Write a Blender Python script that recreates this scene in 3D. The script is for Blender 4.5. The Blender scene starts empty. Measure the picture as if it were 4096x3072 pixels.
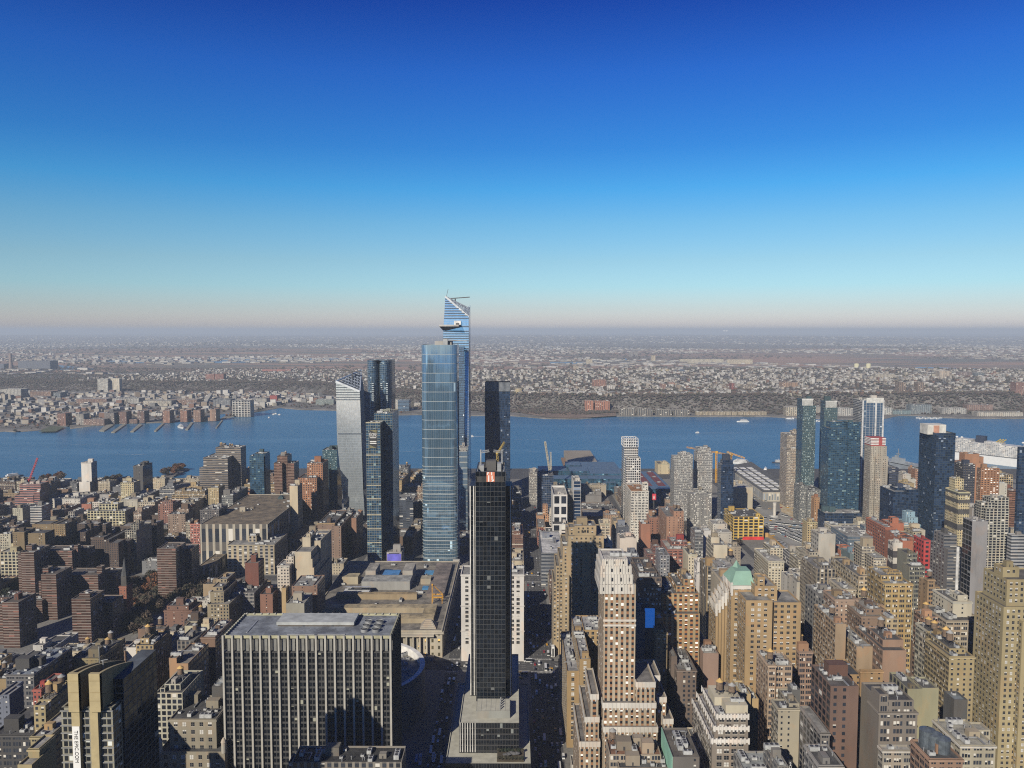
import bpy, bmesh, math, random
import numpy as np
from mathutils import Vector, Matrix, Euler
R = math.radians
S = bpy.context.scene
COL = S.collection
rng = random.Random(7)

# ---------------------------------------------------------------- camera, sky, sun, exposure
H, FP, G = 335.0, 3195.0, 8.0            # eye height, focal length in photo pixels, street level
CAM_ROT = Euler((R(90-3.87), 0, R(0.25)), 'XYZ')
cd = bpy.data.cameras.new("camera"); cam = bpy.data.objects.new("camera", cd); COL.objects.link(cam)
cam.location = (0, 0, H); cam.rotation_euler = CAM_ROT
cd.sensor_width = 36; cd.lens = 36*FP/4096; cd.clip_start = 1; cd.clip_end = 300000
S.camera = cam
SUN_EL, SUN_AZ = 30.0, 27.0              # sun low in the south-east, behind and to the left of the camera
trav = Vector((math.sin(R(SUN_AZ))*math.cos(R(SUN_EL)), math.cos(R(SUN_AZ))*math.cos(R(SUN_EL)), -math.sin(R(SUN_EL))))
sl = bpy.data.lights.new("sun", 'SUN'); sl.energy = 5.0; sl.angle = R(0.5); sl.color = (1.0, 0.91, 0.75)
so = bpy.data.objects.new("sun", sl); COL.objects.link(so); so.rotation_euler = trav.to_track_quat('-Z', 'Y').to_euler()
so.location = (-500, -900, 900)
W = bpy.data.worlds.new("World"); S.world = W; W.use_nodes = True
wn = W.node_tree; wn.nodes.clear()
sky = wn.nodes.new('ShaderNodeTexSky'); sky.sky_type = 'NISHITA'; sky.sun_disc = False
sky.sun_elevation = R(SUN_EL); sky.sun_rotation = R(180+SUN_AZ); sky.altitude = 300
sky.air_density = 1.0; sky.dust_density = 0.8; sky.ozone_density = 1.2
# the sky's own colour by height above the horizon (a clear autumn sky: deep blue above, milky near the ground)
SKYTINT = [(0.0, (1.182, 1.171, 1.545)), (0.009, (1.182, 1.171, 1.545)), (0.028, (0.961, 1.098, 1.433)), (0.053, (0.774, 1.1, 1.402)), (0.084, (0.703, 1.023, 1.257)), (0.129, (0.51, 0.981, 1.295)), (0.17, (0.267, 0.902, 1.404)), (0.216, (0.173, 0.699, 1.356)), (0.297, (0.131, 0.515, 1.353)), (0.371, (0.076, 0.282, 1.053))]
tc = wn.nodes.new('ShaderNodeTexCoord'); sz = wn.nodes.new('ShaderNodeSeparateXYZ'); mr = wn.nodes.new('ShaderNodeMapRange'); mr.inputs[2].default_value = .4
cr_ = wn.nodes.new('ShaderNodeValToRGB'); er = cr_.color_ramp.elements
for k, (p_, c_) in enumerate(SKYTINT):
    el = er[k] if k < 2 else er.new(p_/.4)
    el.position = p_/.4; el.color = (*[v_/4 for v_ in c_], 1)
mx = wn.nodes.new('ShaderNodeMix'); mx.data_type = 'RGBA'; mx.blend_type = 'MULTIPLY'; mx.inputs[0].default_value = 1
bg = wn.nodes.new('ShaderNodeBackground'); bg.inputs[1].default_value = .050; gain = wn.nodes.new('ShaderNodeVectorMath'); gain.operation = 'SCALE'; gain.inputs['Scale'].default_value = 4
wo = wn.nodes.new('ShaderNodeOutputWorld')
wn.links.new(tc.outputs['Generated'], sz.inputs[0]); wn.links.new(sz.outputs[2], mr.inputs[0]); wn.links.new(mr.outputs[0], cr_.inputs[0])
wn.links.new(sky.outputs[0], mx.inputs[6]); wn.links.new(cr_.outputs[0], mx.inputs[7]); wn.links.new(mx.outputs[2], gain.inputs[0]); wn.links.new(gain.outputs[0], bg.inputs[0]); wn.links.new(bg.outputs[0], wo.inputs[0])
vs = S.view_settings; vs.view_transform = 'Standard'; vs.look = 'None'; vs.exposure = 0.72; vs.gamma = 1.0; vs.use_curve_mapping = False
cy = S.cycles
cy.max_bounces = 5; cy.diffuse_bounces = 2; cy.glossy_bounces = 3; cy.transmission_bounces = 2; cy.volume_bounces = 1
cy.transparent_max_bounces = 4; cy.use_denoising = False; cy.use_adaptive_sampling = False
cy.filter_width = 1.15; cy.caustics_reflective = False; cy.caustics_refractive = False; cy.sample_clamp_indirect = 4

# ---------------------------------------------------------------- pixel <-> place
CM = CAM_ROT.to_matrix(); CMI = CM.inverted()
def ray(px, py): return CM @ Vector(((px-2048)/FP, (1536-py)/FP, -1))
def onY(px, py, Y): d = ray(px, py); t = Y/d.y; return d.x*t, H+d.z*t
def onZ(px, py, z): d = ray(px, py); t = (z-H)/d.z; return d.x*t, d.y*t
def proj(x, y, z):
    c = CMI @ Vector((x, y, z-H))
    if c.z > -1: return None
    return 2048-c.x/c.z*FP, 1536+c.y/c.z*FP
CR = {'T1': (0, 1200, 2.16), 'T2': (1024, 1200, 2.16), 'T3': (2048, 1200, 2.16), 'T4': (3072, 1200, 2.16),
      'M1': (0, 1800, 2.592), 'M2': (800, 1800, 2.592), 'M3': (1600, 1800, 2.592), 'M4': (2400, 1800, 2.592), 'M5': (3246, 1800, 2.592),
      'B1': (0, 2432, 2.592), 'B2': (800, 2432, 2.592), 'B3': (1600, 2432, 2.592), 'B4': (2400, 2432, 2.592), 'B5': (3246, 2432, 2.592),
      'HY': (1300, 1150, 2.765), 'PX': (0, 0, 1.0)}
def cp(c, x, y):
    a = CR[c]; return a[0]+x/a[2], a[1]+y/a[2]
def face(c, x0, x1, yt, Y):               # a facade on the plane at distance Y: its two sides and its top, in metres
    ax, ay = cp(c, x0, yt); bx, _ = cp(c, x1, yt)
    xa, z = onY(ax, ay, Y); xb, _ = onY(bx, ay, Y)
    return xa, xb, z
def gp(c, x, y, z=G): return onZ(*cp(c, x, y), z)

# ---------------------------------------------------------------- colours (linear albedo)
C = dict(tan=(.40,.27,.125), dtan=(.30,.20,.10), cream=(.60,.50,.33), white=(.74,.71,.66), offw=(.58,.55,.49), yellow=(.52,.40,.19), ltyel=(.62,.54,.30),
         brick=(.24,.085,.048), dbrick=(.15,.065,.042), brown=(.17,.105,.07), dbrown=(.09,.06,.045), orange=(.48,.19,.08), red=(.42,.035,.03),
         grey=(.30,.29,.28), lgrey=(.44,.43,.42), dgrey=(.10,.10,.105), black=(.025,.026,.03), bluegrey=(.24,.28,.36), gold=(.52,.34,.12), pink=(.62,.52,.46),
         green=(.22,.50,.38), olive=(.26,.22,.13), stone=(.42,.37,.28), terra=(.50,.26,.13), navy=(.03,.05,.11), teal=(.05,.12,.15), pblue=(.16,.30,.42), yel=(.75,.48,.02))

# ---------------------------------------------------------------- materials
MATS = {}
class NB:                                  # small node builder
    def __init__(s, name):
        s.m = bpy.data.materials.new(name); s.m.use_nodes = True; s.t = s.m.node_tree; s.t.nodes.clear()
        s.out = s.t.nodes.new('ShaderNodeOutputMaterial'); s.p = s.t.nodes.new('ShaderNodeBsdfPrincipled')
        s.t.links.new(s.p.outputs[0], s.out.inputs[0])
    def n(s, typ, **kw):
        o = s.t.nodes.new('ShaderNode'+typ)
        for k, v in kw.items(): setattr(o, k, v)
        return o
    def put(s, sock, v):
        if hasattr(v, 'is_output'): s.t.links.new(v, sock)
        elif isinstance(v, tuple) and len(v) == 3 and sock.type == 'RGBA': sock.default_value = (*v, 1)
        else: sock.default_value = v
    def math(s, op, a, b=0.0, c=0.0):
        o = s.n('Math', operation=op); s.put(o.inputs[0], a); s.put(o.inputs[1], b); s.put(o.inputs[2], c); return o.outputs[0]
    def mix(s, f, a, b, mode='MIX'):
        o = s.n('Mix', data_type='RGBA', blend_type=mode); s.put(o.inputs[0], f); s.put(o.inputs[6], a); s.put(o.inputs[7], b); return o.outputs[2]
    def noise(s, scale, vec=None, det=3, rough=.55):
        o = s.n('TexNoise'); o.inputs['Scale'].default_value = scale; o.inputs['Detail'].default_value = det; o.inputs['Roughness'].default_value = rough
        if vec is not None: s.t.links.new(vec, o.inputs['Vector'])
        return o.outputs['Fac']
    def pos(s, sc=(1,1,1)):
        g = s.n('NewGeometry'); mp = s.n('Mapping'); mp.inputs['Scale'].default_value = sc; s.t.links.new(g.outputs['Position'], mp.inputs['Vector']); return mp.outputs[0]
    def ramp(s, f, a, b):
        o = s.n('MapRange'); s.put(o.inputs[0], f); o.inputs[1].default_value = a; o.inputs[2].default_value = b; return o.outputs[0]
    def set(s, **kw):
        for k, v in kw.items(): s.put(s.p.inputs[k.replace('_', ' ')], v)
        return s.m
def flat(name, col, rough=.8, metal=0.0, var=.25, scale=.15, spec=.5):
    if name in MATS: return MATS[name]
    b = NB(name); nz = b.noise(scale, b.pos())
    f = b.ramp(nz, .3, .7); col = tuple(x*.57 for x in col); c = b.mix(f, tuple(x*(1-var) for x in col), tuple(min(1, x*(1+var)) for x in col))
    MATS[name] = b.set(Base_Color=c, Roughness=rough, Metallic=metal, Specular_IOR_Level=spec); return MATS[name]
def wallcol(b, var=1.0):                    # wall colour comes from the object, with weathering
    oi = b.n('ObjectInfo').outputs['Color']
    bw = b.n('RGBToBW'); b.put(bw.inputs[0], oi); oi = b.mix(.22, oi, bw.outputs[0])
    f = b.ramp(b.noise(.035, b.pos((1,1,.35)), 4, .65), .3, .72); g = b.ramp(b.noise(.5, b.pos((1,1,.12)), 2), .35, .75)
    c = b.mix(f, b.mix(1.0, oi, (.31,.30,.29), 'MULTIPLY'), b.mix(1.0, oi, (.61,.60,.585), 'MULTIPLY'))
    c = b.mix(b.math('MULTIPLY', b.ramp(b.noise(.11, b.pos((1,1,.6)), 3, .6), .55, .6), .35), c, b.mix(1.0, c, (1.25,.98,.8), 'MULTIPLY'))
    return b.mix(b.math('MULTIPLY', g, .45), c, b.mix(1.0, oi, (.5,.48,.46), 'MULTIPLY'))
def facade(ww=.5, wh=.55, glass=(.018,.02,.026), sp=None, blind=.20, blindc=(.38,.365,.33), sub=1, skip=0.0, rough=.18, band=0, bandc=(.6,.57,.5), metal=0.0, tilt=.02):
    key = ('facade', ww, wh, glass, sp, blind, blindc, sub, skip, rough, band, bandc, metal)
    if key in MATS: return MATS[key]
    b = NB('facade_%d' % len(MATS)); wc = wallcol(b)
    uv = b.n('UVMap').outputs[0]; sx = b.n('SeparateXYZ'); b.t.links.new(uv, sx.inputs[0]); u, v = sx.outputs[0], sx.outputs[1]
    fu, fv = b.math('FRACT', u), b.math('FRACT', v)
    mu = b.math('LESS_THAN', b.math('ABSOLUTE', b.math('SUBTRACT', fu, .5)), ww/2) if ww < 1 else 1.0
    mv = b.math('LESS_THAN', b.math('ABSOLUTE', b.math('SUBTRACT', fv, .5)), wh/2) if wh < 1 else 1.0
    if sub > 1:
        iu = b.math('FRACT', b.math('MULTIPLY', b.math('ADD', b.math('SUBTRACT', fu, .5), ww/2), sub/ww))
        mu2 = b.math('MULTIPLY', mu, b.math('LESS_THAN', b.math('ABSOLUTE', b.math('SUBTRACT', iu, .5)), .40))
    else: mu2 = mu
    cv = b.n('CombineXYZ'); b.put(cv.inputs[0], b.math('FLOOR', b.math('MULTIPLY', u, float(sub)))); b.put(cv.inputs[1], b.math('FLOOR', v))
    oi = b.n('ObjectInfo'); b.put(cv.inputs[2], oi.outputs['Random'])
    w = b.n('TexWhiteNoise', noise_dimensions='3D'); b.t.links.new(cv.outputs[0], w.inputs['Vector'])
    r1 = w.outputs['Value']; sc = b.n('SeparateColor'); b.t.links.new(w.outputs['Color'], sc.inputs[0])
    mask = b.math('MULTIPLY', mu2, mv)
    if skip > 0:
        cs = b.n('CombineXYZ'); b.put(cs.inputs[0], b.math('FLOOR', u)); b.put(cs.inputs[1], b.math('MULTIPLY', oi.outputs['Random'], 31.7))
        ws = b.n('TexWhiteNoise', noise_dimensions='2D'); b.t.links.new(cs.outputs[0], ws.inputs['Vector'])
        mask = b.math('MULTIPLY', mask, b.math('GREATER_THAN', ws.outputs['Value'], skip))
    bl = b.math('MULTIPLY', b.math('LESS_THAN', sc.outputs[0], blind), b.math('GREATER_THAN', fv, b.math('SUBTRACT', .5+wh/2, b.math('MULTIPLY', sc.outputs[1], wh*1.1))))
    k_ = .08 if metal > .7 else .5; gv = b.mix(r1, tuple(x*(1-k_) for x in glass), tuple(min(1, x*(1+k_*1.3)) for x in glass))
    gc = b.mix(bl, gv, blindc)
    base = wc
    if sp is not None: base = b.mix(mu, wc, sp)
    if band: base = b.mix(b.math('LESS_THAN', b.math('FRACT', b.math('DIVIDE', v, float(band))), .35/band), base, bandc)
    col = b.mix(mask, base, gc)
    gl = b.math('MULTIPLY', mask, b.math('SUBTRACT', 1.0, bl))
    geo = b.n('NewGeometry'); vm = b.n('VectorMath', operation='SUBTRACT'); b.t.links.new(w.outputs['Color'], vm.inputs[0]); vm.inputs[1].default_value = (.5,.5,.5)
    v2 = b.n('VectorMath', operation='SCALE'); b.t.links.new(vm.outputs[0], v2.inputs[0]); b.put(v2.inputs['Scale'], b.math('MULTIPLY', gl, tilt))
    v3 = b.n('VectorMath', operation='ADD'); b.t.links.new(geo.outputs['Normal'], v3.inputs[0]); b.t.links.new(v2.outputs[0], v3.inputs[1])
    v4 = b.n('VectorMath', operation='NORMALIZE'); b.t.links.new(v3.outputs[0], v4.inputs[0])
    MATS[key] = b.set(Base_Color=col, Roughness=b.math('SUBTRACT', .88, b.math('MULTIPLY', gl, .88-rough)), Normal=v4.outputs[0], Metallic=b.math('MULTIPLY', gl, metal))
    return MATS[key]
def plainwall():
    if 'plainwall' not in MATS:
        b = NB('plain_wall'); MATS['plainwall'] = b.set(Base_Color=wallcol(b), Roughness=.9)
    return MATS['plainwall']
def roofing():
    if 'roofing' not in MATS:
        b = NB('roofing'); oi = b.n('ObjectInfo').outputs['Color']
        f = b.ramp(b.noise(.09, b.pos(), 5, .7), .38, .66); g = b.ramp(b.noise(.6, b.pos(), 2), .45, .7)
        c = b.mix(f, b.mix(1.0, oi, (.23,.23,.24), 'MULTIPLY'), b.mix(1.0, oi, (.71,.70,.67), 'MULTIPLY'))
        c = b.mix(b.math('MULTIPLY', g, .35), c, (.05,.05,.05)); MATS['roofing'] = b.set(Base_Color=c, Roughness=.93)
    return MATS['roofing']
NG = (.018,.021,.028)
ST = {
 'pu': dict(ww=.46, wh=.52, glass=NG, skip=.08), 'pw': dict(ww=.62, wh=.56, glass=NG, sub=2), 'p3': dict(ww=.74, wh=.56, glass=NG, sub=3, blind=.35),
 'lo': dict(ww=.84, wh=.60, glass=NG, sub=3), 'rb': dict(ww=1.0, wh=.48, glass=(.03,.035,.045), blind=.1), 'gd': dict(ww=.72, wh=.70, glass=(.012,.014,.02), blind=.08),
 'few': dict(ww=.26, wh=.40, glass=NG, skip=.62), 'hf': dict(ww=.34, wh=.46, glass=NG, skip=.3), 'ba': dict(ww=1.0, wh=.66, glass=(.045,.026,.021), blind=.10, blindc=(.14,.06,.045), tilt=0),
 'bb': dict(ww=.92, wh=.62, glass=(.05,.05,.055), sub=3, blind=.3), 'pr': dict(ww=.50, wh=.46, glass=NG, sp=(.20,.085,.03), blind=.38, blindc=(.72,.71,.68)),
 'pg': dict(ww=.52, wh=.55, glass=NG, sp=(.16,.15,.14)), 'pk': dict(ww=.62, wh=.6, glass=NG, sp=(.06,.055,.05)),
 'pu5': dict(ww=.44, wh=.50, glass=NG, skip=.14, band=5, bandc=(.34,.31,.26)), 'p34': dict(ww=.76, wh=.58, glass=NG, sub=3, blind=.4, band=4, bandc=(.36,.33,.28)), 'pw3': dict(ww=.60, wh=.60, glass=NG, skip=.12, sub=2, blind=.3, band=3, bandc=(.30,.27,.22)), 'lo6': dict(ww=.86, wh=.56, glass=NG, sub=4, blind=.18, band=6, bandc=(.40,.37,.31)),
 'gb': dict(ww=.90, wh=.90, glass=(.10,.19,.32), metal=.75, rough=.07, blind=.05, blindc=(.3,.36,.42)), 'gt': dict(ww=.90, wh=.84, glass=(.024,.058,.105), metal=.4, rough=.1, blind=.08, blindc=(.10,.16,.18)),
 'gn': dict(ww=.93, wh=.88, glass=(.022,.042,.085), metal=.5, rough=.1, blind=.04, blindc=(.14,.17,.22)), 'gk': dict(ww=.90, wh=.84, glass=(.006,.008,.011), rough=.08, blind=.03, blindc=(.12,.13,.13)),
 'gg': dict(ww=.84, wh=.68, glass=(.024,.055,.078), metal=.3, rough=.12, blind=.28, blindc=(.20,.26,.27), sub=2), 'gs': dict(ww=.95, wh=.78, glass=(.28,.40,.52), metal=.8, rough=.06, blind=.04, blindc=(.5,.55,.6)),
}
def mat(st):
    if st == 'bl': return plainwall()
    return facade(**ST[st])
BAY = dict(pu=(3.2,3.5), pw=(4.2,3.6), p3=(5.5,3.8), lo=(6.0,4.0), rb=(6,3.6), gd=(4.0,3.8), few=(4.5,3.5), hf=(3.6,3.4), ba=(5.5,2.9), bb=(5,3.0), pr=(4.4,3.5), pg=(4,3.6), pk=(4,3.7),
           gb=(3,4.2), gt=(3.2,3.6), gn=(3,3.8), gk=(1.9,3.9), gg=(4,3.2), gs=(1.6,4.2), bl=(5,5), pu5=(3,3.6), p34=(5.2,3.9), pw3=(3.8,3.7), lo6=(7,4.1))

# ---------------------------------------------------------------- mesh builder
class MB:
    def __init__(s): s.v, s.f, s.uv, s.mi = [], [], [], []
    def face(s, pts, mi=0, uv=None):
        i = len(s.v); s.v += [tuple(p) for p in pts]; s.f.append(tuple(range(i, i+len(pts)))); s.mi.append(mi)
        s.uv += list(uv) if uv else [(0.0, 0.0)]*len(pts)
    def box(s, x0, x1, y0, y1, z0, z1, mi=0, bottom=False):
        a = [(x0,y0),(x1,y0),(x1,y1),(x0,y1)]; s.prism(a, z0, z1, mi, mi, bottom=bottom)
    def prism(s, poly, z0, z1, mi=0, top=None, bay=None, side=None, bottom=False, back=None):
        n = len(poly)                       # poly counter-clockwise seen from above
        for i in range(n):
            a, b = poly[i], poly[(i+1) % n]; L = math.hypot(b[0]-a[0], b[1]-a[1])
            m = mi; bb = bay
            if side is not None and (b[1]-a[1]) != 0 and abs(b[1]-a[1]) > abs(b[0]-a[0]): m = side
            if back is not None and b[0] < a[0]-.01 and abs(b[0]-a[0]) >= abs(b[1]-a[1]): m = back
            uv = None
            if bb:
                nu = max(1, round(L/bb[0])); nv = max(1, round((z1-z0)/bb[1])); k = (i*17) % 50
                uv = [(k,0),(k+nu,0),(k+nu,nv),(k,nv)]
            s.face([(a[0],a[1],z0),(b[0],b[1],z0),(b[0],b[1],z1),(a[0],a[1],z1)], m, uv)
        if top is not None: s.face([(p[0],p[1],z1) for p in poly], top)
        if bottom: s.face([(p[0],p[1],z0) for p in reversed(poly)], mi)
    def parapet(s, poly, z0, z1, w=.5, mi=0):
        cx = sum(p[0] for p in poly)/len(poly); cy_ = sum(p[1] for p in poly)/len(poly)
        ex = max(abs(p[0]-cx) for p in poly); ey = max(abs(p[1]-cy_) for p in poly)
        q = [(cx+(p[0]-cx)*(1-w/ex), cy_+(p[1]-cy_)*(1-w/ey)) for p in poly]; n = len(poly)
        for i in range(n):
            j = (i+1) % n
            s.face([(*poly[i],z1),(*poly[j],z1),(*q[j],z1),(*q[i],z1)], mi)
            s.face([(*q[j],z0),(*q[i],z0),(*q[i],z1),(*q[j],z1)], mi)
        return q
    def cyl(s, x, y, z0, z1, r, r2=None, n=12, mi=0, top=True, y_scale=1):
        r2 = r if r2 is None else r2
        a = [(x+r*math.cos(2*math.pi*i/n), y+r*math.sin(2*math.pi*i/n)*y_scale, z0) for i in range(n)]
        b = [(x+r2*math.cos(2*math.pi*i/n), y+r2*math.sin(2*math.pi*i/n)*y_scale, z1) for i in range(n)]
        for i in range(n):
            j = (i+1) % n
            if r2 > 1e-4: s.face([a[i],a[j],b[j],b[i]], mi)
            else: s.face([a[i],a[j],b[i]], mi)
        if top and r2 > 1e-4: s.face(b, mi)
    def beam(s, p, q, w, mi=0):
        p, q = Vector(p), Vector(q); d = (q-p).normalized(); u = d.cross(Vector((0,0,1)))
        if u.length < 1e-3: u = Vector((1,0,0))
        u = u.normalized()*w/2; v = d.cross(u).normalized()*w/2
        a = [p+u+v, p-u+v, p-u-v, p+u-v]; b = [t+(q-p) for t in a]
        for i in range(4):
            j = (i+1) % 4; s.face([a[j],a[i],b[i],b[j]], mi)
        s.face(a, mi); s.face(b[::-1], mi)
    def truss(s, p, q, w, n, t, mi=0):      # a square lattice boom
        p, q = Vector(p), Vector(q); d = (q-p).normalized(); u = d.cross(Vector((0,0,1)))
        if u.length < 1e-3: u = Vector((1,0,0))
        u = u.normalized()*w/2; v = d.cross(u).normalized()*w/2; o = [u+v, v-u, -u-v, u-v]
        for k in o: s.beam(p+k, q+k, t, mi)
        for i in range(n):
            a, b = p+(q-p)*(i/n), p+(q-p)*((i+1)/n)
            for k in range(4): s.beam(a+o[k], b+o[(k+1) % 4], t*.7, mi)
    def mesh(s, name, mats, org=(0,0,0), smooth=False):
        me = bpy.data.meshes.new(name); ox, oy, oz = org
        me.from_pydata([(x-ox,y-oy,z-oz) for x,y,z in s.v], [], s.f)
        l = me.uv_layers.new(name='UVMap'); l.data.foreach_set('uv', np.array(s.uv, dtype=np.float32).ravel())
        me.polygons.foreach_set('material_index', np.array(s.mi, dtype=np.int32))
        for m in mats: me.materials.append(m)
        if smooth: me.polygons.foreach_set('use_smooth', np.ones(len(s.f), dtype=bool))
        me.update(); return me
    def build(s, name, mats, parent=None, col=None, smooth=False, kind=None):
        org = tuple(parent.matrix_world.translation) if parent and not parent.get('_loc') else (0,0,0)
        org = abspos(parent) if parent else (0,0,0)
        if not isinstance(mats, (list, tuple)): mats = [mats]
        o = bpy.data.objects.new(name, s.mesh(name, mats, org, smooth)); COL.objects.link(o)
        if parent: o.parent = parent
        if col: o.color = (*col, 1)
        if kind: o['kind'] = kind
        return o
def abspos(o):
    p = Vector((0,0,0))
    while o: p += o.location; o = o.parent
    return tuple(p)
def tag(o, label=None, cat=None, group=None, kind=None):
    for k, v in (('label',label),('category',cat),('group',group),('kind',kind)):
        if v: o[k] = v
    return o
def thing(name, label, cat, loc, group=None, rz=0):
    o = bpy.data.objects.new(name, None); COL.objects.link(o); o.location = loc; o.rotation_euler.z = rz; o.empty_display_size = 1
    return tag(o, label, cat, group)
def inst(src, parent, loc, rz=0, scale=None, col=None, keep=False):   # a copy of a part and of its sub-parts
    c = src.copy(); COL.objects.link(c); c.parent = parent; c.location = loc; c.rotation_euler.z = rz
    if scale: c.scale = scale
    if col: c.color = (*col, 1)
    for ch in src.children:
        d = ch.copy(); COL.objects.link(d); d.parent = c
    return c
def rect(x0, x1, y0, y1): return [(x0,y0),(x1,y0),(x1,y1),(x0,y1)]
STEEL = flat('galvanised_steel', (.36,.37,.38), .5, .3); DARK = flat('dark_metal', (.05,.05,.055), .6); WOOD = flat('tank_staves', (.17,.12,.085), .9, 0, .35, .8)
TANKROOF = flat('tank_roofing', (.55,.36,.13), .9); TANKROOF2 = flat('tank_roofing_grey', (.34,.34,.33), .8); WHITE = flat('white_paint', (.74,.73,.71), .7)
BLACKM = flat('black_void', (.012,.012,.014), .6); UNITM = flat('unit_casing', (.46,.47,.47), .6, .1, .3, .4); REDM = flat('red_paint', (.50,.03,.035), .6); YELM = flat('crane_yellow', (.70,.36,.03), .6)
# ---------------------------------------------------------------- ground, streets, river, far shore
def ground_mat(name, a, b_, c, s1=.004, s2=.05):
    b = NB(name); f = b.ramp(b.noise(s1, b.pos(), 5, .6), .35, .65); g = b.ramp(b.noise(s2, b.pos(), 4, .65), .4, .66)
    MATS[name] = b.set(Base_Color=b.mix(g, b.mix(f, a, b_), c), Roughness=.95); return MATS[name]
ASPH = ground_mat('asphalt', (.036,.037,.041), (.052,.052,.054), (.027,.027,.03), .02, .3)
PAVE = ground_mat('pavement_slabs', (.11,.107,.10), (.15,.145,.135), (.08,.078,.074), .05, .4)
MARK = flat('road_paint', (.62,.61,.58), .8)
def structure(name, mb, m, smooth=False): o = mb.build(name, m, smooth=smooth); o['kind'] = 'structure'; return o
SHORE = 1872.0
m = MB(); xs = np.linspace(-60000, 60000, 3)
bank = [(-4000,1690),(-1000,1715),(-720,1752),(-600,1840),(-540,SHORE),(4000,SHORE)]     # the near bank bends towards the viewer on the left
for (xa, ya), (xb, yb) in zip(bank, bank[1:]): m.face([(xa,-5000,G),(xb,-5000,G),(xb,yb,G),(xa,ya,G)]); m.face([(xa,ya,-4),(xb,yb,-4),(xb,yb,G),(xa,ya,G)])
structure('ground', m, ASPH)
AVE = {6:211, 7:485, 8:760, 9:1034, 10:1308, 11:1582, 12:1850}
def street_x(n): return 26+(n-34)*80.0 if n >= 34 else -61-(33-n)*80.0
def half(n): return 15.0 if n in (34, 42, 23) else 9.0
STN = list(range(18, 56))
blocks = []
al = sorted(AVE.items())
for i in range(len(al)-1):
    y0, y1 = al[i][1]+15, al[i+1][1]-15
    for n in STN:
        x0, x1 = street_x(n)+half(n), street_x(n+1)-half(n+1)
        if n == 33: x0, x1 = -52, 11
        if al[i][0] == 11 and x1 < -560: y1 = 1690 if x1 < -690 else 1735
        if abs(x0) > .75*y1+150: continue
        blocks.append((n, al[i][0], x0, x1, y0, y1))
m = MB()
for n, a, x0, x1, y0, y1 in blocks: m.box(x0-3.5, x1+3.5, y0-4, y1+4, G-.5, G+.14)
structure('pavement', m, PAVE)
m = MB()
for n, xc, w, lanes in ((34, 26, 24, 6), (33, -61, 11, 3)):
    for k in range(1, lanes):
        x = xc-w/2+w*k/lanes
        for y in range(520, 1840, 11): m.face([(x-.09,y,G+.012),(x+.09,y,G+.012),(x+.09,y+4,G+.012),(x-.09,y+4,G+.012)])
for a in (7, 8, 9, 10):
    for xc, hw in ((26, 12), (-61, 7)):
        for side in (-1, 1):
            y = AVE[a]+side*14.5
            for k in range(int(hw*2/1.2)):
                x = xc-hw+k*1.2; m.face([(x,y-1.7,G+.012),(x+.55,y-1.7,G+.012),(x+.55,y+1.7,G+.012),(x,y+1.7,G+.012)])
    for k in range(1, 4):
        x0 = AVE[a]-10+k*5
        for xx in range(-500, 500, 11): m.face([(xx,x0-.09,G+.012),(xx+4,x0-.09,G+.012),(xx+4,x0+.09,G+.012),(xx,x0+.09,G+.012)])
structure('road_markings', m, MARK)

b = NB('river_water')
n1 = b.noise(.02, b.pos((.35,1,1)), 5, .6); n2 = b.noise(.15, b.pos(), 3, .6)
bp = b.n('Bump'); bp.inputs['Strength'].default_value = .35; bp.inputs['Distance'].default_value = 2.0; b.put(bp.inputs['Height'], b.math('ADD', n1, b.math('MULTIPLY', n2, .5)))
st = b.ramp(b.noise(.0035, b.pos((.30,1.6,1)), 6, .62), .52, .66); st2 = b.ramp(b.noise(.05, b.pos((.25,2.4,1)), 3, .6), .58, .72)
wc_ = b.mix(b.math('MULTIPLY', st, .85), (.024,.085,.155), (.045,.115,.19)); wc_ = b.mix(b.math('MULTIPLY', st2, .5), wc_, (.07,.15,.26))
WATER = b.set(Base_Color=wc_, Roughness=.3, Normal=bp.outputs[0], IOR=1.22)
m = MB(); m.face([(-60000,-9000,0),(60000,-9000,0),(60000,9000,0),(-60000,9000,0)]); structure('river', m, WATER)

# the far shore, traced on the water plane
shore_px = [(-2600,1930),(-900,1810),(0,1742),(106,1718),(230,1722),(300,1702),(430,1698),(560,1694),(700,1690),(850,1683),(925,1674),(948,1642),(1100,1630),(1200,1640),(1330,1642),(1480,1650),(1560,1662),(1680,1660),(1880,1664),(2040,1664),(2095,1668),(2180,1676),(2310,1678),(2420,1668),(2480,1666),(2800,1668),(3060,1668),(3200,1674),(3330,1678),(3480,1680),(3540,1676),(3590,1663),(3680,1664),(3760,1672),(3860,1675),(4096,1676),(4800,1676),(6500,1660)]
sp = sorted(onZ(px, py, 0) for px, py in shore_px)
SX = np.array([p[0] for p in sp]); SY = np.array([p[1] for p in sp])
def shore(x): return np.interp(x, SX, SY)
def bluff(x): return np.interp(x, [-6000,-1250,-950,-700,-420,0,350,900,1500,3000,6000], [4700,4350,4120,3800,3420,3270,3180,3190,3230,3330,3500])
def plat(x): return np.interp(x, [-6000,-1250,-700,-300,400,2000,6000], [30,34,44,56,60,62,60])
def sstep(t): t = np.clip(t, 0, 1); return t*t*(3-2*t)
NOISE = [(rng.uniform(0,6.28), rng.uniform(0,6.28), s) for s in (.0011,.0017,.0031,.0057)]
def wob(x, y): return sum(np.sin(x*s+a)*np.cos(y*s*.8+b2)/(i+1) for i, (a, b2, s) in enumerate(NOISE))
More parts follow.
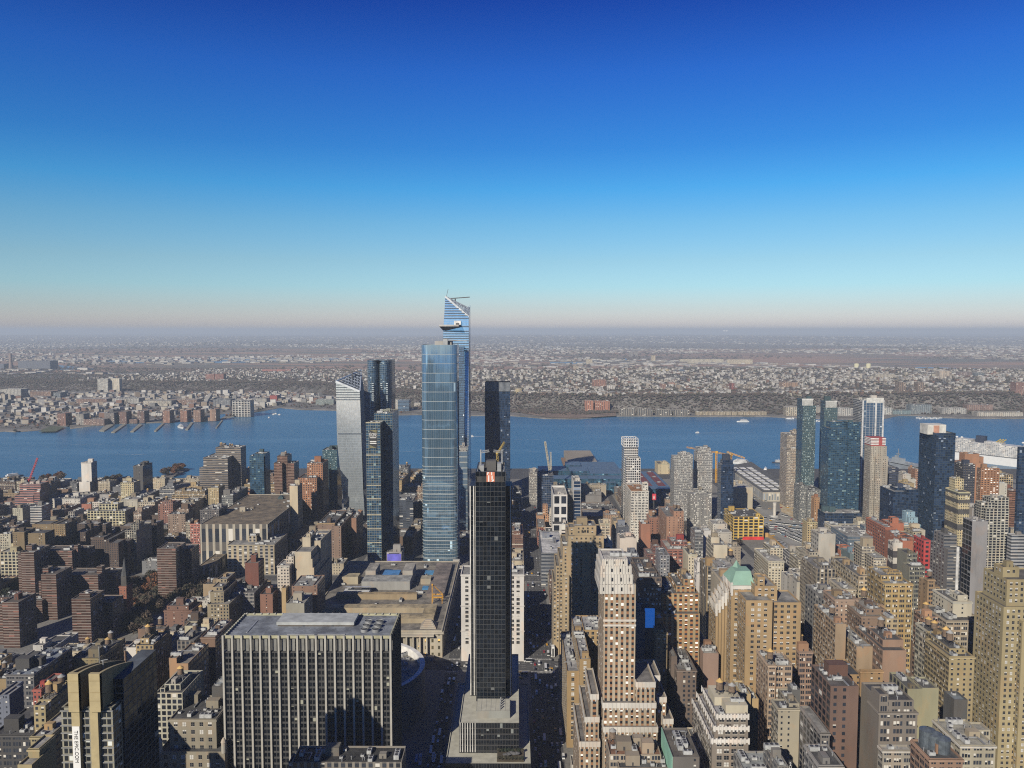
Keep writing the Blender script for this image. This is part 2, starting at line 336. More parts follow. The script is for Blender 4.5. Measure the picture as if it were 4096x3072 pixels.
def zland(x, y):
    x, y = np.asarray(x, float), np.asarray(y, float); bl = bluff(x)+40*np.sin(x*.006)+25*np.sin(x*.017+1)
    up = sstep((y-bl)/150); dn = sstep((y-5300-200*np.sin(x*.0007))/900); z = 3+plat(x)*up*(1-dn)+wob(x, y)*2*up*(1-dn)
    z = np.maximum(z, 3)*1.0
    far = sstep((y-19000)/7000); z = z+far*(78+26*np.sin(x*.00021+.6)+16*np.sin(x*.00057+2)+8*np.sin(x*.0017))
    far2 = sstep((y-34000)/9000); z = z-far2*60
    low = sstep((y-9000)/4000)*(1-far)*np.maximum(0, 14+12*np.sin(x*.0006+y*.0003)); return z+low
xs = np.concatenate([-np.geomspace(60000, 3400, 26)[:-1], np.arange(-3400, 3401, 45), np.geomspace(3400, 60000, 26)[1:]])
off = np.concatenate([[-40,-.5,0,6], np.arange(60, 2400, 40), np.geomspace(2400, 58000, 110)])
XX, KK = np.meshgrid(xs, off); YY = shore(XX)+KK; ZZ = zland(XX, YY); ZZ[0] = -5; ZZ[1] = -3; ZZ[2] = 2.4
V = np.stack([XX, YY, ZZ], -1).reshape(-1, 3); ny, nx = XX.shape
ii = (np.arange(ny-1)[:, None]*nx+np.arange(nx-1)[None]).ravel(); F_ = np.stack([ii, ii+1, ii+1+nx, ii+nx], 1)
me = bpy.data.meshes.new('far_land'); me.from_pydata(V.tolist(), [], F_.tolist()); me.polygons.foreach_set('use_smooth', np.ones(len(F_), bool))
b = NB('far_land_soil'); g_ = b.n('NewGeometry'); sx_ = b.n('SeparateXYZ'); b.t.links.new(g_.outputs['Position'], sx_.inputs[0])
mead = b.math('MULTIPLY', b.math('GREATER_THAN', sx_.outputs[1], 5600.0), b.math('LESS_THAN', sx_.outputs[1], 13500.0))
town = b.mix(b.ramp(b.noise(.012, b.pos(), 5, .7), .4, .62), (.060,.055,.045), (.13,.12,.11))
reed = b.mix(b.ramp(b.noise(.0011, b.pos((.45,1.5,1)), 4, .6), .42, .58), (.20,.115,.072), (.075,.068,.050))
MATS['land'] = b.set(Base_Color=b.mix(mead, town, reed), Roughness=.95)
me.materials.append(MATS['land']); o = bpy.data.objects.new('far_land', me); COL.objects.link(o); o['kind'] = 'structure'
# creeks and ponds in the marsh
m = MB()
def pond(pts):
    m.face([(*onZ(*cp(c_, x, y), 3.6), 3.6) for c_, x, y in pts])
pond([('T1',238,600),('T1',800,608),('T1',830,592),('T1',600,572),('T1',420,552),('T1',260,562)][::1])
pond([('T1',900,540),('T1',1240,545),('T1',1260,520),('T1',1000,512)])
pond([('T1',1560,530),('T1',1900,545),('T1',2210,538),('T1',2210,506),('T1',1900,502),('T1',1600,512)])
pond([('T2',0,535),('T2',700,512),('T2',1000,505),('T2',1180,490),('T2',700,478),('T2',0,498)])
pond([('T3',330,548),('T3',640,552),('T3',640,538),('T3',330,536)]); pond([('T3',940,525),('T3',1000,522),('T3',985,505),('T3',950,508)])
pond([('T4',380,600),('T4',1000,630),('T4',1480,650),('T4',1480,640),('T4',1000,618),('T4',420,592)]); pond([('T4',1240,588),('T4',1800,600),('T4',1800,590),('T4',1300,578)])
pond([('T4',520,672),('T4',900,668),('T4',880,658),('T4',540,660)])
structure('marsh_water', m, flat('marsh_water', (.05,.10,.16), .25, 0, .15, .002))

# river-side wood on the bluff and trees among the far houses: nobody could count them
def clumps(name, pts, sizes, mats, seed):
    r = np.random.default_rng(seed); n = len(pts)
    base = np.array([(0,0,1.0),(1,0,.15),(.3,.95,.1),(-.8,.6,.2),(-.8,-.6,.1),(.3,-.95,.2),(0,0,-.5)])
    fc = np.array([(0,1,2),(0,2,3),(0,3,4),(0,4,5),(0,5,1),(6,2,1),(6,3,2),(6,4,3),(6,5,4),(6,1,5)])
    P = np.repeat(base[None], n, 0)*r.uniform(.6, 1.35, (n, 7, 1)); a = r.uniform(0, 6.28, n); ca, sa = np.cos(a), np.sin(a)
    x = P[...,0]*ca[:,None]-P[...,1]*sa[:,None]; y = P[...,0]*sa[:,None]+P[...,1]*ca[:,None]
    Q = np.stack([x, y, P[...,2]*.9], -1)*np.asarray(sizes)[:,None,None]+np.asarray(pts)[:,None]
    F2 = (fc[None]+7*np.arange(n)[:,None,None]).reshape(-1, 3)
    me = bpy.data.meshes.new(name); me.from_pydata(Q.reshape(-1,3).tolist(), [], F2.tolist())
    for k in mats: me.materials.append(k)
    me.polygons.foreach_set('material_index', np.repeat(r.integers(0, len(mats), n), 10).astype(np.int32))
    o = bpy.data.objects.new(name, me); COL.objects.link(o); o['kind'] = 'stuff'; return o
LEAF = [flat('bare_brown_foliage', (.095,.068,.056), 1, 0, .4, .05), flat('grey_foliage', (.075,.064,.058), 1, 0, .4, .05), flat('olive_foliage', (.058,.058,.036), 1, 0, .4, .05), flat('russet_foliage', (.12,.055,.030), 1, 0, .4, .05)]
r = np.random.default_rng(3)
n = 30000; x = r.uniform(-3200, 3000, n); y = bluff(x)+r.uniform(-70, 260, n)*np.where(r.random(n) < .8, 1, 1.8); ok = y > shore(x)+90; x, y = x[ok], y[ok]
z = zland(x, y)+3; tag(clumps('bluff_wood', np.stack([x, y, z], 1), r.uniform(3, 6.5, len(x)), LEAF[:3]+LEAF[:2], 5), 'brown leafless wood covering the steep bluff across the river', 'wood')
n = 21000; x = r.uniform(-4200, 4200, n); y = bluff(x)+150+r.uniform(0, 1, n)**1.3*2300; z = zland(x, y)+3.5
tag(clumps('street_trees', np.stack([x, y, z], 1), r.uniform(4, 8, n), LEAF[:3], 6), 'grey brown trees scattered between the houses on the far plateau', 'trees')
n = 9000; y = 5500+r.uniform(0, 1, n)**1.5*16000; x = r.uniform(-.75, .75, n)*y; k = np.sin(x*.0009+1)+np.sin(y*.0013+x*.0004) > .1; x, y = x[k], y[k]
tag(clumps('marsh_trees', np.stack([x, y, zland(x, y)+2], 1), r.uniform(7, 17, len(x))*(1+(y-5500)/16000), LEAF[:3], 7), 'dark tree belts on the hazy plain beyond the plateau', 'trees')
n = 1500; x = r.uniform(-2400, -450, n); y = shore(x)+50+r.uniform(0, 1, n)*900; ok = y < bluff(x)-60; x, y = x[ok], y[ok]
tag(clumps('waterfront_trees', np.stack([x, y, np.full(len(x), 6.0)], 1), r.uniform(3.5, 7, len(x)), LEAF, 8), 'low bare trees between the streets of the far waterfront town', 'trees')

# far houses: the nearest 300 are objects, the rest one mass
HC = [(.42,.40,.37),(.54,.52,.49),(.36,.32,.27),(.30,.24,.185),(.20,.115,.085),(.22,.215,.21),(.42,.38,.31),(.13,.09,.07)]
HM = [flat('house_wall_%d' % i, c_, .85, 0, .15, .02) for i, c_ in enumerate(HC)]; HR = [flat('house_roof_grey', (.22,.215,.21), .9, 0, .4, .03), flat('house_roof_pale', (.42,.41,.40), .85, 0, .3, .03), flat('house_roof_dark', (.09,.085,.085), .9)]
def boxes(name, c, w, d, h, ang, wi, ri, label):
    n = len(c); ca, sa = np.cos(ang), np.sin(ang); cor = np.array([(-1,-1),(1,-1),(1,1),(-1,1)])/2.0
    lx = cor[None,:,0]*w[:,None]; ly = cor[None,:,1]*d[:,None]; X = c[:,0,None]+lx*ca[:,None]-ly*sa[:,None]; Y = c[:,1,None]+lx*sa[:,None]+ly*ca[:,None]
    z0 = c[:,2,None]+np.zeros((1,4))-2; z1 = c[:,2,None]+h[:,None]+np.zeros((1,4))
    V = np.concatenate([np.stack([X,Y,z0],-1), np.stack([X,Y,z1],-1)], 1).reshape(-1,3)
    fc = np.array([(0,1,5,4),(1,2,6,5),(2,3,7,6),(3,0,4,7),(4,5,6,7)]); F2 = (fc[None]+8*np.arange(n)[:,None,None]).reshape(-1,4)
    me = bpy.data.meshes.new(name); me.from_pydata(V.tolist(), [], F2.tolist())
    for k in HM+HR: me.materials.append(k)
    mi = np.repeat(wi[:,None], 5, 1); mi[:,4] = ri; me.polygons.foreach_set('material_index', mi.ravel().astype(np.int32))
    o = bpy.data.objects.new(name, me); COL.objects.link(o); tag(o, label, 'houses', None, 'stuff'); return o
r = np.random.default_rng(11)
def town(n, fx, fy, wr, hr, wp=None):
    x, y = fx(n), fy(n); y = y(x) if callable(y) else y
    return x, y
def mass(name, x, y, wlo, whi, hlo, hhi, label, pale=.5, z=None):
    n = len(x); w = r.uniform(wlo, whi, n); d = r.uniform(wlo, whi*1.3, n); h = r.uniform(hlo, hhi, n)*np.where(r.random(n) < .06, 2.0, 1)
    wi = np.where(r.random(n) < pale, r.integers(0, 3, n), r.integers(0, 8, n)); ri = 8+r.choice([0,1,2], n, p=[.45,.3,.25])
    z = zland(x, y) if z is None else z
    boxes(name, np.stack([x, y, z], 1), w, d, h, np.where(r.random(n) < .85, .05, .6)+r.normal(0, .03, n), wi, ri, label)
def keep(x, y, dens):                       # leave street gaps
    return (np.abs((x*.998+y*.05) % 62-31) > 7) & (np.abs((y-x*.05) % 260-130) > 16) & (np.abs((x+y*.05) % 410-205) > 12) & (r.random(len(x)) < dens*np.clip(.72+.45*np.sin(x*.0041+1)*np.cos(y*.0052+x*.0017), .25, 1))
n = 14500; x = r.uniform(-2600, 3600, n); y = bluff(x)+200+r.uniform(0, 1, n)**1.15*2100; k = keep(x, y, np.where(x < -500, .8, 1)); mass('plateau_houses', x[k], y[k], 8, 17, 6, 11, 'dense pale low houses covering the plateau across the river', .62)
n = 4300; x = r.uniform(-2700, -520, n); y = shore(x)+260+r.uniform(0, 1, n)*(bluff(x)-shore(x)-420); k = keep(x, y, .9); mass('waterfront_houses', x[k], y[k], 11, 26, 8, 15, 'low brick and grey town houses behind the far waterfront', .3)
n = 1500; y = r.uniform(5600, 9500, n); x = r.uniform(-.72, .72, n)*y; k = np.sin(x*.0012)+np.cos(y*.0016+x*.0005) > .15; mass('warehouses', x[k], y[k], 22, 90, 6, 12, 'long pale warehouses on the marsh plain', .75)
n = 7000; y = 8500+r.uniform(0, 1, n)**1.2*11000; x = r.uniform(-.72, .72, n)*y; k = np.sin(x*.0007+2)+np.cos(y*.0009+x*.0004) > -.25; mass('plain_town', x[k], y[k], 14, 55, 6, 13, 'hazy pale towns dotted over the plain towards the hills', .72)
n = 1500; y = r.uniform(20000, 33000, n); x = r.uniform(-.72, .72, n)*y; mass('hill_town', x, y, 22, 70, 8, 16, 'faint pale buildings scattered on the hazy hills', .8)
def house(name, w, d, h, mw, mr):
    e = thing(name, None, None, (0,0,0)); m = MB(); m.box(-w/2, w/2, -d/2, d/2, -2, h); 
    m.face([(-w/2,-d/2,h),(w/2,-d/2,h),(0,-d/2,h+w*.3)]); m.face([(w/2,d/2,h),(-w/2,d/2,h),(0,d/2,h+w*.3)]); m.build('wall', mw, e)
    m = MB(); k = w/2+.4; m.face([(-k,-d/2-.4,h-.2),(-k,d/2+.4,h-.2),(0,d/2+.4,h+w*.3+.1),(0,-d/2-.4,h+w*.3+.1)][::-1]); m.face([(k,-d/2-.4,h-.2),(k,d/2+.4,h-.2),(0,d/2+.4,h+w*.3+.1),(0,-d/2-.4,h+w*.3+.1)]); m.build('roof', mr, e); return e
kinds = [('white', 0, 0), ('cream', 6, 0), ('brick red', 4, 2), ('grey', 5, 2), ('white', 1, 1), ('tan', 3, 0)]
hp = [house('house', 8.5+i, 11+(i*7) % 5, 7+i % 3, HM[w_], HR[q_]) for i, (_, w_, q_) in enumerate(kinds)]
def copy_tree(o, parent=None):
    c_ = o.copy(); COL.objects.link(c_); c_.parent = parent
    for ch in o.children: copy_tree(ch, c_)
    return c_
used = [0]*6
for i in range(290):
    k = rng.randrange(6); x = -330+i*8.9+rng.uniform(-3, 3); y = float(bluff(x))+165+rng.uniform(0, 70); o = hp[k] if not used[k] else copy_tree(hp[k]); used[k] = 1
    o.location = (x, y, float(zland(x, y))); o.rotation_euler.z = rng.choice((0, 1.57))+.05
    tag(o, kinds[k][0]+' pitched-roof house along the top edge of the wooded bluff', 'house', 'houses along the top of the bluff')
m = MB(); r = np.random.default_rng(31)
for c_, u0, u1, v in (('T1',980,1290,1332),('T1',1180,1300,1392),('T1',360,450,1402),('T1',1400,1700,1300),('T1',150,420,1345),('T1',600,900,1250),('T2',1190,1400,1310),('T2',320,560,1355),('T3',120,230,1310),('T3',620,680,1285),('T3',860,940,1298),('T3',1090,1250,1307),('T3',1700,1990,1355),('T3',0,260,1205),('T4',1000,1160,1200),('T4',1040,1300,1215)):
    a, b_ = gp(c_, u0, v, 0), gp(c_, u1, v+r.uniform(-6,6), 0); n = 14; w = r.uniform(.6, 2.6, n+1)*np.sin(np.linspace(.12, 3.0, n+1))
    for i in range(n):
        if r.random() < .3: continue
        x0, x1, y0, y1 = a[0]+(b_[0]-a[0])*i/n, a[0]+(b_[0]-a[0])*(i+1)/n, a[1]+(b_[1]-a[1])*i/n+r.uniform(-4,4), a[1]+(b_[1]-a[1])*(i+1)/n
        m.face([(x0,y0-w[i],.05),(x1,y1-w[i+1],.05),(x1,y1+w[i+1],.05),(x0,y0+w[i],.05)])
structure('river_foam', m, flat('river_foam', (.30,.38,.46), .8, 0, .4, .05))
# ---------------------------------------------------------------- building kit
HERO = []                                   # footprints and the lowest photo row each one is seen at
REG = []                                    # every building: root, boxes, facts for labels
def proto(name):                            # templates live without a thing until copied
    return thing(name, None, None, (0,0,0))
TEMPL = []
def tpl(mb, name, mats): o = mb.build(name, mats); TEMPL.append(o); return o
def tank_parts(roofm):
    m = MB(); m.cyl(0,0,3.2,7.2,2.1,1.95,14,0); t = tpl(m, 'water_tank', [WOOD])
    m = MB(); m.cyl(0,0,7.2,8.9,2.35,.05,14,0,False); a = m.build('tank_roof', roofm); a.parent = t
    m = MB()
    for x in (-1.4,1.4):
        for y in (-1.4,1.4): m.beam((x,y,0),(x,y,3.2),.22)
    for s in (-1.4,1.4): m.beam((s,-1.4,.2),(s,1.4,3.0),.12); m.beam((-1.4,s,.2),(1.4,s,3.0),.12)
    m.box(-1.9,1.9,-1.9,1.9,3.0,3.2); a = m.build('stand', DARK); a.parent = t; TEMPL.extend(t.children); return t
TANK = [tank_parts(TANKROOF), tank_parts(TANKROOF2)]
def unit_tpl(w, d, h, fan):
    m = MB(); m.box(-w/2,w/2,-d/2,d/2,.3,h); m.box(-w/2+.2,w/2-.2,-d/2+.2,d/2-.2,0,.3,1)
    for k in range(fan): m.cyl(-w/2+w*(k+.5)/fan,0,h,h+.35,min(w/fan,d)*.36,None,10,1)
    return tpl(m, 'rooftop_unit', [UNITM, DARK])
UNITS = [unit_tpl(3,2.2,1.8,1), unit_tpl(5,2.6,2.4,2), unit_tpl(2,2,1.4,1), unit_tpl(8,3,2.8,3)]
def bulk_tpl(w, d, h):
    m = MB(); m.box(-w/2,w/2,-d/2,d/2,0,h,0); p = rect(-w/2,w/2,-d/2,d/2); q = m.parapet(p,h-.5,h,.25); m.face([(x,y,h-.5) for x,y in q],1)
    m.face([(-.5,-d/2-.03,.1),(.5,-d/2-.03,.1),(.5,-d/2-.03,2.2),(-.5,-d/2-.03,2.2)],2)
    return tpl(m, 'bulkhead', [plainwall(), roofing(), DARK])
BULKS = [bulk_tpl(5,4,3.6), bulk_tpl(7,6,5), bulk_tpl(4,7,4.2), bulk_tpl(9,6,6.5)]
m = MB(); m.cyl(0,0,0,1.6,.25,None,8,0); m.cyl(0,0,1.6,2.0,.42,None,8,0); VENT = tpl(m, 'vent_pipe', [STEEL])
m = MB(); m.box(-4,4,-.35,.35,.4,1.1); m.box(3.3,4,-.35,4.5,.4,1.1); DUCT = tpl(m, 'duct', [STEEL])
def window_tpls():
    out = []
    fr = flat('window_frame', (.16,.155,.15), .7); gl = flat('window_glass', NG, .12, 0, .2); bd = flat('window_blind', (.60,.585,.55), .8, 0, .1); sill = flat('window_sill', (.45,.41,.34), .9)
    for k, cov in enumerate((0,0,.35,.55,1.0,0)):  # a sash window one metre square, facing -Y, scaled to fit
        m = MB(); y = -.02; zz = 1-cov
        m.face([(-.5,y,0),(.5,y,0),(.5,y,zz),(-.5,y,zz)],0) if zz > 0 else None
        if cov: m.face([(-.5,y,zz),(.5,y,zz),(.5,y,1),(-.5,y,1)],1)
        m.box(-.04,.04,-.06,0,0,1,2); m.box(-.5,-.04,-.06,0,.47,.53,2); m.box(.04,.5,-.06,0,.47,.53,2)
        m.box(-.58,.58,-.16,0,-.09,0,3,True); out.append(tpl(m, 'window', [gl, bd, fr, sill]))
    return out
WINS = window_tpls()
WIN_W = [4,2,2,2,2,2]
def geo_windows(e, faces, bay, flo, ww, wh, zmin=None, cap=100, margin=.6):
    """separate windows on facades; the first hundred are parts, what is left is one part"""
    ox, oy, oz = abspos(e); k = 0; rest = []
    for (ax, ay, bx, by, z0, z1) in faces:
        L = math.hypot(bx-ax, by-ay); n = max(1, int((L-margin)//bay)); nf = max(1, int((z1-z0-.8)//flo)); rz = math.atan2(by-ay, bx-ax); st_ = (L-n*bay)/2
        for j in range(nf):
            z = z1-.8-(j+1)*flo+flo*(1-wh)*.45
            if zmin is not None and z < zmin: break
            for i in range(n):
                t = (st_+(i+.5)*bay)/L; x, y = ax+(bx-ax)*t, ay+(by-ay)*t; w = rng.choices(WINS, WIN_W)[0]
                if k < cap: inst(w, e, (x-ox,y-oy,z-oz), rz, (bay*ww, 1, flo*wh)); k += 1
                else: rest.append((w, x-ox, y-oy, z-oz, rz, bay*ww, flo*wh))
    if rest:
        m = MB()
        for w, x, y, z, rz, sw, sh in rest:
            c, s_ = math.cos(rz), math.sin(rz); vs_ = [(x+v.co.x*sw*c-v.co.y*s_, y+v.co.x*sw*s_+v.co.y*c, z+v.co.z*sh) for v in w.data.vertices]
            for p in w.data.polygons: m.face([vs_[i] for i in p.vertices], p.material_index)
        o = bpy.data.objects.new('window', m.mesh('window', list(WINS[0].data.materials))); COL.objects.link(o); o.parent = e; o['kind'] = 'stuff'
ROOFC = [(.20,.195,.19),(.12,.12,.12),(.30,.295,.28),(.26,.245,.22),(.085,.085,.09),(.40,.39,.37)]
def clutter(e, x0, x1, y0, y1, z, col, amount=1.0, tanks=0, bulks=None):
    ox, oy, oz = abspos(e); w, d = x1-x0, y1-y0
    if w < 5 or d < 5: return
    A = w*d; spots = []
    def spot(r):
        for _ in range(14):
            x, y = rng.uniform(x0+r+.6, x1-r-.6) if w > 2*r+1.4 else (x0+x1)/2, rng.uniform(y0+r+.6, y1-r-.6) if d > 2*r+1.4 else (y0+y1)/2
            if all((x-a)**2+(y-b_)**2 > (r+q)**2*.8 for a, b_, q in spots): spots.append((x, y, r)); return x, y
        return None
    nb = bulks if bulks is not None else (1 if A > 90 else 0)+(1 if A > 700 else 0)
    for _ in range(nb):
        s = spot(min(4.5, w/3, d/3)); 
        if s: b_ = rng.choice(BULKS); sc = min(1, w/14, d/14)*rng.uniform(.85,1.25); inst(b_, e, (s[0]-ox,s[1]-oy,z-oz), 0, (sc,sc,rng.uniform(.8,1.3)*max(sc,.7)), (lambda k_: tuple(c_*k_ for c_ in col))(rng.uniform(.65,1.05)))
    for _ in range(tanks):
        s = spot(2.6)
        if s: inst(TANK[rng.random() < .45], e, (s[0]-ox,s[1]-oy,z-oz), rng.uniform(0,1.5), (1,1,rng.uniform(.9,1.25)))
    nu = min(9, int(A/220*amount+rng.random()*1.3))
    for _ in range(nu):
        s = spot(2.4)
        if s: inst(rng.choice(UNITS), e, (s[0]-ox,s[1]-oy,z-oz), rng.choice((0,1.571)))
    if A > 250 and amount > .3:
        s = spot(3); 
        if s: inst(DUCT, e, (s[0]-ox,s[1]-oy,z-oz), rng.choice((0,1.571,3.14)))
    for _ in range(min(6, int(A/160*amount))):
        s = spot(.6)
        if s: inst(VENT, e, (s[0]-ox,s[1]-oy,z-oz))
def building(name, cat, label, boxes, col, fs='pu', ss=None, bs='hf', roofcol=None, bay=None, flo=None, tanks=0, bulks=None, amount=1.0, cornice=None, par=1.0, group=None, win=None, ybot=None, poly=None, wcol=None):
    """boxes: (x0,x1,y0,y1,z0,z1); the first is the body, the others are set-backs and wings"""
    x0, x1, y0, y1, z0, z1 = boxes[0]; e = thing(name, label, cat, ((x0+x1)/2, (y0+y1)/2, G), group); ss = ss or fs
    by = list(BAY[fs]); by[0] = bay or by[0]; by[1] = flo or by[1]
    m = MB(); roofs = []; tops = []
    for i, (a0,a1,b0,b1,c0,c1) in enumerate(boxes):
        p = poly if (poly and i == 0) else rect(a0,a1,b0,b1)
        if win: m.prism(p, c0, c1, 3)
        else: m.prism(p, c0, c1, 0, None, by, 1, back=2)
        pr = min(par, (c1-c0)*.3); q = m.parapet(p, c1-pr, c1, min(.45, (a1-a0)*.1), 3)
        rm = MB(); rm.face([(*t, c1-pr) for t in q]); roofs.append(rm); tops.append((a0,a1,b0,b1,c1-pr))
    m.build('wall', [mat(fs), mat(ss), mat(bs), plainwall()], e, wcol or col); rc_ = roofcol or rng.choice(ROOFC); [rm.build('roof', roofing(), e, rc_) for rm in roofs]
    if cornice:
        cm = MB(); a0,a1,b0,b1,c0,c1 = boxes[0]; k = .5
        cm.box(a0-k,a1+k,b0-k,b0,c1-1.6,c1-.5,0,True); cm.box(a0-k,a0,b0,b1,c1-1.6,c1-.5,0,True); cm.box(a1,a1+k,b0,b1,c1-1.6,c1-.5,0,True)
        cm.face([(a0-k,b0-k,c1-.5),(a1+k,b0-k,c1-.5),(a1+k,b0,c1-.5),(a0-k,b0,c1-.5)])
        cm.build('cornice', plainwall(), e, cornice)
    if win:
        fc = []
        for (a0,a1,b0,b1,c0,c1) in boxes: fc.append((a0,b0,a1,b0,c0,c1))
        if win.get('left', True):
            for (a0,a1,b0,b1,c0,c1) in boxes: fc.append((a0,b1,a0,b0,c0,c1))
        if win.get('right'):
            for (a0,a1,b0,b1,c0,c1) in boxes: fc.append((a1,b0,a1,b1,c0,c1))
        geo_windows(e, fc, win['bay'], win['flo'], win.get('ww', .5), win.get('wh', .5), win.get('zmin'), win.get('cap', 100))
    if boxes[0][2] < 660 and amount: amount *= 1.9
    big = sorted(tops, key=lambda t: -t[4]); done = []
    for t in big[:4]:                       # clutter only on roof left clear by higher boxes
        a0,a1,b0,b1,z = t
        for u in done:
            if u[0] < a1 and u[1] > a0 and u[2] < b1 and u[3] > b0:
                opts = [(a0,u[0],b0,b1),(u[1],a1,b0,b1),(a0,a1,b0,u[2]),(a0,a1,u[3],b1)]; a0,a1,b0,b1 = max(opts, key=lambda q: max(0,q[1]-q[0])*max(0,q[3]-q[2]))
        if a1-a0 > 4 and b1-b0 > 4: clutter(e, a0,a1,b0,b1, z, col, amount, tanks if t is big[0] else 0, bulks if t is big[0] else 0)
        done.append(t)
    REG.append(dict(root=e, boxes=boxes, hero=label is not None)); return e
def hero_box(boxes, pyb):
    px = [proj(a, b_, c_) for bx in boxes for a in bx[:2] for b_ in bx[2:3] for c_ in (bx[5],)]; px = [p for p in px if p]
    HERO.append(dict(boxes=boxes, px0=min(p[0] for p in px), px1=max(p[0] for p in px), pyb=pyb, Y=boxes[0][2]))
def B(c, x0, x1, yt, yb, Y, D, col, fs, ss, name, label, ex=(), cat='building', base=G, L=None, **kw):
    xa, xb, z = face(c, x0, x1, yt, Y)
    if L is not None:                       # how far back the visible flank runs
        pl, xs_ = cp(c, L, 0)[0], (xa if xa > 0 else xb); lo_, hi_ = 2.0, 120.0
        for _ in range(30):
            D = (lo_+hi_)/2; p = proj(xs_, Y+D, z)[0]
            if abs(p-2062) > abs(pl-2062): lo_ = D
            else: hi_ = D
    bx = [(xa, xb, Y, Y+D, base, z)]
    for k, (u0, u1, ut, dY, D2) in enumerate(ex):     # set-backs and wings; they start on the body's roof when they stand on it
        for dq in np.linspace(dY, max(dY, D-D2-.6), 14):   # a roof house seen left of the front corner stands farther back
            a, b_, zz = face(c, u0, u1, ut, Y+dq)
            if L is None or dY < 0 or (a > xa-.5 and b_ < xb+.5): break
        dY = float(dq); on = dY >= 0 and zz > z and a > xa-.8 and b_ < xb+.8 and Y+dY+D2 <= Y+D+.5
        o = .02*(k+1); bx.append((a+o, b_-o, Y+dY+o, Y+dY+D2-o, z-1.2 if on else base, zz))
    hero_box(bx, cp(c, 0, yb)[1]); cc = C[col] if isinstance(col, str) else col
    if fs in ('pu','p3','hf','few','lo','pw') and 'cornice' not in kw and rng.random() < .55: kw['cornice'] = tuple(min(.6, t*1.15+.03) for t in (kw.get('wcol') or cc))
    return building(name, cat, label, bx, cc, fs, ss, **kw)
# ---------------------------------------------------------------- landmark towers
def curve_tower(name, label, poly, z0, z1, st, bay, col, ybot, group=None):
    e = thing(name, label, 'building', (sum(p[0] for p in poly)/len(poly), min(p[1] for p in poly), G)); m = MB(); n = len(poly); acc = 0
    nv = round((z1-z0)/bay[1])
    for i in range(n):
        a, b_ = poly[i], poly[(i+1) % n]; L = math.hypot(b_[0]-a[0], b_[1]-a[1])/bay[0]
        m.face([(*a,z0),(*b_,z0),(*b_,z1),(*a,z1)], 0, [(acc,0),(acc+L,0),(acc+L,nv),(acc,nv)]); acc += L
    m.build('wall', [mat(st)], e, col); q = MB(); q.face([(*p, z1-.8) for p in poly]); q.build('roof', roofing(), e, (.3,.3,.3))
    x0, x1, y0, y1 = min(p[0] for p in poly), max(p[0] for p in poly), min(p[1] for p in poly), max(p[1] for p in poly)
    bx = [(x0,x1,y0,y1,z0,z1)]; hero_box(bx, ybot); REG.append(dict(root=e, boxes=bx, hero=True)); return e, (x0,x1,y0,y1,z1)
def rrect(x0, x1, y0, y1, r, n=5):
    out = []
    for cx, cy_, a0 in ((x0+r,y0+r,180),(x1-r,y0+r,270),(x1-r,y1-r,0),(x0+r,y1-r,90)):
        for k in range(n+1): a = R(a0+90*k/n); out.append((cx+r*math.cos(a), cy_+r*math.sin(a)))
    return out
# rounded blue tower
xa, xb, z = face('HY',1058,1458,634,1080)
BLUE1 = facade(ww=.97, wh=.95, glass=(.22,.38,.54), metal=.85, rough=.05, blind=.02, blindc=(.3,.42,.5), tilt=.004)
BLUE2 = facade(ww=.92, wh=.72, glass=(.05,.10,.18), metal=.6, rough=.08, blind=.05, blindc=(.3,.36,.4), tilt=.012)
ST['b1'], ST['b2'] = None, None
_mat = mat
def mat(st): return {'b1': BLUE1, 'b2': BLUE2}.get(st) or _mat(st)
e, (x0,x1,y0,y1,zt) = curve_tower('office_tower', 'tall rounded blue glass tower left of the black tower', rrect(xa, xb, 1080, 1125, 9, 6), G, z, 'b1', (3.1,12.6), (.42,.5,.55), 2263)
m = MB(); fl = rrect(xa-.5, xb+.5, 1079.5, 1125.5, 9.3, 6); k = 28
for i in range(k):                          # projecting pale slab edges, denser on the lower half
    zz = G+14+i*4.7; m.prism(fl, zz, zz+.5, 0, 0, bottom=True)
m.build('slab_edge', flat('slab_edge', (.36,.39,.38), .7), e)
m = MB(); m.box(xa+18,xb-8,1090,1115,z-1,z+5); m.build('plant_room', plainwall(), e, (.45,.45,.44))
m = MB(); m.box(xa+30,xa+36,1084,1088,z-1,z+8); m.beam((xa+33,1086,z+7),(xa+62,1088,z+5),1.2); m.build('cleaning_rig', STEEL, e)
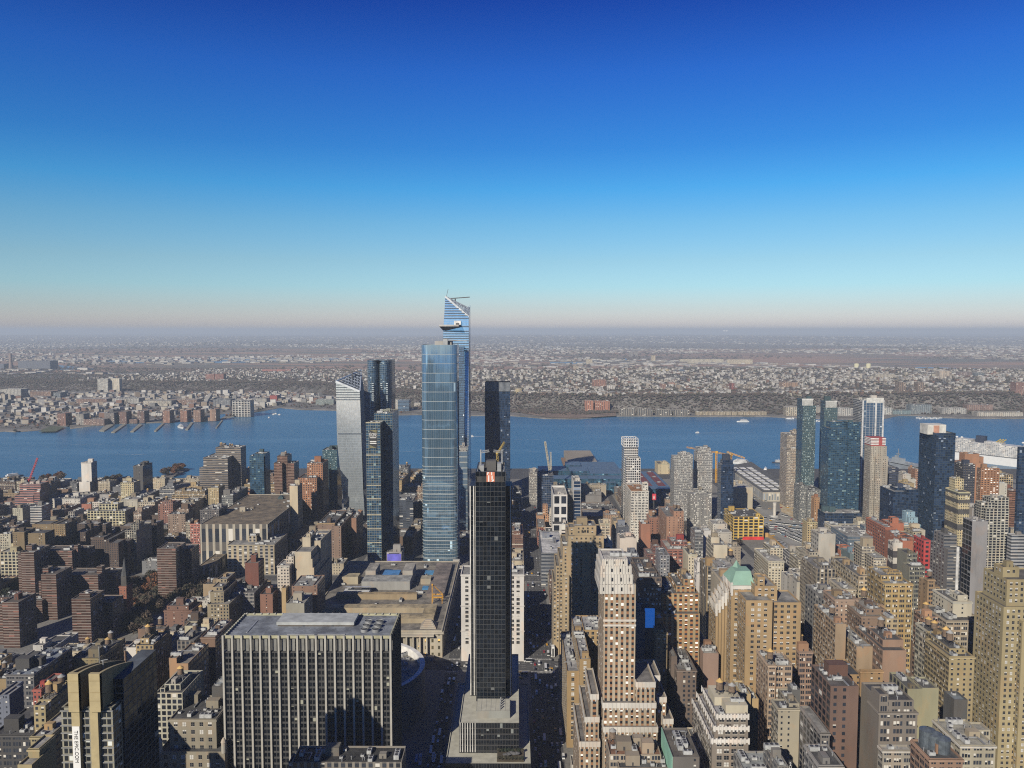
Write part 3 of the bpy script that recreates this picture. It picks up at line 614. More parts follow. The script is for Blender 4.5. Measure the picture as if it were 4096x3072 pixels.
# leaning prism towers
def prism_tower(label, front, Y, D, shear_top, st, bay, ybot, hole, colr, name='office_tower', lean=.045):
    """front: pixel outline of the facade (counter-clockwise from bottom left); the roof slopes back"""
    P = [onY(*cp('HY', x, y), Y) for x, y in front]; xs_ = [p[0] for p in P]; e = thing(name, label, 'building', (sum(xs_)/len(xs_), Y, G)); m = MB()
    zmax = max(p[1] for p in P)
    def uv(p): return (p[0]/bay[0], p[1]/bay[1])
    yl = lambda z: Y+lean*(z-zmax)               # the facade leans back as it rises
    m.face([(x, yl(z), z) for x, z in P], 0, [uv(p) for p in P])
    B_ = [(x+s, Y+D, z+dz) for (x, z), (s, dz) in zip(P, shear_top)]; n = len(P)
    for i in range(n):
        j = (i+1) % n; a, b_ = P[i], P[j]
        if i == n-1 or i == 1 or i == 0:
            pass
        top = a[1] > G+30 and b_[1] > G+30 and abs(a[0]-b_[0]) > 4
        if top: continue
        m.face([(a[0],yl(a[1]),a[1]),B_[i],B_[j],(b_[0],yl(b_[1]),b_[1])][::-1], 1, [(0,a[1]/bay[1]),(D/bay[0],a[1]/bay[1]),(D/bay[0],b_[1]/bay[1]),(0,b_[1]/bay[1])][::-1])
    m.face(B_[::-1], 1, [uv((p[0],p[2])) for p in B_[::-1]])
    m.build('wall', [mat(st), mat('gb')], e, colr); bx = [(min(xs_),max(xs_),Y,Y+D,G,zmax)]; HERO.append(dict(boxes=bx,px0=cp('HY',front[0][0],0)[0]-8,px1=cp('HY',front[1][0],0)[0]+8,pyb=ybot,Y=Y)); REG.append(dict(root=e,boxes=bx,hero=True))
    return e, P, B_
# south tower: crown falls to the right, an open lattice behind
SILV = facade(ww=.97, wh=.95, glass=(.50,.56,.60), metal=.8, rough=.12, blind=0, tilt=.003)
PALE = facade(ww=.97, wh=.90, glass=(.34,.47,.66), metal=.85, rough=.06, blind=0, tilt=.003)
_mat2 = mat
def mat(st): return {'sv': SILV, 'pl': PALE}.get(st) or _mat2(st)
front = [(250,2650),(462,2650),(432,2230),(386,1150),(120,1040),(140,1700)]
e, P, Q = prism_tower('silver slanted-top glass tower with an open triangular lattice crown', front, 1330, 44, [(0,0),(6,0),(8,0),(10,-6),(6,-6),(4,0)], 'sv', (1.6,4.2), 2030, None, (.5,.55,.6))
def lattice(name, e, p0, p1, p2, n, w, m_):
    m = MB(); p0, p1, p2 = Vector(p0), Vector(p1), Vector(p2)
    for i in range(n+1):
        t = i/n
        if i < n: m.beam(p0.lerp(p1,t), p2.lerp(p1,t) , w); m.beam(p0.lerp(p2,t), p1.lerp(p2,t), w); m.beam(p1.lerp(p0,t), p2.lerp(p0,t), w)
    m.beam(p0,p1,w*2.2); m.beam(p1,p2,w*2.6); m.beam(p0,p2,w*2.6); return m.build(name, m_, e)
LAT = flat('lattice_steel', (.40,.46,.56), .5, .4); PALEM = flat('crown_edge', (.62,.66,.70), .5)
tl, tr = (P[4][0],1330,P[4][1]), (P[3][0],1330,P[3][1]); apex = (onY(*cp('HY',402,915),1374)[0],1374,onY(*cp('HY',402,915),1374)[1]); rb = (onY(*cp('HY',438,1190),1374)[0],1374,onY(*cp('HY',438,1190),1374)[1])
lattice('crown_lattice', e, tl, tr, apex, 8, .7, LAT); m = MB(); m.beam(tl, tr, 3.2); m.build('crown_edge', PALEM, e)
m = MB(); m.face([(tl[0]+1,1332,tl[2]-2.5),(tr[0]-.5,1332,tr[2]-2.5),(apex[0]-.5,1373.4,apex[2]-2.5)]); m.face([(apex[0]-.5,1374,apex[2]-2.5),(tl[0]+1,1334,tl[2]-2.5),(tl[0]+1,1334,tl[2]-14),(apex[0],1374,tr[2]-14)][::-1]); m.build('crown_backing', flat('crown_backing', (.045,.06,.085), .6), e); m = MB(); m.beam(tl, apex, 2.4); m.build('crown_edge', flat('crown_edge_blue', (.22,.30,.44), .5), e)
m = MB(); m.face([tr,(rb[0],1374,rb[2]),apex]); m.face([tr,(P[2][0],1330,P[2][1]),(rb[0]+6,1374,P[2][1]),rb]); m.build('crown_flank', mat('gb'), e, (.4,.45,.5))
m = MB(); m.face([(tl[0],1331,tl[2]-9),(tr[0],1331,tr[2]-9),(apex[0],1373,tr[2]-4),(tl[0]+6,1373,tl[2]-4)]); m.build('roof', roofing(), e, (.16,.17,.2))
m = MB()
for k in range(7):
    y = 1078+k*27; xa, z = onY(*cp('HY',122,y),1329.7); xb, _ = onY(*cp('HY',386,y),1329.7)
    if y < 1150: xb = onY(*cp('HY',120+(y-1040)*2.42,y),1329.7)[0]
    yf = 1330+.045*(z-P[4][1]); m.box(xa, xb, yf-.7, yf+.3, z-.7, z+.7, 0, True)
m.build('louvre_band', flat('louvre', (.05,.07,.10), .5), e)
m = MB(); x, z = onY(*cp('HY',300,918),1350); m.beam((x,1350,z-16),(x,1350,z),1.6); m.beam((x-26,1352,z+1),(x+16,1349,z-2),1.5); m.build('cleaning_rig', DARK, e)
m = MB(); xa, z = onY(*cp('HY',120,1625),1318); xb, _ = onY(*cp('HY',415,1625),1318)
yf = 1330+.045*(z-P[4][1]); m.box(xa+2, xb-1, yf-.6, yf+.3, z-.8, z+.8, 0, True); m.build('reveal_band', flat('louvre', (.05,.07,.10), .5), e)
# north tower with the deck
front = [(1290,2560),(1605,2560),(1594,1300),(1590,325),(1330,100),(1310,480)]
e, P, Q = prism_tower('tallest pale blue tower with a sloped crown and a jutting triangular deck', front, 1405, 52, [(0,0),(0,0),(0,0),(0,22),(8,-34),(0,0)], 'pl', (1.7,4.4), 2150, None, (.45,.55,.7))
tl, tr = (P[4][0],1405,P[4][1]), (P[3][0],1405,P[3][1]); bk = onY(*cp('HY',1592,232),1445); rt = (bk[0],1445,bk[1])
m = MB(); m.beam(tl, tr, 3.0); m.beam(tl, rt, 2.2); m.build('crown_edge', PALEM, e); lattice('crown_lattice', e, tl, tr, rt, 7, .7, LAT)
m = MB(); m.face([(tl[0]+3,1406,tl[2]-12),(tr[0]-1,1406,tr[2]-4),(rt[0],1444,rt[2]-14)]); m.build('roof', roofing(), e, (.12,.15,.2))
m = MB(); m.face([tr,(rt[0],1457,tr[2]-20),rt]); m.face([(P[3][0],1405,P[3][1]),(P[2][0],1405,P[2][1]),(P[2][0],1457,P[2][1]),(rt[0],1457,tr[2]-20)]); m.build('crown_flank', mat('gb'), e, (.25,.32,.42))
m = MB()
for y in (128,152,178,204,231,259,286,313,341,432,485,512,538,564,590,617,645,672,700):
    xl = 1330-(y-100)*.05; xr = 1590 if y > 325 else 1330+(y-100)*1.155
    a, z = onY(*cp('HY',xl,y),1404.6); b_, _ = onY(*cp('HY',xr,y),1404.6); yf = 1405+.045*(z-P[4][1]); m.box(a, b_, yf-.7, yf+.3, z-.75, z+.75, 0, True)
m.build('louvre_band', flat('louvre', (.05,.07,.10), .5), e)
zd = onY(*cp('HY',1320,430),1395)[1]; xl = onY(*cp('HY',1264,430),1392)[0]; xr = onY(*cp('HY',1512,430),1404)[0]; xm = onY(*cp('HY',1310,430),1404)[0]; zb = onY(*cp('HY',1312,482),1404)[1]
m = MB(); top = [(xl,1390),(xr-4,1384),(xr,1405),(xm,1405)]; bot = [(xm+1,1404),(xm+3,1403),(xr,1405),(xm,1405)]
m.face([(*p,zd) for p in top]); 
for i in range(4): j = (i+1) % 4; m.face([(*bot[i],zb if i < 2 or i == 3 else zd-6),(*bot[j],zb if j < 2 or j == 3 else zd-6),(*top[j],zd),(*top[i],zd)])
m.build('viewing_deck', flat('deck_soffit', (.09,.10,.12), .5), e)
m = MB()
for i in range(4): j = (i+1) % 4; m.face([(*top[i],zd),(*top[j],zd),(*top[j],zd+3),(*top[i],zd+3)])
m.build('deck_rail', mat('gs'), e, (.5,.5,.5))
a, z1 = onY(*cp('HY',1428,368),1400); b_, _ = onY(*cp('HY',1504,368),1400); m = MB(); m.box(a,b_,1399,1405,zd,z1); m.box(a+3,b_-3,1398.9,1399,zd,z1-4,1); m.build('deck_lobby', [WHITE, DARK], e)
m = MB(); x, z = onY(*cp('HY',1440,125),1430); m.beam((x,1430,z-12),(x,1430,z),2); m.beam((x-15,1430,z),(x+26,1430,z+3),1.6); m.beam((tl[0]+2,1406,tl[2]),(tl[0]+5,1406,tl[2]+13),.6); m.build('cleaning_rig', DARK, e)
# companions of the tall tower
xa, xb, z = face('HY',1463,1535,655,1385); building('office_tower','office tower wing',"narrow blue glass shaft in front of the deck tower's right half",[(xa,xb,1385,1402,G,z)],C['navy'],'gs','gn',par=.4,amount=0,bulks=0); hero_box([(xa,xb,1385,1402,G,z)], 2080); REG[-1]['root']['category'] = 'building'
B('M3',590,698,12,620,1260,30,'lgrey','gs','gn','office_tower','small glass tower with a white zigzag stair right of the rounded blue tower',par=3,amount=0,flo=9,wcol=(.30,.36,.40))
B('T2',1728,1830,1275,1640,1300,28,'lgrey','gg','gn','hotel','slim stone and glass hotel tower partly hidden by the rounded blue tower',par=.6,wcol=(.35,.37,.38))
LOBE = facade(ww=.9, wh=.86, glass=(.055,.105,.17), metal=.6, rough=.08, blind=.06, blindc=(.2,.26,.3)); _mat3 = mat
def mat(st): return LOBE if st == 'lb' else _mat3(st)
# clover plan residential tower
xa, xb, z = face('HY',443,723,806,1420); w = (xb-xa)
poly = [(xa+w*.26+w*.26*math.cos(R(a)), 1445+26*math.sin(R(a))) for a in range(180, 341, 16)]+[(xa+w*.74+w*.26*math.cos(R(a)), 1445+26*math.sin(R(a))) for a in range(200, 361, 16)]+[(xb,1475),(xa,1475)]
e, _ = curve_tower('apartment_tower', 'twin-lobed dark blue glass tower behind the silver slanted tower', poly, G, z, 'lb', (3,3.7), (.2,.28,.34), 1720)
for q in (.30,.64,.86):
    m = MB(); 
    for k in range(30): zz = z-42-k*3.7; x = xa+w*q; m.box(x-1.6,x+1.6,1417.8,1419.6,zz,zz+1.6,0,True)
    m.build('window_column', flat('lobe_panel', (.45,.52,.56), .5), e)
# tower with the advertising cloth
xa, xb, z = face('HY',452,610,1500,1060); xc, xd, z2 = face('HY',540,742,1392,1090)
e = building('apartment_tower', 'building', 'green glass tower with a black advertising cloth near its top', [(xa,xb,1060,1092,G,z),(xc,xd,1092.1,1150,G,z2)], (.28,.30,.24), 'gt', 'gn', flo=3.4, par=.8); hero_box([(xa,xb,1060,1092,G,z),(xc,xd,1092.1,1150,G,z2)], 2205); e_eu = e
m = MB()
for y in (1690,1820,1941,1995,2058,2115,2170): 
    px_, pz = onY(1465,y,1060); m.box(xa-.1,xb+.1,1059.6,1060,pz-.6,pz+.6,0,True)
m.build('ledge', flat('ledge_tan', (.40,.36,.26), .8), e)
def text(body, parent, x, y, z, size, m_, rot=(90,0,0), align='CENTER', ext=.05, sx=1):
    c_ = bpy.data.curves.new('lettering', 'FONT'); c_.body = body; c_.size = size; c_.align_x = align; c_.align_y = 'CENTER'; c_.extrude = ext
    to = bpy.data.objects.new('lettering', c_); COL.objects.link(to); bpy.context.view_layer.update(); me_ = bpy.data.meshes.new_from_object(to.evaluated_get(bpy.context.evaluated_depsgraph_get())); bpy.data.objects.remove(to); o = bpy.data.objects.new('lettering', me_); COL.objects.link(o); o.parent = parent; a = abspos(parent); o.location = (x-a[0],y-a[1],z-a[2]); o.rotation_euler = [R(k) for k in rot]; o.scale = (sx,1,1); me_.materials.clear(); me_.materials.append(m_); return o
INK = flat('black_ink', (.012,.012,.014), .7, 0, .05); PAPER = flat('white_letters', (.8,.8,.78), .7, 0, .05)
ya, yb_ = 1575, 1775; xa, z1 = onY(*cp('HY',490,ya),1059.3); xb, _ = onY(*cp('HY',572,ya),1059.3); _, z0 = onY(*cp('HY',490,yb_),1059.3)
m = MB(); m.box(xa,xb,1059.0,1059.5,z0,z1,0,True); m.face([(xa,1058.95,z1),(xb,1058.95,z1-4.2),(xb,1058.95,z1)],1); m.face([(xa,1058.95,z0),(xb,1058.95,z0),(xa,1058.95,z0+4.2)],1)
sg = m.build('sign', [INK, flat('sign_gold', (.17,.15,.07), .7)], e); zc = z1-(z1-z0)*.30
text('EUGENE', sg, (xa+xb)/2, 1058.85, zc+.6, 6.6, PAPER, sx=.40, ext=.12); text('v', sg, xa+1.4, 1058.85, zc+3.7, 2, PAPER)
m = MB(); m.box(xa+.6,xb-.6,1058.8,1058.95,zc-3.6,zc-2.8,0,True); m.box(xa+.6,xb-.6,1058.8,1058.95,zc-8.6,zc-7.6,0,True); m.box(xa+.6,xb-.5,1058.8,1058.95,zc-11.2,zc-10,0,True); m.build('small_print', PAPER, sg)
# dark blue tower right of the black one
B('HY',1768,2048,1052,1900,1500,44,'navy','gn','gn','office_tower','flat-topped navy glass tower behind the black tower',par=8,wcol=(.03,.05,.10),flo=4.2,amount=.3)
xa, xb, z = face('HY',1766,2050,1048,1499); z0 = onY(*cp('HY',1768,1148),1499)[1]; m = MB(); n = 22
for i in range(n): x = xa+(xb-xa)*i/n; m.box(x+.5,x+(xb-xa)/n-.5,1499.2,1499.7,z0,z,0,True)
m.build('louvre_screen', flat('screen_grey', (.25,.27,.30), .6), REG[-1]['root'])

# the black tower in the middle and its podium
Yp = 575; xa, xb, z = face('M3',783,1093,225,Yp); xl, _, zl = face('M3',722,783,372,Yp+9); _, xr, _ = face('M3',1093,1160,372,Yp+9); zb = 61
e_op = e = thing('office_tower', 'black gridded office tower in the centre with an orange banner on top', 'building', ((xa+xb)/2, Yp, G))
BLK = facade(ww=.90, wh=.88, glass=(.004,.0058,.009), rough=.06, blind=.008, blindc=(.07,.075,.075), tilt=.01)
m = MB(); m.prism(rect(xa,xb,Yp,Yp+43), zb-1, z, 0, None, (2.6,3.7), 0); m.parapet(rect(xa,xb,Yp,Yp+43), z-3, z, 1.0, 1)
m.prism(rect(xl,xa,Yp+9,Yp+27), zb-1, zl, 0, 1, (1.55,3.7), 0); m.prism(rect(xb,xr,Yp+9,Yp+27), zb-1, zl, 0, 1, (1.55,3.7), 0)
m.build('wall', [BLK, flat('black_steel', (.02,.021,.023), .5)], e, (.042,.048,.056)); m = MB(); m.face([(xa+1,Yp+1,z-3),(xb-1,Yp+1,z-3),(xb-1,Yp+42,z-3),(xa+1,Yp+42,z-3)]); m.build('roof', roofing(), e, (.06,.058,.056))
for x in (xl+.4, xl+3.0, xl+4.6, xl+9.3, xr-1.0, xr-5.5): m = MB(); m.box(x-.35,x+.35,Yp+8.3,Yp+9,zb,zl,0,True); m.build('fin', flat('fin_white', (.62,.61,.58), .7), e)
zv = onY(*cp('M3',783,332),Yp)[1]; m = MB()
for i in range(24): x = xa+1+(xb-xa-2)*i/24; m.box(x,x+.5,Yp-.35,Yp-.02,zv,z-3.5,0,True)
m.build('louvre', flat('louvre_black', (.055,.052,.05), .6), e)
ba, bz = onY(*cp('M3',897,228),Yp-.6); bb, _ = onY(*cp('M3',981,228),Yp-.6); _, bz0 = onY(*cp('M3',897,330),Yp-.6); m = MB(); m.box(ba,bb,Yp-.8,Yp-.5,bz0,bz,0,True); sg = m.build('banner', flat('banner_orange', (.62,.20,.11), .7, 0, .05), e)
m = MB(); h = bz-bz0; w = bb-ba; yy = (Yp-.95, Yp-.8)
m.box(ba+w*.10,ba+w*.30,*yy,bz-h*.14,bz-h*.02,0,True); m.box(ba+w*.05,ba+w*.18,*yy,bz-h*.28,bz-h*.14,0,True); m.box(ba+w*.20,ba+w*.34,*yy,bz0+h*.02,bz-h*.34,0,True); m.box(ba+w*.58,ba+w*.70,*yy,bz-h*.30,bz-h*.02,0,True)
m.box(ba+w*.62,ba+w*.76,*yy,bz0+h*.20,bz-h*.36,0,True); m.box(ba+w*.70,ba+w*.92,*yy,bz0+h*.10,bz0+h*.24,0,True); m.box(ba+w*.62,ba+w*.76,*yy,bz0+h*.02,bz0+h*.10,0,True); m.build('emblem', PAPER, sg)
m = MB(); cx = (xa+xb)/2
m.box(cx-4,cx+3.5,Yp+22,Yp+34,z-3,z+4); m.build('plant_room', plainwall(), e, (.12,.12,.125))
m = MB()
for s in (-8,8): m.beam((cx+s,Yp+22,z-3),(cx+s,Yp+22,z+13),.9); m.truss((cx+s,Yp+22,z+11),(cx+s*.2,Yp+22,z+12),1.4,6,.25)
for s in (-9.5,9.5): m.beam((cx+s,Yp+5,z-3),(cx+s,Yp+41,z-3+.4),.5); m.beam((cx+s*.93,Yp+5,z-3),(cx+s*.93,Yp+41,z-2.4),.5)
for s in range(9): m.beam((cx-9+s*2.2,Yp+2.5,z-3),(cx-9+s*2.2,Yp+2.5,z-1.2),.3); m.beam((cx-9.6,Yp+4+s*4.4,z-3),(cx-9.6,Yp+4+s*4.4,z+.3),.3); m.beam((cx+9.6,Yp+4+s*4.4,z-3),(cx+9.6,Yp+4+s*4.4,z+.3),.3)
m.box(cx+4.5,cx+7.5,Yp+18,Yp+26,z-3,z+3); m.box(cx-9,cx-5.5,Yp+18,Yp+26,z-3,z+1.5); m.build('roof_machinery', STEEL, e)
bx = [(xl,xr,Yp,Yp+43,G,z)]; hero_box(bx, 2802); HERO[-1]['px0'] = cp('M3',720,0)[0]; HERO[-1]['px1'] = cp('M3',1160,0)[0]; REG.append(dict(root=e, boxes=bx, hero=True))
# podium: upper deck, glazed lantern, lower block and terrace
ua, ub = gp('B3',612,1190,61)[0], gp('B3',1234,1190,61)[0]; yu = gp('B3',900,1190,61)[1]
e = thing('office_podium', 'dark stepped podium below the black tower with pale roof decks and a small roof garden', 'building', ((ua+ub)/2, yu, G))
m = MB(); m.prism(rect(ua,ub,yu,660), G, 61, 0, None, (1.9,4), 0); m.parapet(rect(ua,ub,yu,660), 60.2, 61, .5, 1); m.face([(ua+.5,yu+.5,60.2),(ub-.5,yu+.5,60.2),(ub-.5,659,60.2),(ua+.5,659,60.2)],2)
la, lb = gp('B3',470,1610,40)[0], gp('B3',1355,1610,40)[0]; yl = gp('B3',900,1610,40)[1]
m.prism(rect(la,lb,yl,650), G, 40, 0, None, (1.9,4), 0); m.parapet(rect(la,lb,yl,650), 39.2, 40, .5, 1)
m.face([(la+.5,yl+.5,39.2),(lb-.5,yl+.5,39.2),(lb-.5,649,39.2),(la+.5,649,39.2)],2)
PG = facade(ww=.88, wh=.80, glass=(.006,.007,.009), rough=.08, blind=.03, blindc=(.12,.13,.125)); DECK = flat('roof_deck_pale', (.46,.45,.38), .9, 0, .15, .2)
m.build('wall', [PG, DECK, DECK], e, (.05,.05,.055))
for i in range(7): x = ua+.5+i*1.75; mm = MB(); mm.box(x,x+.5,yu-.5,yu,40,61,0,True); mm.build('fin', flat('fin_white', (.62,.61,.58), .7), e)
ga, gz = onY(*cp('B3',790,1068),yu+8); gb_, _ = onY(*cp('B3',1140,1068),yu+8); m = MB(); m.box(ga,gb_,yu+8,yu+27,60.2,gz+.1,0); m.face([(ga+.3,yu+8.3,gz+.15),(gb_-.3,yu+8.3,gz+.15),(gb_-.3,yu+26.6,gz+.15),(ga+.3,yu+26.6,gz+.15)],1)
for i in range(1,7): x = ga+(gb_-ga)*i/7; m.box(x-.06,x+.06,yu+8.2,yu+26.6,gz+.15,gz+.25,2)
m.build('lantern', [facade(ww=.95, wh=.97, glass=(.10,.20,.20), rough=.1, metal=.3, blind=0), DECK, STEEL], e, (.3,.32,.3))
m = MB(); 
for i in range(4): m.cyl(gb_-7+i*.1,yu+10+i*4,gz,gz+3.5,.5,None,8,0)
m.build('vent_pipe', STEEL, e)
pa, pb = gp('B3',1005,1590,40)[0], gp('B3',1285,1590,40)[0]; pc = onZ(*cp('B3',1000,1490),40)[1]
m = MB(); m.box(pa,pb,yl+3,pc,39.2,40.2); m.build('planter', flat('planter_soil', (.07,.055,.035), 1), e)
bx = [(la,lb,yl,660,G,61)]; HERO.append(dict(boxes=bx,px0=1770,px1=2130,pyb=3100,Y=yl)); REG.append(dict(root=e, boxes=bx, hero=True)); POD = (pa,pb,yl+3,pc)

# dark slab with white fins, and the round arena behind it
Ys = 505; xa, xb, z = face('B2',240,1975,285,Ys); e = thing('office_block', 'wide dark office slab with white vertical fins and a flat blue grey roof', 'building', ((xa+xb)/2, Ys, G)); D = 41
SLAB = facade(ww=.70, wh=.66, glass=(.005,.006,.008), rough=.1, blind=.025, blindc=(.20,.20,.16), sub=2, sp=(.030,.030,.030)); zr = onY(*cp('B2',1000,455),Ys)[1]; zp = onY(*cp('B2',1000,316),Ys)[1]
m = MB(); m.prism(rect(xa,xb,Ys,Ys+D), G, zr, 0, None, ((xb-xa)/18,3.9), 0); m.prism(rect(xa+.8,xb-.8,Ys+3,Ys+D-3), zr, zp, 1); m.prism(rect(xa,xb,Ys,Ys+D), zp, z, 2, None); m.parapet(rect(xa,xb,Ys,Ys+D), z-1.4, z, .7, 2); m.face([(xa,Ys,zr),(xb,Ys,zr),(xb,Ys+D,zr),(xa,Ys+D,zr)],1)
m.face([(xa,Ys,zp),(xa,Ys+D,zp),(xb,Ys+D,zp),(xb,Ys,zp)],1)
m.build('wall', [SLAB, flat('recess_grey', (.055,.055,.055), .8), flat('parapet_cream', (.40,.385,.26), .8)], e, (.075,.072,.07)); m = MB(); m.face([(xa+.7,Ys+.7,z-1.4),(xb-.7,Ys+.7,z-1.4),(xb-.7,Ys+D-.7,z-1.4),(xa+.7,Ys+D-.7,z-1.4)]); m.build('roof', roofing(), e, (.23,.26,.31))
FINM = flat('fin_stone', (.40,.385,.345), .75, 0, .1)
for i in range(19):
    x = xa+(xb-xa)*i/18; m = MB(); m.box(x-.6,x+.6,Ys-1.3,Ys,G,z+.3,0,True); m.build('fin', FINM, e)
for i in range(18):
    x = xa+(xb-xa)*(i+.5)/18; m = MB(); m.box(x-1.6,x+.9,Ys+1.6,Ys+3,zr,zp,0); m.build('recess_panel', flat('recess_panel', (.20,.20,.19), .8), e)
for y in np.linspace(Ys, Ys+D, 9)[1:]: m = MB(); m.box(xb,xb+.8,y-.5,y+.5,G,z,0,True); m.build('fin', flat('fin_dark', (.06,.06,.06), .8), e)
pa, pz = onY(*cp('B2',805,142),Ys+20); pb, _ = onY(*cp('B2',1590,142),Ys+20); m = MB(); m.box(pa,pb,Ys+20,Ys+36,z-1.4,pz-2,0); m.box(pa-.6,pb+.6,Ys+19.2,Ys+36.5,pz-2,pz,1,True)
for t in (.33,.71): x = pa+(pb-pa)*t; m.box(x,x+1.6,Ys+19.8,Ys+20,z-1.4,pz-2.3,2)
m.build('penthouse', [flat('penthouse_brown', (.13,.105,.085), .9), flat('penthouse_roof', (.40,.42,.42), .8), DARK], e)
for i in range(3):
    for j in range(2):
        x, y = onZ(*cp('B2',1705+j*118+i*22,222-i*42),z); m = MB(); m.cyl(x,y,z-1.4,z+.6,2.5,None,16,0,False); m.cyl(x,y,z-.2,z+.1,2.3,None,16,1); m.cyl(x,y,z+1.6,z+1.75,2.6,None,16,0,False); m.build('cooling_tower', [STEEL, BLACKM], e)
m = MB()
for i in range(22): x = xa+2+(xb-xa-4)*i/21; m.box(x-.5,x+.5,Ys+D-1.6,Ys+D-.4,z-.2,z+.5,0)
for i in range(12): y = Ys+1.5+(D-3)*i/11; m.box(xa+.3,xa+1.2,y-.4,y+.4,z-.2,z+.4,0)
m.build('roof_anchor', flat('anchor_pale', (.42,.41,.36), .8), e)
m = MB(); m.box(xa+12,xa+13,Ys+8,Ys+30,z-1.4,z-1.0); m.box(xa+40,xa+58,Ys+5,Ys+6,z-1.4,z-1.0); m.box(xa+60,xa+78,Ys+5,Ys+6,z-1.4,z-1.0); m.build('roof_pipe', STEEL, e)
bx = [(xa,xb,Ys,Ys+D,G,z)]; hero_box(bx, 3100); REG.append(dict(root=e, boxes=bx, hero=True))
cx, cy_, rr, zt = -138, 668, 60, 47
e = thing('arena', 'round concrete arena with a white rim half hidden behind the dark slab', 'building', (cx, cy_, G)); m = MB(); m.cyl(cx,cy_,G,zt,rr,None,64,0,False)
for i in range(64):
    a, b_ = R(i*5.625), R((i+1)*5.625)
    def q(r_, t, z_): return (cx+r_*math.cos(t), cy_+r_*math.sin(t), z_)
    m.face([q(rr,a,zt),q(rr,b_,zt),q(rr-4,b_,zt),q(rr-4,a,zt)],1); m.face([q(rr-4,b_,zt-7),q(rr-4,a,zt-7),q(rr-4,a,zt),q(rr-4,b_,zt)],1)
m.build('wall', [flat('arena_wall', (.26,.25,.24), .85), flat('arena_rim', (.70,.69,.66), .7)], e, smooth=False)
m = MB(); m.cyl(cx,cy_,zt-7,zt-6.8,rr-4,None,64); m.cyl(cx,cy_,zt-6.8,zt-1,rr-26,rr-30,64); m.build('roof', flat('arena_roof', (.26,.25,.215), .9), e)
for i in range(26):
    a = R(rng.uniform(-80,100)); r_ = rng.uniform(42,56); x, y = cx+r_*math.cos(a), cy_+r_*math.sin(a); inst(rng.choice(UNITS), e, (x-cx,y-cy_,zt-6.8-G), a)
bx = [(cx-rr,cx+rr,cy_-rr,cy_+rr,G,zt)]; HERO.append(dict(boxes=bx,px0=1500,px1=1702,pyb=2790,Y=cy_-rr)); REG.append(dict(root=e, boxes=bx, hero=True))

# old post office: low granite block with roof works
xa, xb, y0, y1, zt = -216, -73, 778, 1018, 36
e = thing('post_office', 'long low granite post office with roof works left of the sunken street', 'building', ((xa+xb)/2, y0, G)); STN_ = (.48,.44,.34)
m = MB(); m.prism(rect(xa,xb,y0,y1), G, zt, 0, None, (6.5,7), 0); m.parapet(rect(xa,xb,y0,y1), zt-1, zt, 1.2, 1); m.build('wall', [facade(ww=.34, wh=.5, glass=(.05,.045,.03), blind=.35, blindc=(.62,.40,.12)), plainwall()], e, STN_)
m = MB(); m.face([(xa+1,y0+1,zt-1),(xb-1,y0+1,zt-1),(xb-1,y1-1,zt-1),(xa+1,y1-1,zt-1)]); m.build('roof', roofing(), e, (.24,.22,.19))
m = MB(); m.box(xa-1.5,xb+1.5,y0-1.5,y0,zt-3.4,zt-1.6,0,True); m.box(xb,xb+1.5,y0,y1,zt-3.4,zt-1.6,0,True); m.build('cornice', plainwall(), e, (.50,.46,.37))
for i in range(18): x = xa+14+i*6.7; mm = MB(); mm.cyl(x,y0-3.2,G+3,zt-5,1.15,.95,10); mm.build('column', plainwall(), e, (.54,.50,.41))
m = MB(); m.box(xa+8,xb-8,y0-5,y0,zt-5,zt-3.4,0,True); m.box(xa+8,xb-8,y0-6,y0,G+.1,G+3,0); m.build('portico', plainwall(), e, (.52,.48,.39))
def roofbox(x0, x1, y0_, y1_, h, col, name='roof_block', top=None):
    mm = MB(); mm.box(x0,x1,y0_,y1_,zt-1,zt+h,0); mm.face([(x0+.3,y0_+.3,zt+h+.02),(x1-.3,y0_+.3,zt+h+.02),(x1-.3,y1_-.3,zt+h+.02),(x0+.3,y1_-.3,zt+h+.02)],1); return mm.build(name, [plainwall(), top or roofing()], e, col)
roofbox(-205,-84,800,812,4,(.44,.36,.22)); roofbox(-205,-84,830,842,4.5,(.46,.38,.24)); roofbox(-205,-192,812,830,4.2,(.44,.36,.22)); roofbox(-97,-84,812,830,4.2,(.42,.34,.2))
roofbox(-200,-110,872,880,5,(.40,.30,.16)); roofbox(-178,-122,905,930,9,(.38,.39,.38)); roofbox(-178,-166,930,962,14,(.42,.40,.36)); roofbox(-134,-122,930,962,14,(.42,.40,.36)); roofbox(-205,-186,925,940,8,(.45,.39,.26)); roofbox(-112,-100,925,938,6,(.42,.38,.28)); roofbox(-100,-80,880,1000,3,(.24,.2,.18))
m = MB(); m.face([(-196,884,zt+9),(-166,884,zt+9),(-164,900,zt+5),(-194,900,zt+5)]); m.box(-195,-166,886,898,zt-1,zt+3); m.build('roof_shelter', flat('pale_sheet', (.62,.64,.68), .6), e)
m = MB(); m.box(-160,-140,936,960,zt-1,zt+6); m.build('blue_tarpaulin', flat('blue_sheet', (.07,.22,.48), .6), e)
bl = flat('blue_deck', (.06,.22,.42), .6)
for (a, b_, c_, d_) in ((-184,-176,938,948),(-112,-92,962,975),(-108,-96,905,915)): mm = MB(); mm.box(a,b_,c_,d_,zt-.9,zt+.8); mm.build('tarpaulin', bl, e)
for i in range(34):
    x, y = rng.uniform(xa+8, xb-8), rng.uniform(y0+40, y1-6); inst(rng.choice(UNITS), e, (x-(xa+xb)/2,y-y0,zt-1-G), rng.choice((0,1.57)))
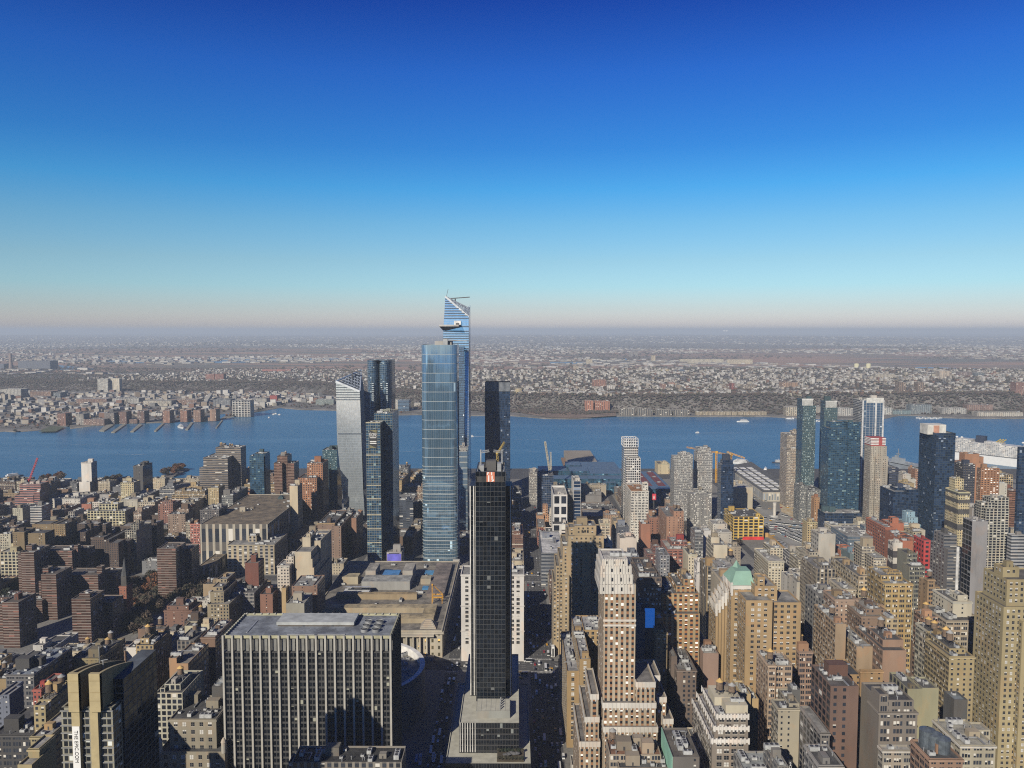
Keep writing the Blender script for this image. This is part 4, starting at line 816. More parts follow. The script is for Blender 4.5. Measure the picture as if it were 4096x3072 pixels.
for x in (-205,-88):
    mm = MB(); 
    for k in range(5): mm.box(x-8+k*1.2,x+8-k*1.2,y0+6+k*1.4,y0+20-k*1.4,zt-1+k*1.5,zt+.5+k*1.5)
    mm.build('stepped_roof', plainwall(), e, (.42,.38,.31))
bx = [(xa,xb,y0-6,y1,G,zt)]; HERO.append(dict(boxes=bx,px0=1330,px1=1810,pyb=2660,Y=y0)); REG.append(dict(root=e, boxes=bx, hero=True)); PO = (xa,xb,y0,y1,zt)
# site behind it
B('M2',1935,2090,1060,1200,1062,26,'lgrey','gd','bl','site_office','temporary site building wrapped in violet sheeting on the railyard deck',bay=14,flo=9,wcol=(.42,.40,.42),amount=.3)
m = MB(); xa_, xb_, z_ = face('M2',1940,2084,1078,1061); z0_ = onY(*cp('M2',1940,1190),1061)[1]; m.box(xa_,xb_,1061.2,1061.8,z0_,z_,0,True); m.build('sheeting', flat('violet_sheet', (.14,.13,.62), .7), REG[-1]['root'])
B('M2',1770,1930,1092,1200,1075,24,'grey','bl','bl','site_office','grey temporary block with a dark poster left of the violet sheeting',wcol=(.30,.30,.30),amount=.3)
B('M2',1995,2210,520,780,1290,60,'navy','rb','gn','office_block','wide dark navy office block behind the rounded blue tower',flo=4.2,wcol=(.05,.07,.11))

# white loft behind the black tower, with separate windows
xa, xb, z = face('M3',632,1285,1290,770); NW = dict(bay=5.6, flo=4.35, ww=.56, wh=.62, left=False, zmin=G+14)
e = building('loft_tower', 'building', 'white terracotta loft block seen on both sides of the black tower', [(xa,xb,770,800,G,z)], (.74,.73,.71), 'bl', cornice=(.74,.73,.71), win=NW, amount=1); hero_box([(xa,xb,770,800,G,z)], 2679)
mm = MB()
for zz in (z-32, G+30): mm.box(xa-.5,xb+.5,769.4,770,zz,zz+1,0,True)
mm.build('string_course', plainwall(), e, (.74,.73,.71))
# stepped stone hotel
def zat(y, Y): return onY(*cp('M3',1800,y),Y)[1]
Yh = 785; X = lambda x, Y=Yh: onY(*cp('M3',x,900),Y)[0]
bxs = [(X(1745),X(2112),Yh,Yh+48,G,zat(890,Yh)),(X(1690),X(1745),Yh+1,Yh+47,G,zat(1000,Yh)),(X(1658),X(1690),Yh+2,Yh+46,G,zat(1135,Yh)),(X(1620),X(1658),Yh+1,Yh+45,G,zat(1205,Yh)),(X(1597),X(1620),Yh+2,Yh+44,G,zat(1375,Yh)),(X(1815),X(2040),Yh+5,Yh+30,zat(890,Yh)-1.2,zat(785,Yh+5)),(X(1755),X(1815),Yh+7,Yh+26,zat(890,Yh)-1.2,zat(800,Yh+7)),(X(1690),X(1755),Yh-5,Yh+1,G,zat(1310,Yh-5))]
e = building('hotel', 'building', 'sand coloured stepped hotel tower half in shadow right of the long street', bxs, (.46,.345,.18), 'bl', win=dict(bay=4.6, flo=3.7, ww=.36, wh=.48, left=True, zmin=G+12), amount=.6); hero_box(bxs, 2663)
m = MB(); x0, x1 = X(1745), X(2112)
for a, b_ in ((X(1890),X(1980)),(X(2060),X(2112))): m.box(a,b_,Yh-2.0,Yh,G,zat(1050 if a < X(2000) else 1330,Yh),0)
m.build('shaft', plainwall(), e, (.42,.315,.165))
m = MB()
for i in range(3): x = X(1895+i*28); m.box(x-.9,x+.9,Yh+4.8,Yh+5,zat(868,Yh),zat(845,Yh)); m.cyl(x,Yh+4.9,zat(845,Yh),zat(845,Yh)+.1,.9,None,10)
m.build('arched_window', BLACKM, e)
sx0, sz = onY(*cp('B3',1573,385),Yh-2); _, sz0 = onY(*cp('B3',1573,488),Yh-2); m = MB(); m.box(sx0-.3,sx0+2.6,Yh-7,Yh-.5,sz0,sz,0,True); s_ = m.build('vertical_sign', PAPER, e)
for k in range(9): m = MB(); zz = sz-1.5-k*(sz-sz0-2)/9; m.box(sx0+.3,sx0+1.9,Yh-7.1,Yh-7.0,zz-.9,zz,0,True); m.build('sign_letter', INK, s_)
# tower with white terracotta crown and tan stripes
Yn = 510; NX = lambda x, c='B4': onY(*cp(c,x,900),Yn)[0]; NZ = lambda y, c='B4', Y=Yn: onY(*cp(c,200,y),Y)[1]
sh = (NX(32),NX(360)); zs = NZ(1395,'M4'); CRM = (.70,.68,.63); TANP = (.47,.39,.27)
pier = facade(ww=.46, wh=.50, glass=(.012,.014,.018), sp=(.17,.085,.04), blind=.30, blindc=(.58,.57,.54), tilt=.01); STRP = (3.42,3.75)
bxs = [(sh[0],sh[1],Yn,Yn+34,G,zs)]
def tier(x0, x1, yt, dY, D2, c='B4'): return (NX(x0,c),NX(x1,c),Yn+dY,Yn+dY+D2,G,NZ(yt,c,Yn+dY))
wings = [tier(22,566,985,-5,40),(NX(365),NX(560),Yn-3.5,Yn+30,G,NZ(745)),tier(562,652,700,12,26),tier(610,705,925,6,36),tier(662,760,1150,0,40),(NX(1975,'B3'),NX(2055,'B3'),Yn-1,Yn+40,G,NZ(885,'B3')),(NX(1915,'B3'),NX(2060,'B3'),Yn-3,Yn+44,G,NZ(1105,'B3')),(NX(1855,'B3'),NX(2065,'B3'),Yn-6,Yn+48,G,NZ(1335,'B3')),tier(25,575,1235,-9,44)]
e = thing('office_tower', 'tall tan and rust striped tower with a white stepped crown', 'building', ((sh[0]+sh[1])/2, Yn, G)); m = MB(); rm = MB(); cm = MB()
for i, (a0,a1,b0,b1,c0,c1) in enumerate(bxs+wings):
    m.prism(rect(a0,a1,b0,b1), c0, c1, 0, None, STRP, 0); q = m.parapet(rect(a0,a1,b0,b1), c1-1, c1, .6, 1); rm = MB(); rm.face([(*t, c1-1) for t in q]); rm.build('roof', roofing(), e, (.20,.19,.185))
    if i: 
        hh = 3.4; k = .35
        cm.box(a0-k,a1+k,b0-k,b0,c1-hh,c1+.2,0,True); cm.box(a0-k,a0,b0,b1,c1-hh,c1+.2,0,True); cm.box(a1,a1+k,b0,b1,c1-hh,c1+.2,0,True)
        for t in range(int((a1-a0)/2.5)): cm.box(a0+t*2.5+.5,a0+t*2.5+1.3,b0-k-.25,b0-k,c1-hh-1.2,c1+.1,0,True)
m.build('wall', [pier, plainwall()], e, TANP); cm.build('terracotta_band', plainwall(), e, CRM)
cr = MB(); levels = [(1490,1395,2,362),(1395,1300,8,350),(1300,1215,12,338),(1215,1150,30,300)]
for i, (y0_, y1_, u0, u1) in enumerate(levels):
    a0, a1 = NX(u0,'M4'), NX(u1,'M4'); b0 = Yn-.4+i*1.2; cr.prism(rect(a0,a1,b0,Yn+34-i*1.5), NZ(y0_,'M4'), NZ(y1_,'M4'), 0, None, (5,4.2), 0); cr.parapet(rect(a0,a1,b0,Yn+34-i*1.5), NZ(y1_,'M4')-1, NZ(y1_,'M4'), 1.2, 1)
    for t in range(11): x = a0+(a1-a0)*(t+.5)/11; cr.box(x-.3,x+.3,b0-.45,b0,NZ(y0_,'M4'),NZ(y1_,'M4')+.6,1)
cr.face([(NX(36,'M4'),Yn+5,NZ(1150,'M4')-1),(NX(296,'M4'),Yn+5,NZ(1150,'M4')-1),(NX(296,'M4'),Yn+28,NZ(1150,'M4')-1),(NX(36,'M4'),Yn+28,NZ(1150,'M4')-1)],2)
cr.build('crown', [facade(ww=.26, wh=.42, glass=NG, blind=.05), plainwall(), roofing()], e, CRM)
m = MB()
for y in (8,45,130,185): zz = NZ(y); 
m.box(sh[0]-.3,sh[1]+.3,Yn-.35,Yn,NZ(190),NZ(170),0,True); m.box(sh[0]-.3,sh[1]+.3,Yn-.35,Yn,NZ(140),NZ(118),0,True); m.build('belt', plainwall(), e, CRM)
for dx in (3,9): inst(UNITS[3], e, (dx-4, 14, NZ(1150,'M4')-1-G), 0)
allb = bxs+wings; HERO.append(dict(boxes=allb,px0=cp('B3',1850,0)[0],px1=cp('B4',760,0)[0],pyb=2950,Y=Yn-9)); REG.append(dict(root=e, boxes=[bxs[0]]+wings, hero=True))
# loft with arched windows left of the striped tower
Yt = 600; xa, xb, z = face('B3',1862,1975,530,Yt); x2 = onY(*cp('B3',1735,900),Yt)[0]
e = building('loft_building', 'building', 'ochre brick loft with arched top windows and a grey toothed roof', [(xa,xb,Yt,Yt+95,G,z),(x2,xa,Yt+6,Yt+88,G,z-12),(xb,xb+24,Yt+60,Yt+95,G,z)], (.42,.275,.10), 'bl', win=dict(bay=4.4, flo=3.9, ww=.5, wh=.62, left=True, zmin=G+6), roofcol=(.42,.42,.43)); hero_box([(xa,xb,Yt,Yt+95,G,z)], 3060)
# twin-finned yellow tower with banner
Ye = 330; xa, xb, z = face('B1',632,1165,1030,Ye); e = thing('apartment_tower', 'dark glass tower with twin yellow stone fins and a vertical lettered banner', 'building', ((xa+xb)/2, Ye, G)); EP = 38
m = MB(); EPG = facade(ww=.86, wh=.72, glass=(.012,.014,.017), rough=.1, blind=.18, blindc=(.42,.44,.42), sub=3); zt_ = onY(*cp('B1',900,1065),Ye)[1]
m.prism(rect(xa,xb,Ye,Ye+EP), G, zt_, 0, None, ((xb-xa)/3,3.25), 0); m.parapet(rect(xa,xb,Ye,Ye+EP), zt_-.2, z, .8, 1); m.face([(xa+.8,Ye+.8,zt_),(xb-.8,Ye+.8,zt_),(xb-.8,Ye+EP-.8,zt_),(xa+.8,Ye+EP-.8,zt_)],2)
m.build('wall', [EPG, plainwall(), roofing()], e, (.30,.29,.21)); m = MB()
for k in range(30): zz = zt_-k*3.25; m.box(xa-.3,xb+.3,Ye-.5,Ye,zz-.22,zz+.22,0,True)
m.build('slab_edge', flat('slab_grey', (.26,.265,.26), .8), e)
YS = flat('yellow_stone', (.42,.345,.19), .85, 0, .10, .3)
for (u0, u1, t0, t1) in ((697,808,738,822),(917,1030,930,1012)):
    a, zt1 = onY(*cp('B1',u0,685),Ye-3); b_, _ = onY(*cp('B1',u1,685),Ye-3); ta, zk = onY(*cp('B1',t0,1068),Ye-2); tb, _ = onY(*cp('B1',t1,1068),Ye-2)
    m = MB(); n = 14
    pr = [(Ye-3+i*(EP+2)/n, zt1-11*(i/n)**1.5) for i in range(n+1)]   # gently falling curved top running back
    for i in range(n):
        (ya_, za_), (yb_, zb_) = pr[i], pr[i+1]
        m.face([(b_,ya_,zk),(b_,yb_,zk),(b_,yb_,zb_),(b_,ya_,za_)],1); m.face([(b_-1.2,yb_,zk),(b_-1.2,ya_,zk),(b_-1.2,ya_,za_),(b_-1.2,yb_,zb_)],1); m.face([(b_-1.2,ya_,za_),(b_,ya_,za_),(b_,yb_,zb_),(b_-1.2,yb_,zb_)])
        if u0 < 800: m.face([(a,yb_,zk),(a,ya_,zk),(a,ya_,za_),(a,yb_,zb_)],1); m.face([(a+1.2,ya_,zk),(a+1.2,yb_,zk),(a+1.2,yb_,zb_),(a+1.2,ya_,za_)],1); m.face([(a,ya_,za_),(a+1.2,ya_,za_),(a+1.2,yb_,zb_),(a,yb_,zb_)])
    m.box(a,b_,Ye-3,Ye-1.2,zk,zt1,0,True); m.box(ta,tb,Ye-2,Ye-.05,G,zk,0)
    for zz in (760,880,968): m.box(a-.03,b_+.03,Ye-3.06,Ye-3,onY(*cp('B1',u0,zz),Ye-3)[1],onY(*cp('B1',u0,zz),Ye-3)[1]+.25,1)
    m.build('stone_fin', [YS, flat('fin_flank', (.36,.28,.14), .9, 0, .2, .2)], e)
xg0, xg1, zg = face('B1',1110,1240,890,Ye+6); m = MB(); m.prism(rect(xb-6,xb+1.0,Ye+8,Ye+EP+2), G, z+9, 0, 1, (4,3.25), 0); m.build('glass_wing', [mat('gk'), roofing()], e, (.09,.11,.14))
m = MB(); x, z_ = onY(*cp('B1',960,640),Ye+25); m.box(x-5,x+5,Ye+14,Ye+26,zt_,z_); m.build('lift_house', flat('lift_house_ochre', (.42,.27,.08), .9), e)
m = MB(); x, z_ = onY(*cp('B1',1068,545),Ye+16); m.beam((x,Ye+16,zt_),(x,Ye+16,z_),.3); m.beam((x-1,Ye+16,z_),(x+2.2,Ye+16,z_+.6),.25); x, z_ = onY(*cp('B1',1025,400),Ye+20); m.beam((x,Ye+20,zt_),(x,Ye+20,z_),.25); m.build('mast', STEEL, e)
ta, z1_ = onY(*cp('B1',748,1228),Ye-2.2); tb, _ = onY(*cp('B1',824,1228),Ye-2.2); z0_ = onY(*cp('B1',748,2100),Ye-2.2)[1]; m = MB(); m.box(ta,tb,Ye-2.35,Ye-2.1,z0_,z1_,0,True); sg = m.build('banner', PAPER, e)
text('THE EPIC.COM', sg, (ta+tb)/2, Ye-2.45, z1_-1.7, 2.15, INK, rot=(90,90,0), align='LEFT', ext=.02)
bx = [(xa,xb+1,Ye-3,Ye+EP+14,G,z+20)]; hero_box([(xa,xb,Ye,Ye+EP,G,z)], 3100); REG.append(dict(root=e, boxes=[(xa,xb,Ye,Ye+EP,G,z)], hero=True))
# ornate grey block bottom left
Yo = 505; xa, xb, z = face('B1',1755,2240,1150,Yo); x2, x3, z2 = face('B1',1640,2330,1490,Yo-6)
e = building('hotel', 'building', 'ornate grey stone block with arched windows and domed corner turrets', [(xa,xb,Yo,Yo+34,G,z),(x2,x3,Yo-6,Yo+50,G,z2)], (.33,.295,.215), 'bl', win=dict(bay=5.6, flo=5.2, ww=.42, wh=.5, left=True, zmin=G+30), cornice=(.40,.37,.29), roofcol=(.09,.09,.09)); hero_box([(xa,xb,Yo,Yo+34,G,z)], 3100)
for x, y in ((x2+1,Yo-5),(x3-1,Yo-5),(x2+1,Yo+22),(x3-1,Yo+22),(x3-1,Yo+44)):
    m = MB(); m.cyl(x,y,z2-1,z2+6,1.5,None,10); m.cyl(x,y,z2+6,z2+7.5,1.8,1.3,10); m.cyl(x,y,z2+7.5,z2+9.4,1.3,.1,10,0,False); m.build('turret', plainwall(), e, (.52,.50,.43))
a, b_ = x3-20, x3-2; m = MB(); fx, fz = onY(*cp('B2',0,920),Yo+30); m.box(xb-14,xb+1,Yo+30,Yo+46,z,z+8,0); m.build('plant_screen', plainwall(), e, (.10,.10,.10))
for i in range(2):
    for j in range(2): m = MB(); m.cyl(xb-10.5+i*7,Yo+34+j*7.5,z+8,z+9.3,3.0,None,14,0,False); m.cyl(xb-10.5+i*7,Yo+34+j*7.5,z+8.2,z+8.4,2.8,None,14,1); m.build('cooling_tower', [STEEL, flat('fan_pale', (.30,.33,.34), .6)], e)
# tall yellow tower at the right edge
Yv = 505; V1 = [face('B5',2060,2400,135,Yv), face('B5',1700,2060,60,Yv)]
xf = onY(4012, 2500, Yv)[0]; zS = onY(3912, 2363, Yv+32)[1]; zC = onY(4014, 2318, Yv+4)[1]
bxs = [(xf,xf+90,Yv,Yv+32,G,zS),(xf+4,xf+90,Yv+4,Yv+30,zS-1,zC),(xf+10,xf+90,Yv-4,Yv,G,onY(*cp('B5',2060,140),Yv-4)[1]),(onY(*cp('M5',1985,1250),Yv+12)[0],onY(*cp('M5',2155,1250),Yv+12)[0],Yv+12,Yv+22,zC-2,onY(*cp('M5',1980,1215),Yv+12)[1])]
e = building('office_tower', 'building', 'tall mustard yellow brick tower cut by the right edge', bxs, (.40,.325,.15), 'bl', win=dict(bay=3.5, flo=3.75, ww=.44, wh=.50, left=True, zmin=G+20), roofcol=(.12,.11,.10)); hero_box(bxs, 3100)
# green-roofed set-back tower
Yg = 560; xa, xb, z = face('M4',1515,1790,1560,Yg); zg = onY(*cp('M4',1500,1500),Yg)[1]
Xg = lambda x, c='M4': onY(*cp(c,x,1500),Yg)[0]; Zg = lambda y, c='M4': onY(*cp(c,1500,y),Yg)[1]
bxs = [(xa,xb,Yg,Yg+30,G,z),(xb,Xg(2120),Yg+6,Yg+34,G,Zg(1610)),(Xg(1660),Xg(1895),Yg+12,Yg+40,G,Zg(1465)),(Xg(1695),Xg(1770),Yg+14,Yg+24,G,Zg(1380)),(Xg(1450),Xg(1690),Yg+22,Yg+46,G,Zg(1500))]+[(Xg(1500-k*22),xa,Yg+24+k*3.2,Yg+48+k*3,G,Zg(1500+k*55)) for k in range(1,7)]
e = building('loft_tower', 'building', 'golden brick set-back tower with white terracotta steps and a mint green hipped roof', bxs, (.46,.305,.125), 'bl', win=dict(bay=4.6, flo=3.9, ww=.46, wh=.46, left=True, zmin=G+30), amount=.5); hero_box(bxs, 2610)
a0, a1, b0, b1, zz = Xg(1445), Xg(1692), Yg+21, Yg+47, Zg(1500); zt2 = Zg(1375); m = MB(); q = [(a0+5,b0+7),(a1-1,b0+7),(a1-1,b1-7),(a0+5,b1-7)]; p = rect(a0,a1,b0,b1)
for i in range(4): j = (i+1) % 4; m.face([(*p[i],zz),(*p[j],zz),(*q[j],zt2),(*q[i],zt2)])
m.face([(*t,zt2) for t in q]); m.cyl((a0+a1)/2,b1-8,zt2-3,zt2+5,5,.1,4,0,False); m.build('hipped_roof', flat('copper_green', (.23,.39,.31), .8, 0, .12, .1), e)
cm = MB()
for (u0,u1,v0,v1,c0,c1) in bxs[4:]:
    cm.box(u0-.5,u1,v0-.5,v0,c1-3.2,c1+.5,0,True); cm.box(u0-.5,u0,v0,v1,c1-3.2,c1+.5,0,True)
    for t in range(6): cm.box(u0-.8,u0-.5,v0+t*4,v0+t*4+1,c1-6,c1+1.5,0,True); 
    cm.box(u0-.6,u0+1.0,v0-.8,v0-.5,c1-8,c1+2,0,True)
cm.build('terracotta_trim', plainwall(), e, (.74,.72,.68))
# white trimmed stepped loft
Yw = 455; Xw = lambda x, Y=Yw: onY(*cp('B4',x,1100),Y)[0]; Zw = lambda y, Y=Yw: onY(*cp('B4',1300,y),Y)[1]
bxs = [(Xw(1168,Yw-6),Xw(1545,Yw-6),Yw-6,Yw+44,G,Zw(1365,Yw-6)),(Xw(1190,Yw-3),Xw(1540,Yw-3),Yw-3,Yw+40,G,Zw(1235,Yw-3)),(Xw(1215),Xw(1535),Yw,Yw+36,G,Zw(1110)),(Xw(1305,Yw+4),Xw(1530,Yw+4),Yw+4,Yw+14,G,Zw(1010,Yw+4)),(Xw(1160,Yw+20),Xw(1420,Yw+20),Yw+14,Yw+30,G,Zw(925,Yw+14))]
e = building('loft_tower', 'building', 'brown stepped loft with bright white scalloped cornices and a steel tank', bxs, (.25,.215,.18), 'bl', win=dict(bay=4.2, flo=4.0, ww=.66, wh=.6, left=True, zmin=G+26), tanks=3, roofcol=(.36,.36,.40)); hero_box(bxs, 3060)
cm = MB()
for (u0,u1,v0,v1,c0,c1) in bxs[:3]:
    cm.box(u0-.6,u1+.6,v0-.6,v0,c1-1.6,c1+.3,0,True); cm.box(u0-.6,u0,v0,v1,c1-1.6,c1+.3,0,True)
    for t in range(10): x = u0+(u1-u0)*t/9; cm.box(x-.5,x+.5,v0-.9,v0-.6,c1-2.4,c1+1.2,0,True); y = v0+(v1-v0)*t/9; cm.box(u0-.9,u0-.6,y-.5,y+.5,c1-2.4,c1+1.2,0,True)
cm.build('cornice', plainwall(), e, (.76,.74,.70)); m = MB(); (u0,u1,v0,v1,c0,c1) = bxs[3]; m.box(u0-.1,u1+.1,v0-.1,v1+.1,bxs[2][5]-.9,c1+.1); (u0,u1,v0,v1,c0,c1) = bxs[4]; m.box(u0-.1,u1+.1,v0-.1,v1+.1,bxs[2][5]-.9,c1+.1); m.build('penthouse', plainwall(), e, (.62,.57,.42))
# department store roofs at the bottom edge
def low(name, label, px, zt, col, roofc, wall='lo', **kw):
    pts = [onZ(*cp(c_,x,y),zt) for c_, x, y in px]; x0, x1 = min(p[0] for p in pts), max(p[0] for p in pts); y0, y1 = min(p[1] for p in pts), max(p[1] for p in pts)
    bx = [(x0,x1,y0,y1,G,zt)]; e = building(name, 'building', label, bx, col, wall, roofcol=roofc, **kw); HERO.append(dict(boxes=bx,px0=0,px1=1,pyb=3100,Y=y0)); return e
low('department_store', 'department store roof of grey and rust sections at the bottom edge', [('B4',60,1345),('B4',575,1345),('B4',575,1520)], 88, (.40,.33,.24), (.30,.145,.08), amount=1.4, bulks=3, tanks=1)
low('department_store', 'lower store wing with dark glazed roof panels at the very bottom', [('B4',165,1525),('B4',690,1525),('B4',690,1659)], 84, (.36,.30,.22), (.10,.105,.11), amount=1.2)
low('office_block', 'dark roofed corner block with mint green flank wall at the bottom edge', [('B4',640,1240),('B4',900,1240),('B4',980,1545)], 96, (.16,.15,.14), (.14,.125,.11), 'few', amount=1.0, bulks=0)
x0, x1, y0, y1, z0, z1 = REG[-1]['boxes'][0]; m = MB(); m.box(x0-.3,x0,y0,y1,z1-24,z1+.2,0,True); m.build('painted_flank', flat('mint_paint', (.26,.52,.40), .85, 0, .2, .1), REG[-1]['root'])
low('hotel', 'dark flat hotel roof edged in pale stone in front of the finned slab', [('B2',1035,1430),('B2',2090,1430),('B2',2090,1600)], 85, (.30,.28,.24), (.025,.026,.028), 'pk', amount=1.2)
low('hotel', 'lower hotel wing with pale parapet before the finned slab', [('B2',965,1510),('B2',1470,1510),('B2',1470,1605)], 82, (.34,.32,.27), (.03,.03,.032), 'gd', amount=.6)
p = [onZ(*cp('B4',x,y),98) for x, y in ((1385,1480),(1990,1659))]; q = [onZ(*cp('B4',x,y),108) for x, y in ((1620,1395),(1955,1640))]
bxs = [(p[0][0],q[1][0]+3,q[1][1]-8,p[0][1],G,98),(q[0][0]+4,q[1][0],q[1][1],q[0][1],97,108)]
e = building('loft_building','building','low loft roof crowded with pale machines and a grey metal penthouse at the bottom edge',bxs,(.30,.29,.27),'lo','lo',roofcol=(.34,.37,.38),amount=2.2); HERO.append(dict(boxes=bxs,px0=0,px1=1,pyb=3100,Y=bxs[0][2]))
sx_, sz_ = onY(*cp('PX',3161,3047),405); m = MB(); m.box(sx_-1.0,sx_+1.0,404.6,405,sz_-9,sz_+1.2,0,True); sg = m.build('sign', INK, REG[-1]['root'])
for k_, ch_ in enumerate('KAU'): text(ch_, sg, sx_, 404.5, sz_-.4-k_*1.35, 1.7, PAPER)
# unseen towers added south of the view to shade the lower left
for k_, (x0, y0, w_, h_) in enumerate(((-395,268,40,150),(-330,165,40,165))):
    building('office_tower','building',['broad','slim'][k_]+' unseen office tower added outside the left edge for its shadow',[(x0,x0+w_,y0,y0+w_,G,h_)],(.3,.28,.24),'pu',bulks=1)
# unseen towers added behind the viewpoint for the glass facades to mirror
for k_, (x0, y0, w_, h_) in enumerate(((-640,-260,60,150),(-520,-420,50,210),(-400,-180,56,120),(-330,-520,60,240),(-250,-300,50,165),(-170,-640,60,280),(-120,-230,40,130),(60,-330,60,190),(140,-560,60,250),(230,-240,50,160),(330,-420,60,230),(450,-300,60,180),(600,-460,60,260),(-760,-520,60,190))):
    building('office_tower','building','unseen tower %s behind the viewpoint' % ['far left','left and tall','left and low','left, second row','left, near','tall left of the middle','low left of the middle','right of the middle','right, second row','right, near','right and tall','right and low','far right','farthest left'][k_],[(x0,x0+w_,y0,y0+w_,G,h_)],(.34,.30,.24),'pu',bulks=0,amount=0)
# ---------------------------------------------------------------- the named buildings, left to right, far to near
ND = dict(par=.8)
# left, by the river
B('M1',840,945,130,450,1600,22,'white','few','gn','apartment_tower','narrow white slab tower with a few square dark windows near the left riverbank',ex=[(818,932,330,-6,18)],roofcol=(.5,.5,.5))
B('M1',1380,1480,165,440,1500,40,'dgrey','few','gn','apartment_tower','slim charcoal tower with one dotted column of windows before the river',ex=[(1410,1480,205,-.8,10)])
B('M1',1250,1385,338,500,1440,26,'ltyel','pu','pu','apartment_block','small pale yellow block left of the slim charcoal tower',bay=4)
B('M1',1032,1150,460,540,1430,26,'lgrey','bl','bl','warehouse','pale grey windowless box with a green tinted roof edge and two tanks',tanks=2)
B('T1',1722,1968,1450,1640,1560,62,'grey','rb','rb','office_block','huge brown ziggurat warehouse of banded storeys topped by many tanks',ex=[(1756,1966,1362,0,60),(1862,2080,1275,30,31)],tanks=4,flo=3.8,wcol=(.30,.25,.20))
B('M2',512,660,62,720,1310,34,'teal','gt','gn','apartment_tower','teal glass tower with lit patchwork panes left of the orange brick towers',ex=[(562,675,38,4,24)],par=.5)
B('M2',765,850,135,400,1500,40,'grey','ba','ba','apartment_tower','grey balconied wing left of the tall brick tower with a chimney stack',ex=[(800,905,62,10,30),(908,975,140,4,34)],wcol=(.34,.22,.16),tanks=1)
B('M2',1015,1210,290,655,1250,40,'orange','pu','pk','apartment_block','orange brick grid block joined to a taller windowless orange tower',ex=[(1108,1270,140,16,40)],bay=3.6,wcol=(.42,.19,.085))
B('M2',1268,1345,140,350,1340,36,'teal','gg','gn','office_tower','slim tower of white louvres over green glass behind the orange brick block',ex=[(1268,1420,-2,2,34)])
B('M2',928,1012,372,525,1190,26,'cream','bl','pu','apartment_block','plain cream box wedged left of the orange brick grid block')
B('M2',225,340,470,770,1230,70,'grey','bb','bb','apartment_block','grey glass block with stacked balconies left of the teal glass tower',flo=3.2,wcol=(.25,.27,.26))
B('M2',0,195,620,850,1125,34,'grey','pu','pu','apartment_block','sooty grey brick block with a regular grid of pale windows',bay=3.4,wcol=(.15,.14,.145))
B('M2',84,192,392,510,1370,30,'yellow','pu','pu','apartment_block','small ochre block below the huge brown ziggurat warehouse')
B('M2',740,850,535,640,1230,50,'teal','gn','gn','office_block','low dark blue glass block right of the teal glass tower')
B('M2',452,512,440,560,1330,26,'orange','bl','pu','apartment_block','small orange box squeezed left of the teal glass tower')
B('M1',905,1295,632,850,1310,36,'ltyel','gd','pg','loft_building','long pale yellow loft with tall grid windows in the left middle distance',bay=5.2,flo=4.4,ex=[(1025,1220,560,14,20)],wcol=(.62,.57,.33))
B('M1',1250,1425,512,640,1400,90,'stone','hf','pu','loft_building','pale grey loft with a long shaded side behind the pale yellow grid loft',wcol=(.5,.48,.40),tanks=2)
B('M1',845,945,560,640,1400,26,'terra','bl','bl','loft_building','low salmon red box at the left end of the pale yellow grid loft',wcol=(.45,.16,.10))
B('M1',310,430,585,780,1330,26,'lgrey','rb','rb','office_block','white banded block with dark ribbon windows on the left',flo=4.2,wcol=(.6,.6,.58))
B('M1',130,232,602,700,1340,40,'cream','hf','bl','apartment_block','cream block left of the white banded block',wcol=(.52,.50,.38))
B('M1',708,770,640,740,1330,30,'offw','gd','bl','apartment_block','small white block with large panes between banded block and yellow loft')
B('M1',150,345,470,520,1400,30,'pink','rb','rb','unfinished_building','unfinished concrete frame with pink netting under the red crane',ex=[(200,420,352,10,26),(350,410,420,-8,8)],flo=4,wcol=(.46,.20,.17),amount=.2)
B('M1',1640,1790,560,640,1290,34,'terra','pu','pu','loft_building','red brick block with white roof sheds right of the pale loft',ex=[(1660,1790,535,8,12)],wcol=(.30,.13,.09),tanks=1)
B('M1',1740,1920,665,760,1230,30,'brown','hf','hf','loft_building','brown brick block left of the small painted red tenement',ex=[(1840,1955,610,14,16)],wcol=(.30,.21,.155))
B('M1',1925,1970,745,850,1150,20,'stone','pu','pu','tenement','narrow tenement with fire escapes beside the red one')
B('M1',1970,2070,765,850,1150,18,'terra','p3','pu','tenement','bright salmon red tenement with white windows',wcol=(.50,.17,.13))
# left, brick housing towers
for i, (x0, x1, yt, yb, Y, D, exx) in enumerate(((785,1015,765,1000,1150,24,[(1015,1095,770,6,18)]),(785,885,850,1000,1090,40,[]),(940,1075,905,1090,1040,20,[(1075,1130,930,-6,60),(1130,1225,962,-14,20),(1225,1320,950,4,16)]),(1250,1365,785,950,1110,20,[(1440,1625,760,6,22)]))):
    B('M1',x0,x1,yt,yb,Y,D,'dbrown','pu','pu','housing_block',['long dark brown housing slab below the pale yellow loft','squat dark brown housing wing in front of the long slab','dark brown cross-shaped housing block behind the church spire','dark brown housing block behind the pale gridded block'][i],ex=exx,bay=3,flo=2.9,wcol=(.115,.078,.062),amount=.2)
B('M1',335,515,770,1000,1080,24,'dbrown','hf','pu','housing_block','L-shaped brown housing block with a sunlit mustard wing on the left',ex=[(515,570,765,-4,34),(570,675,768,-9,30)],bay=3,flo=2.9,wcol=(.27,.19,.085),amount=.2)
B('M1',130,250,850,1000,1020,24,'dbrown','hf','pu','housing_block','low mustard and brown housing wings left of the L-shaped block',ex=[(250,465,862,4,22)],bay=3,flo=2.9,wcol=(.25,.18,.085),amount=.2)
B('M1',1295,1410,835,1010,1060,46,'stone','gd','pw','apartment_block','pale grey gridded block with a box bulkhead among the brown housing',ex=[(1355,1435,765,8,18)],bay=3.2,flo=3,wcol=(.40,.38,.30))
PS = dict(flo=2.9, bay=5, amount=.35, roofcol=(.115,.095,.08))
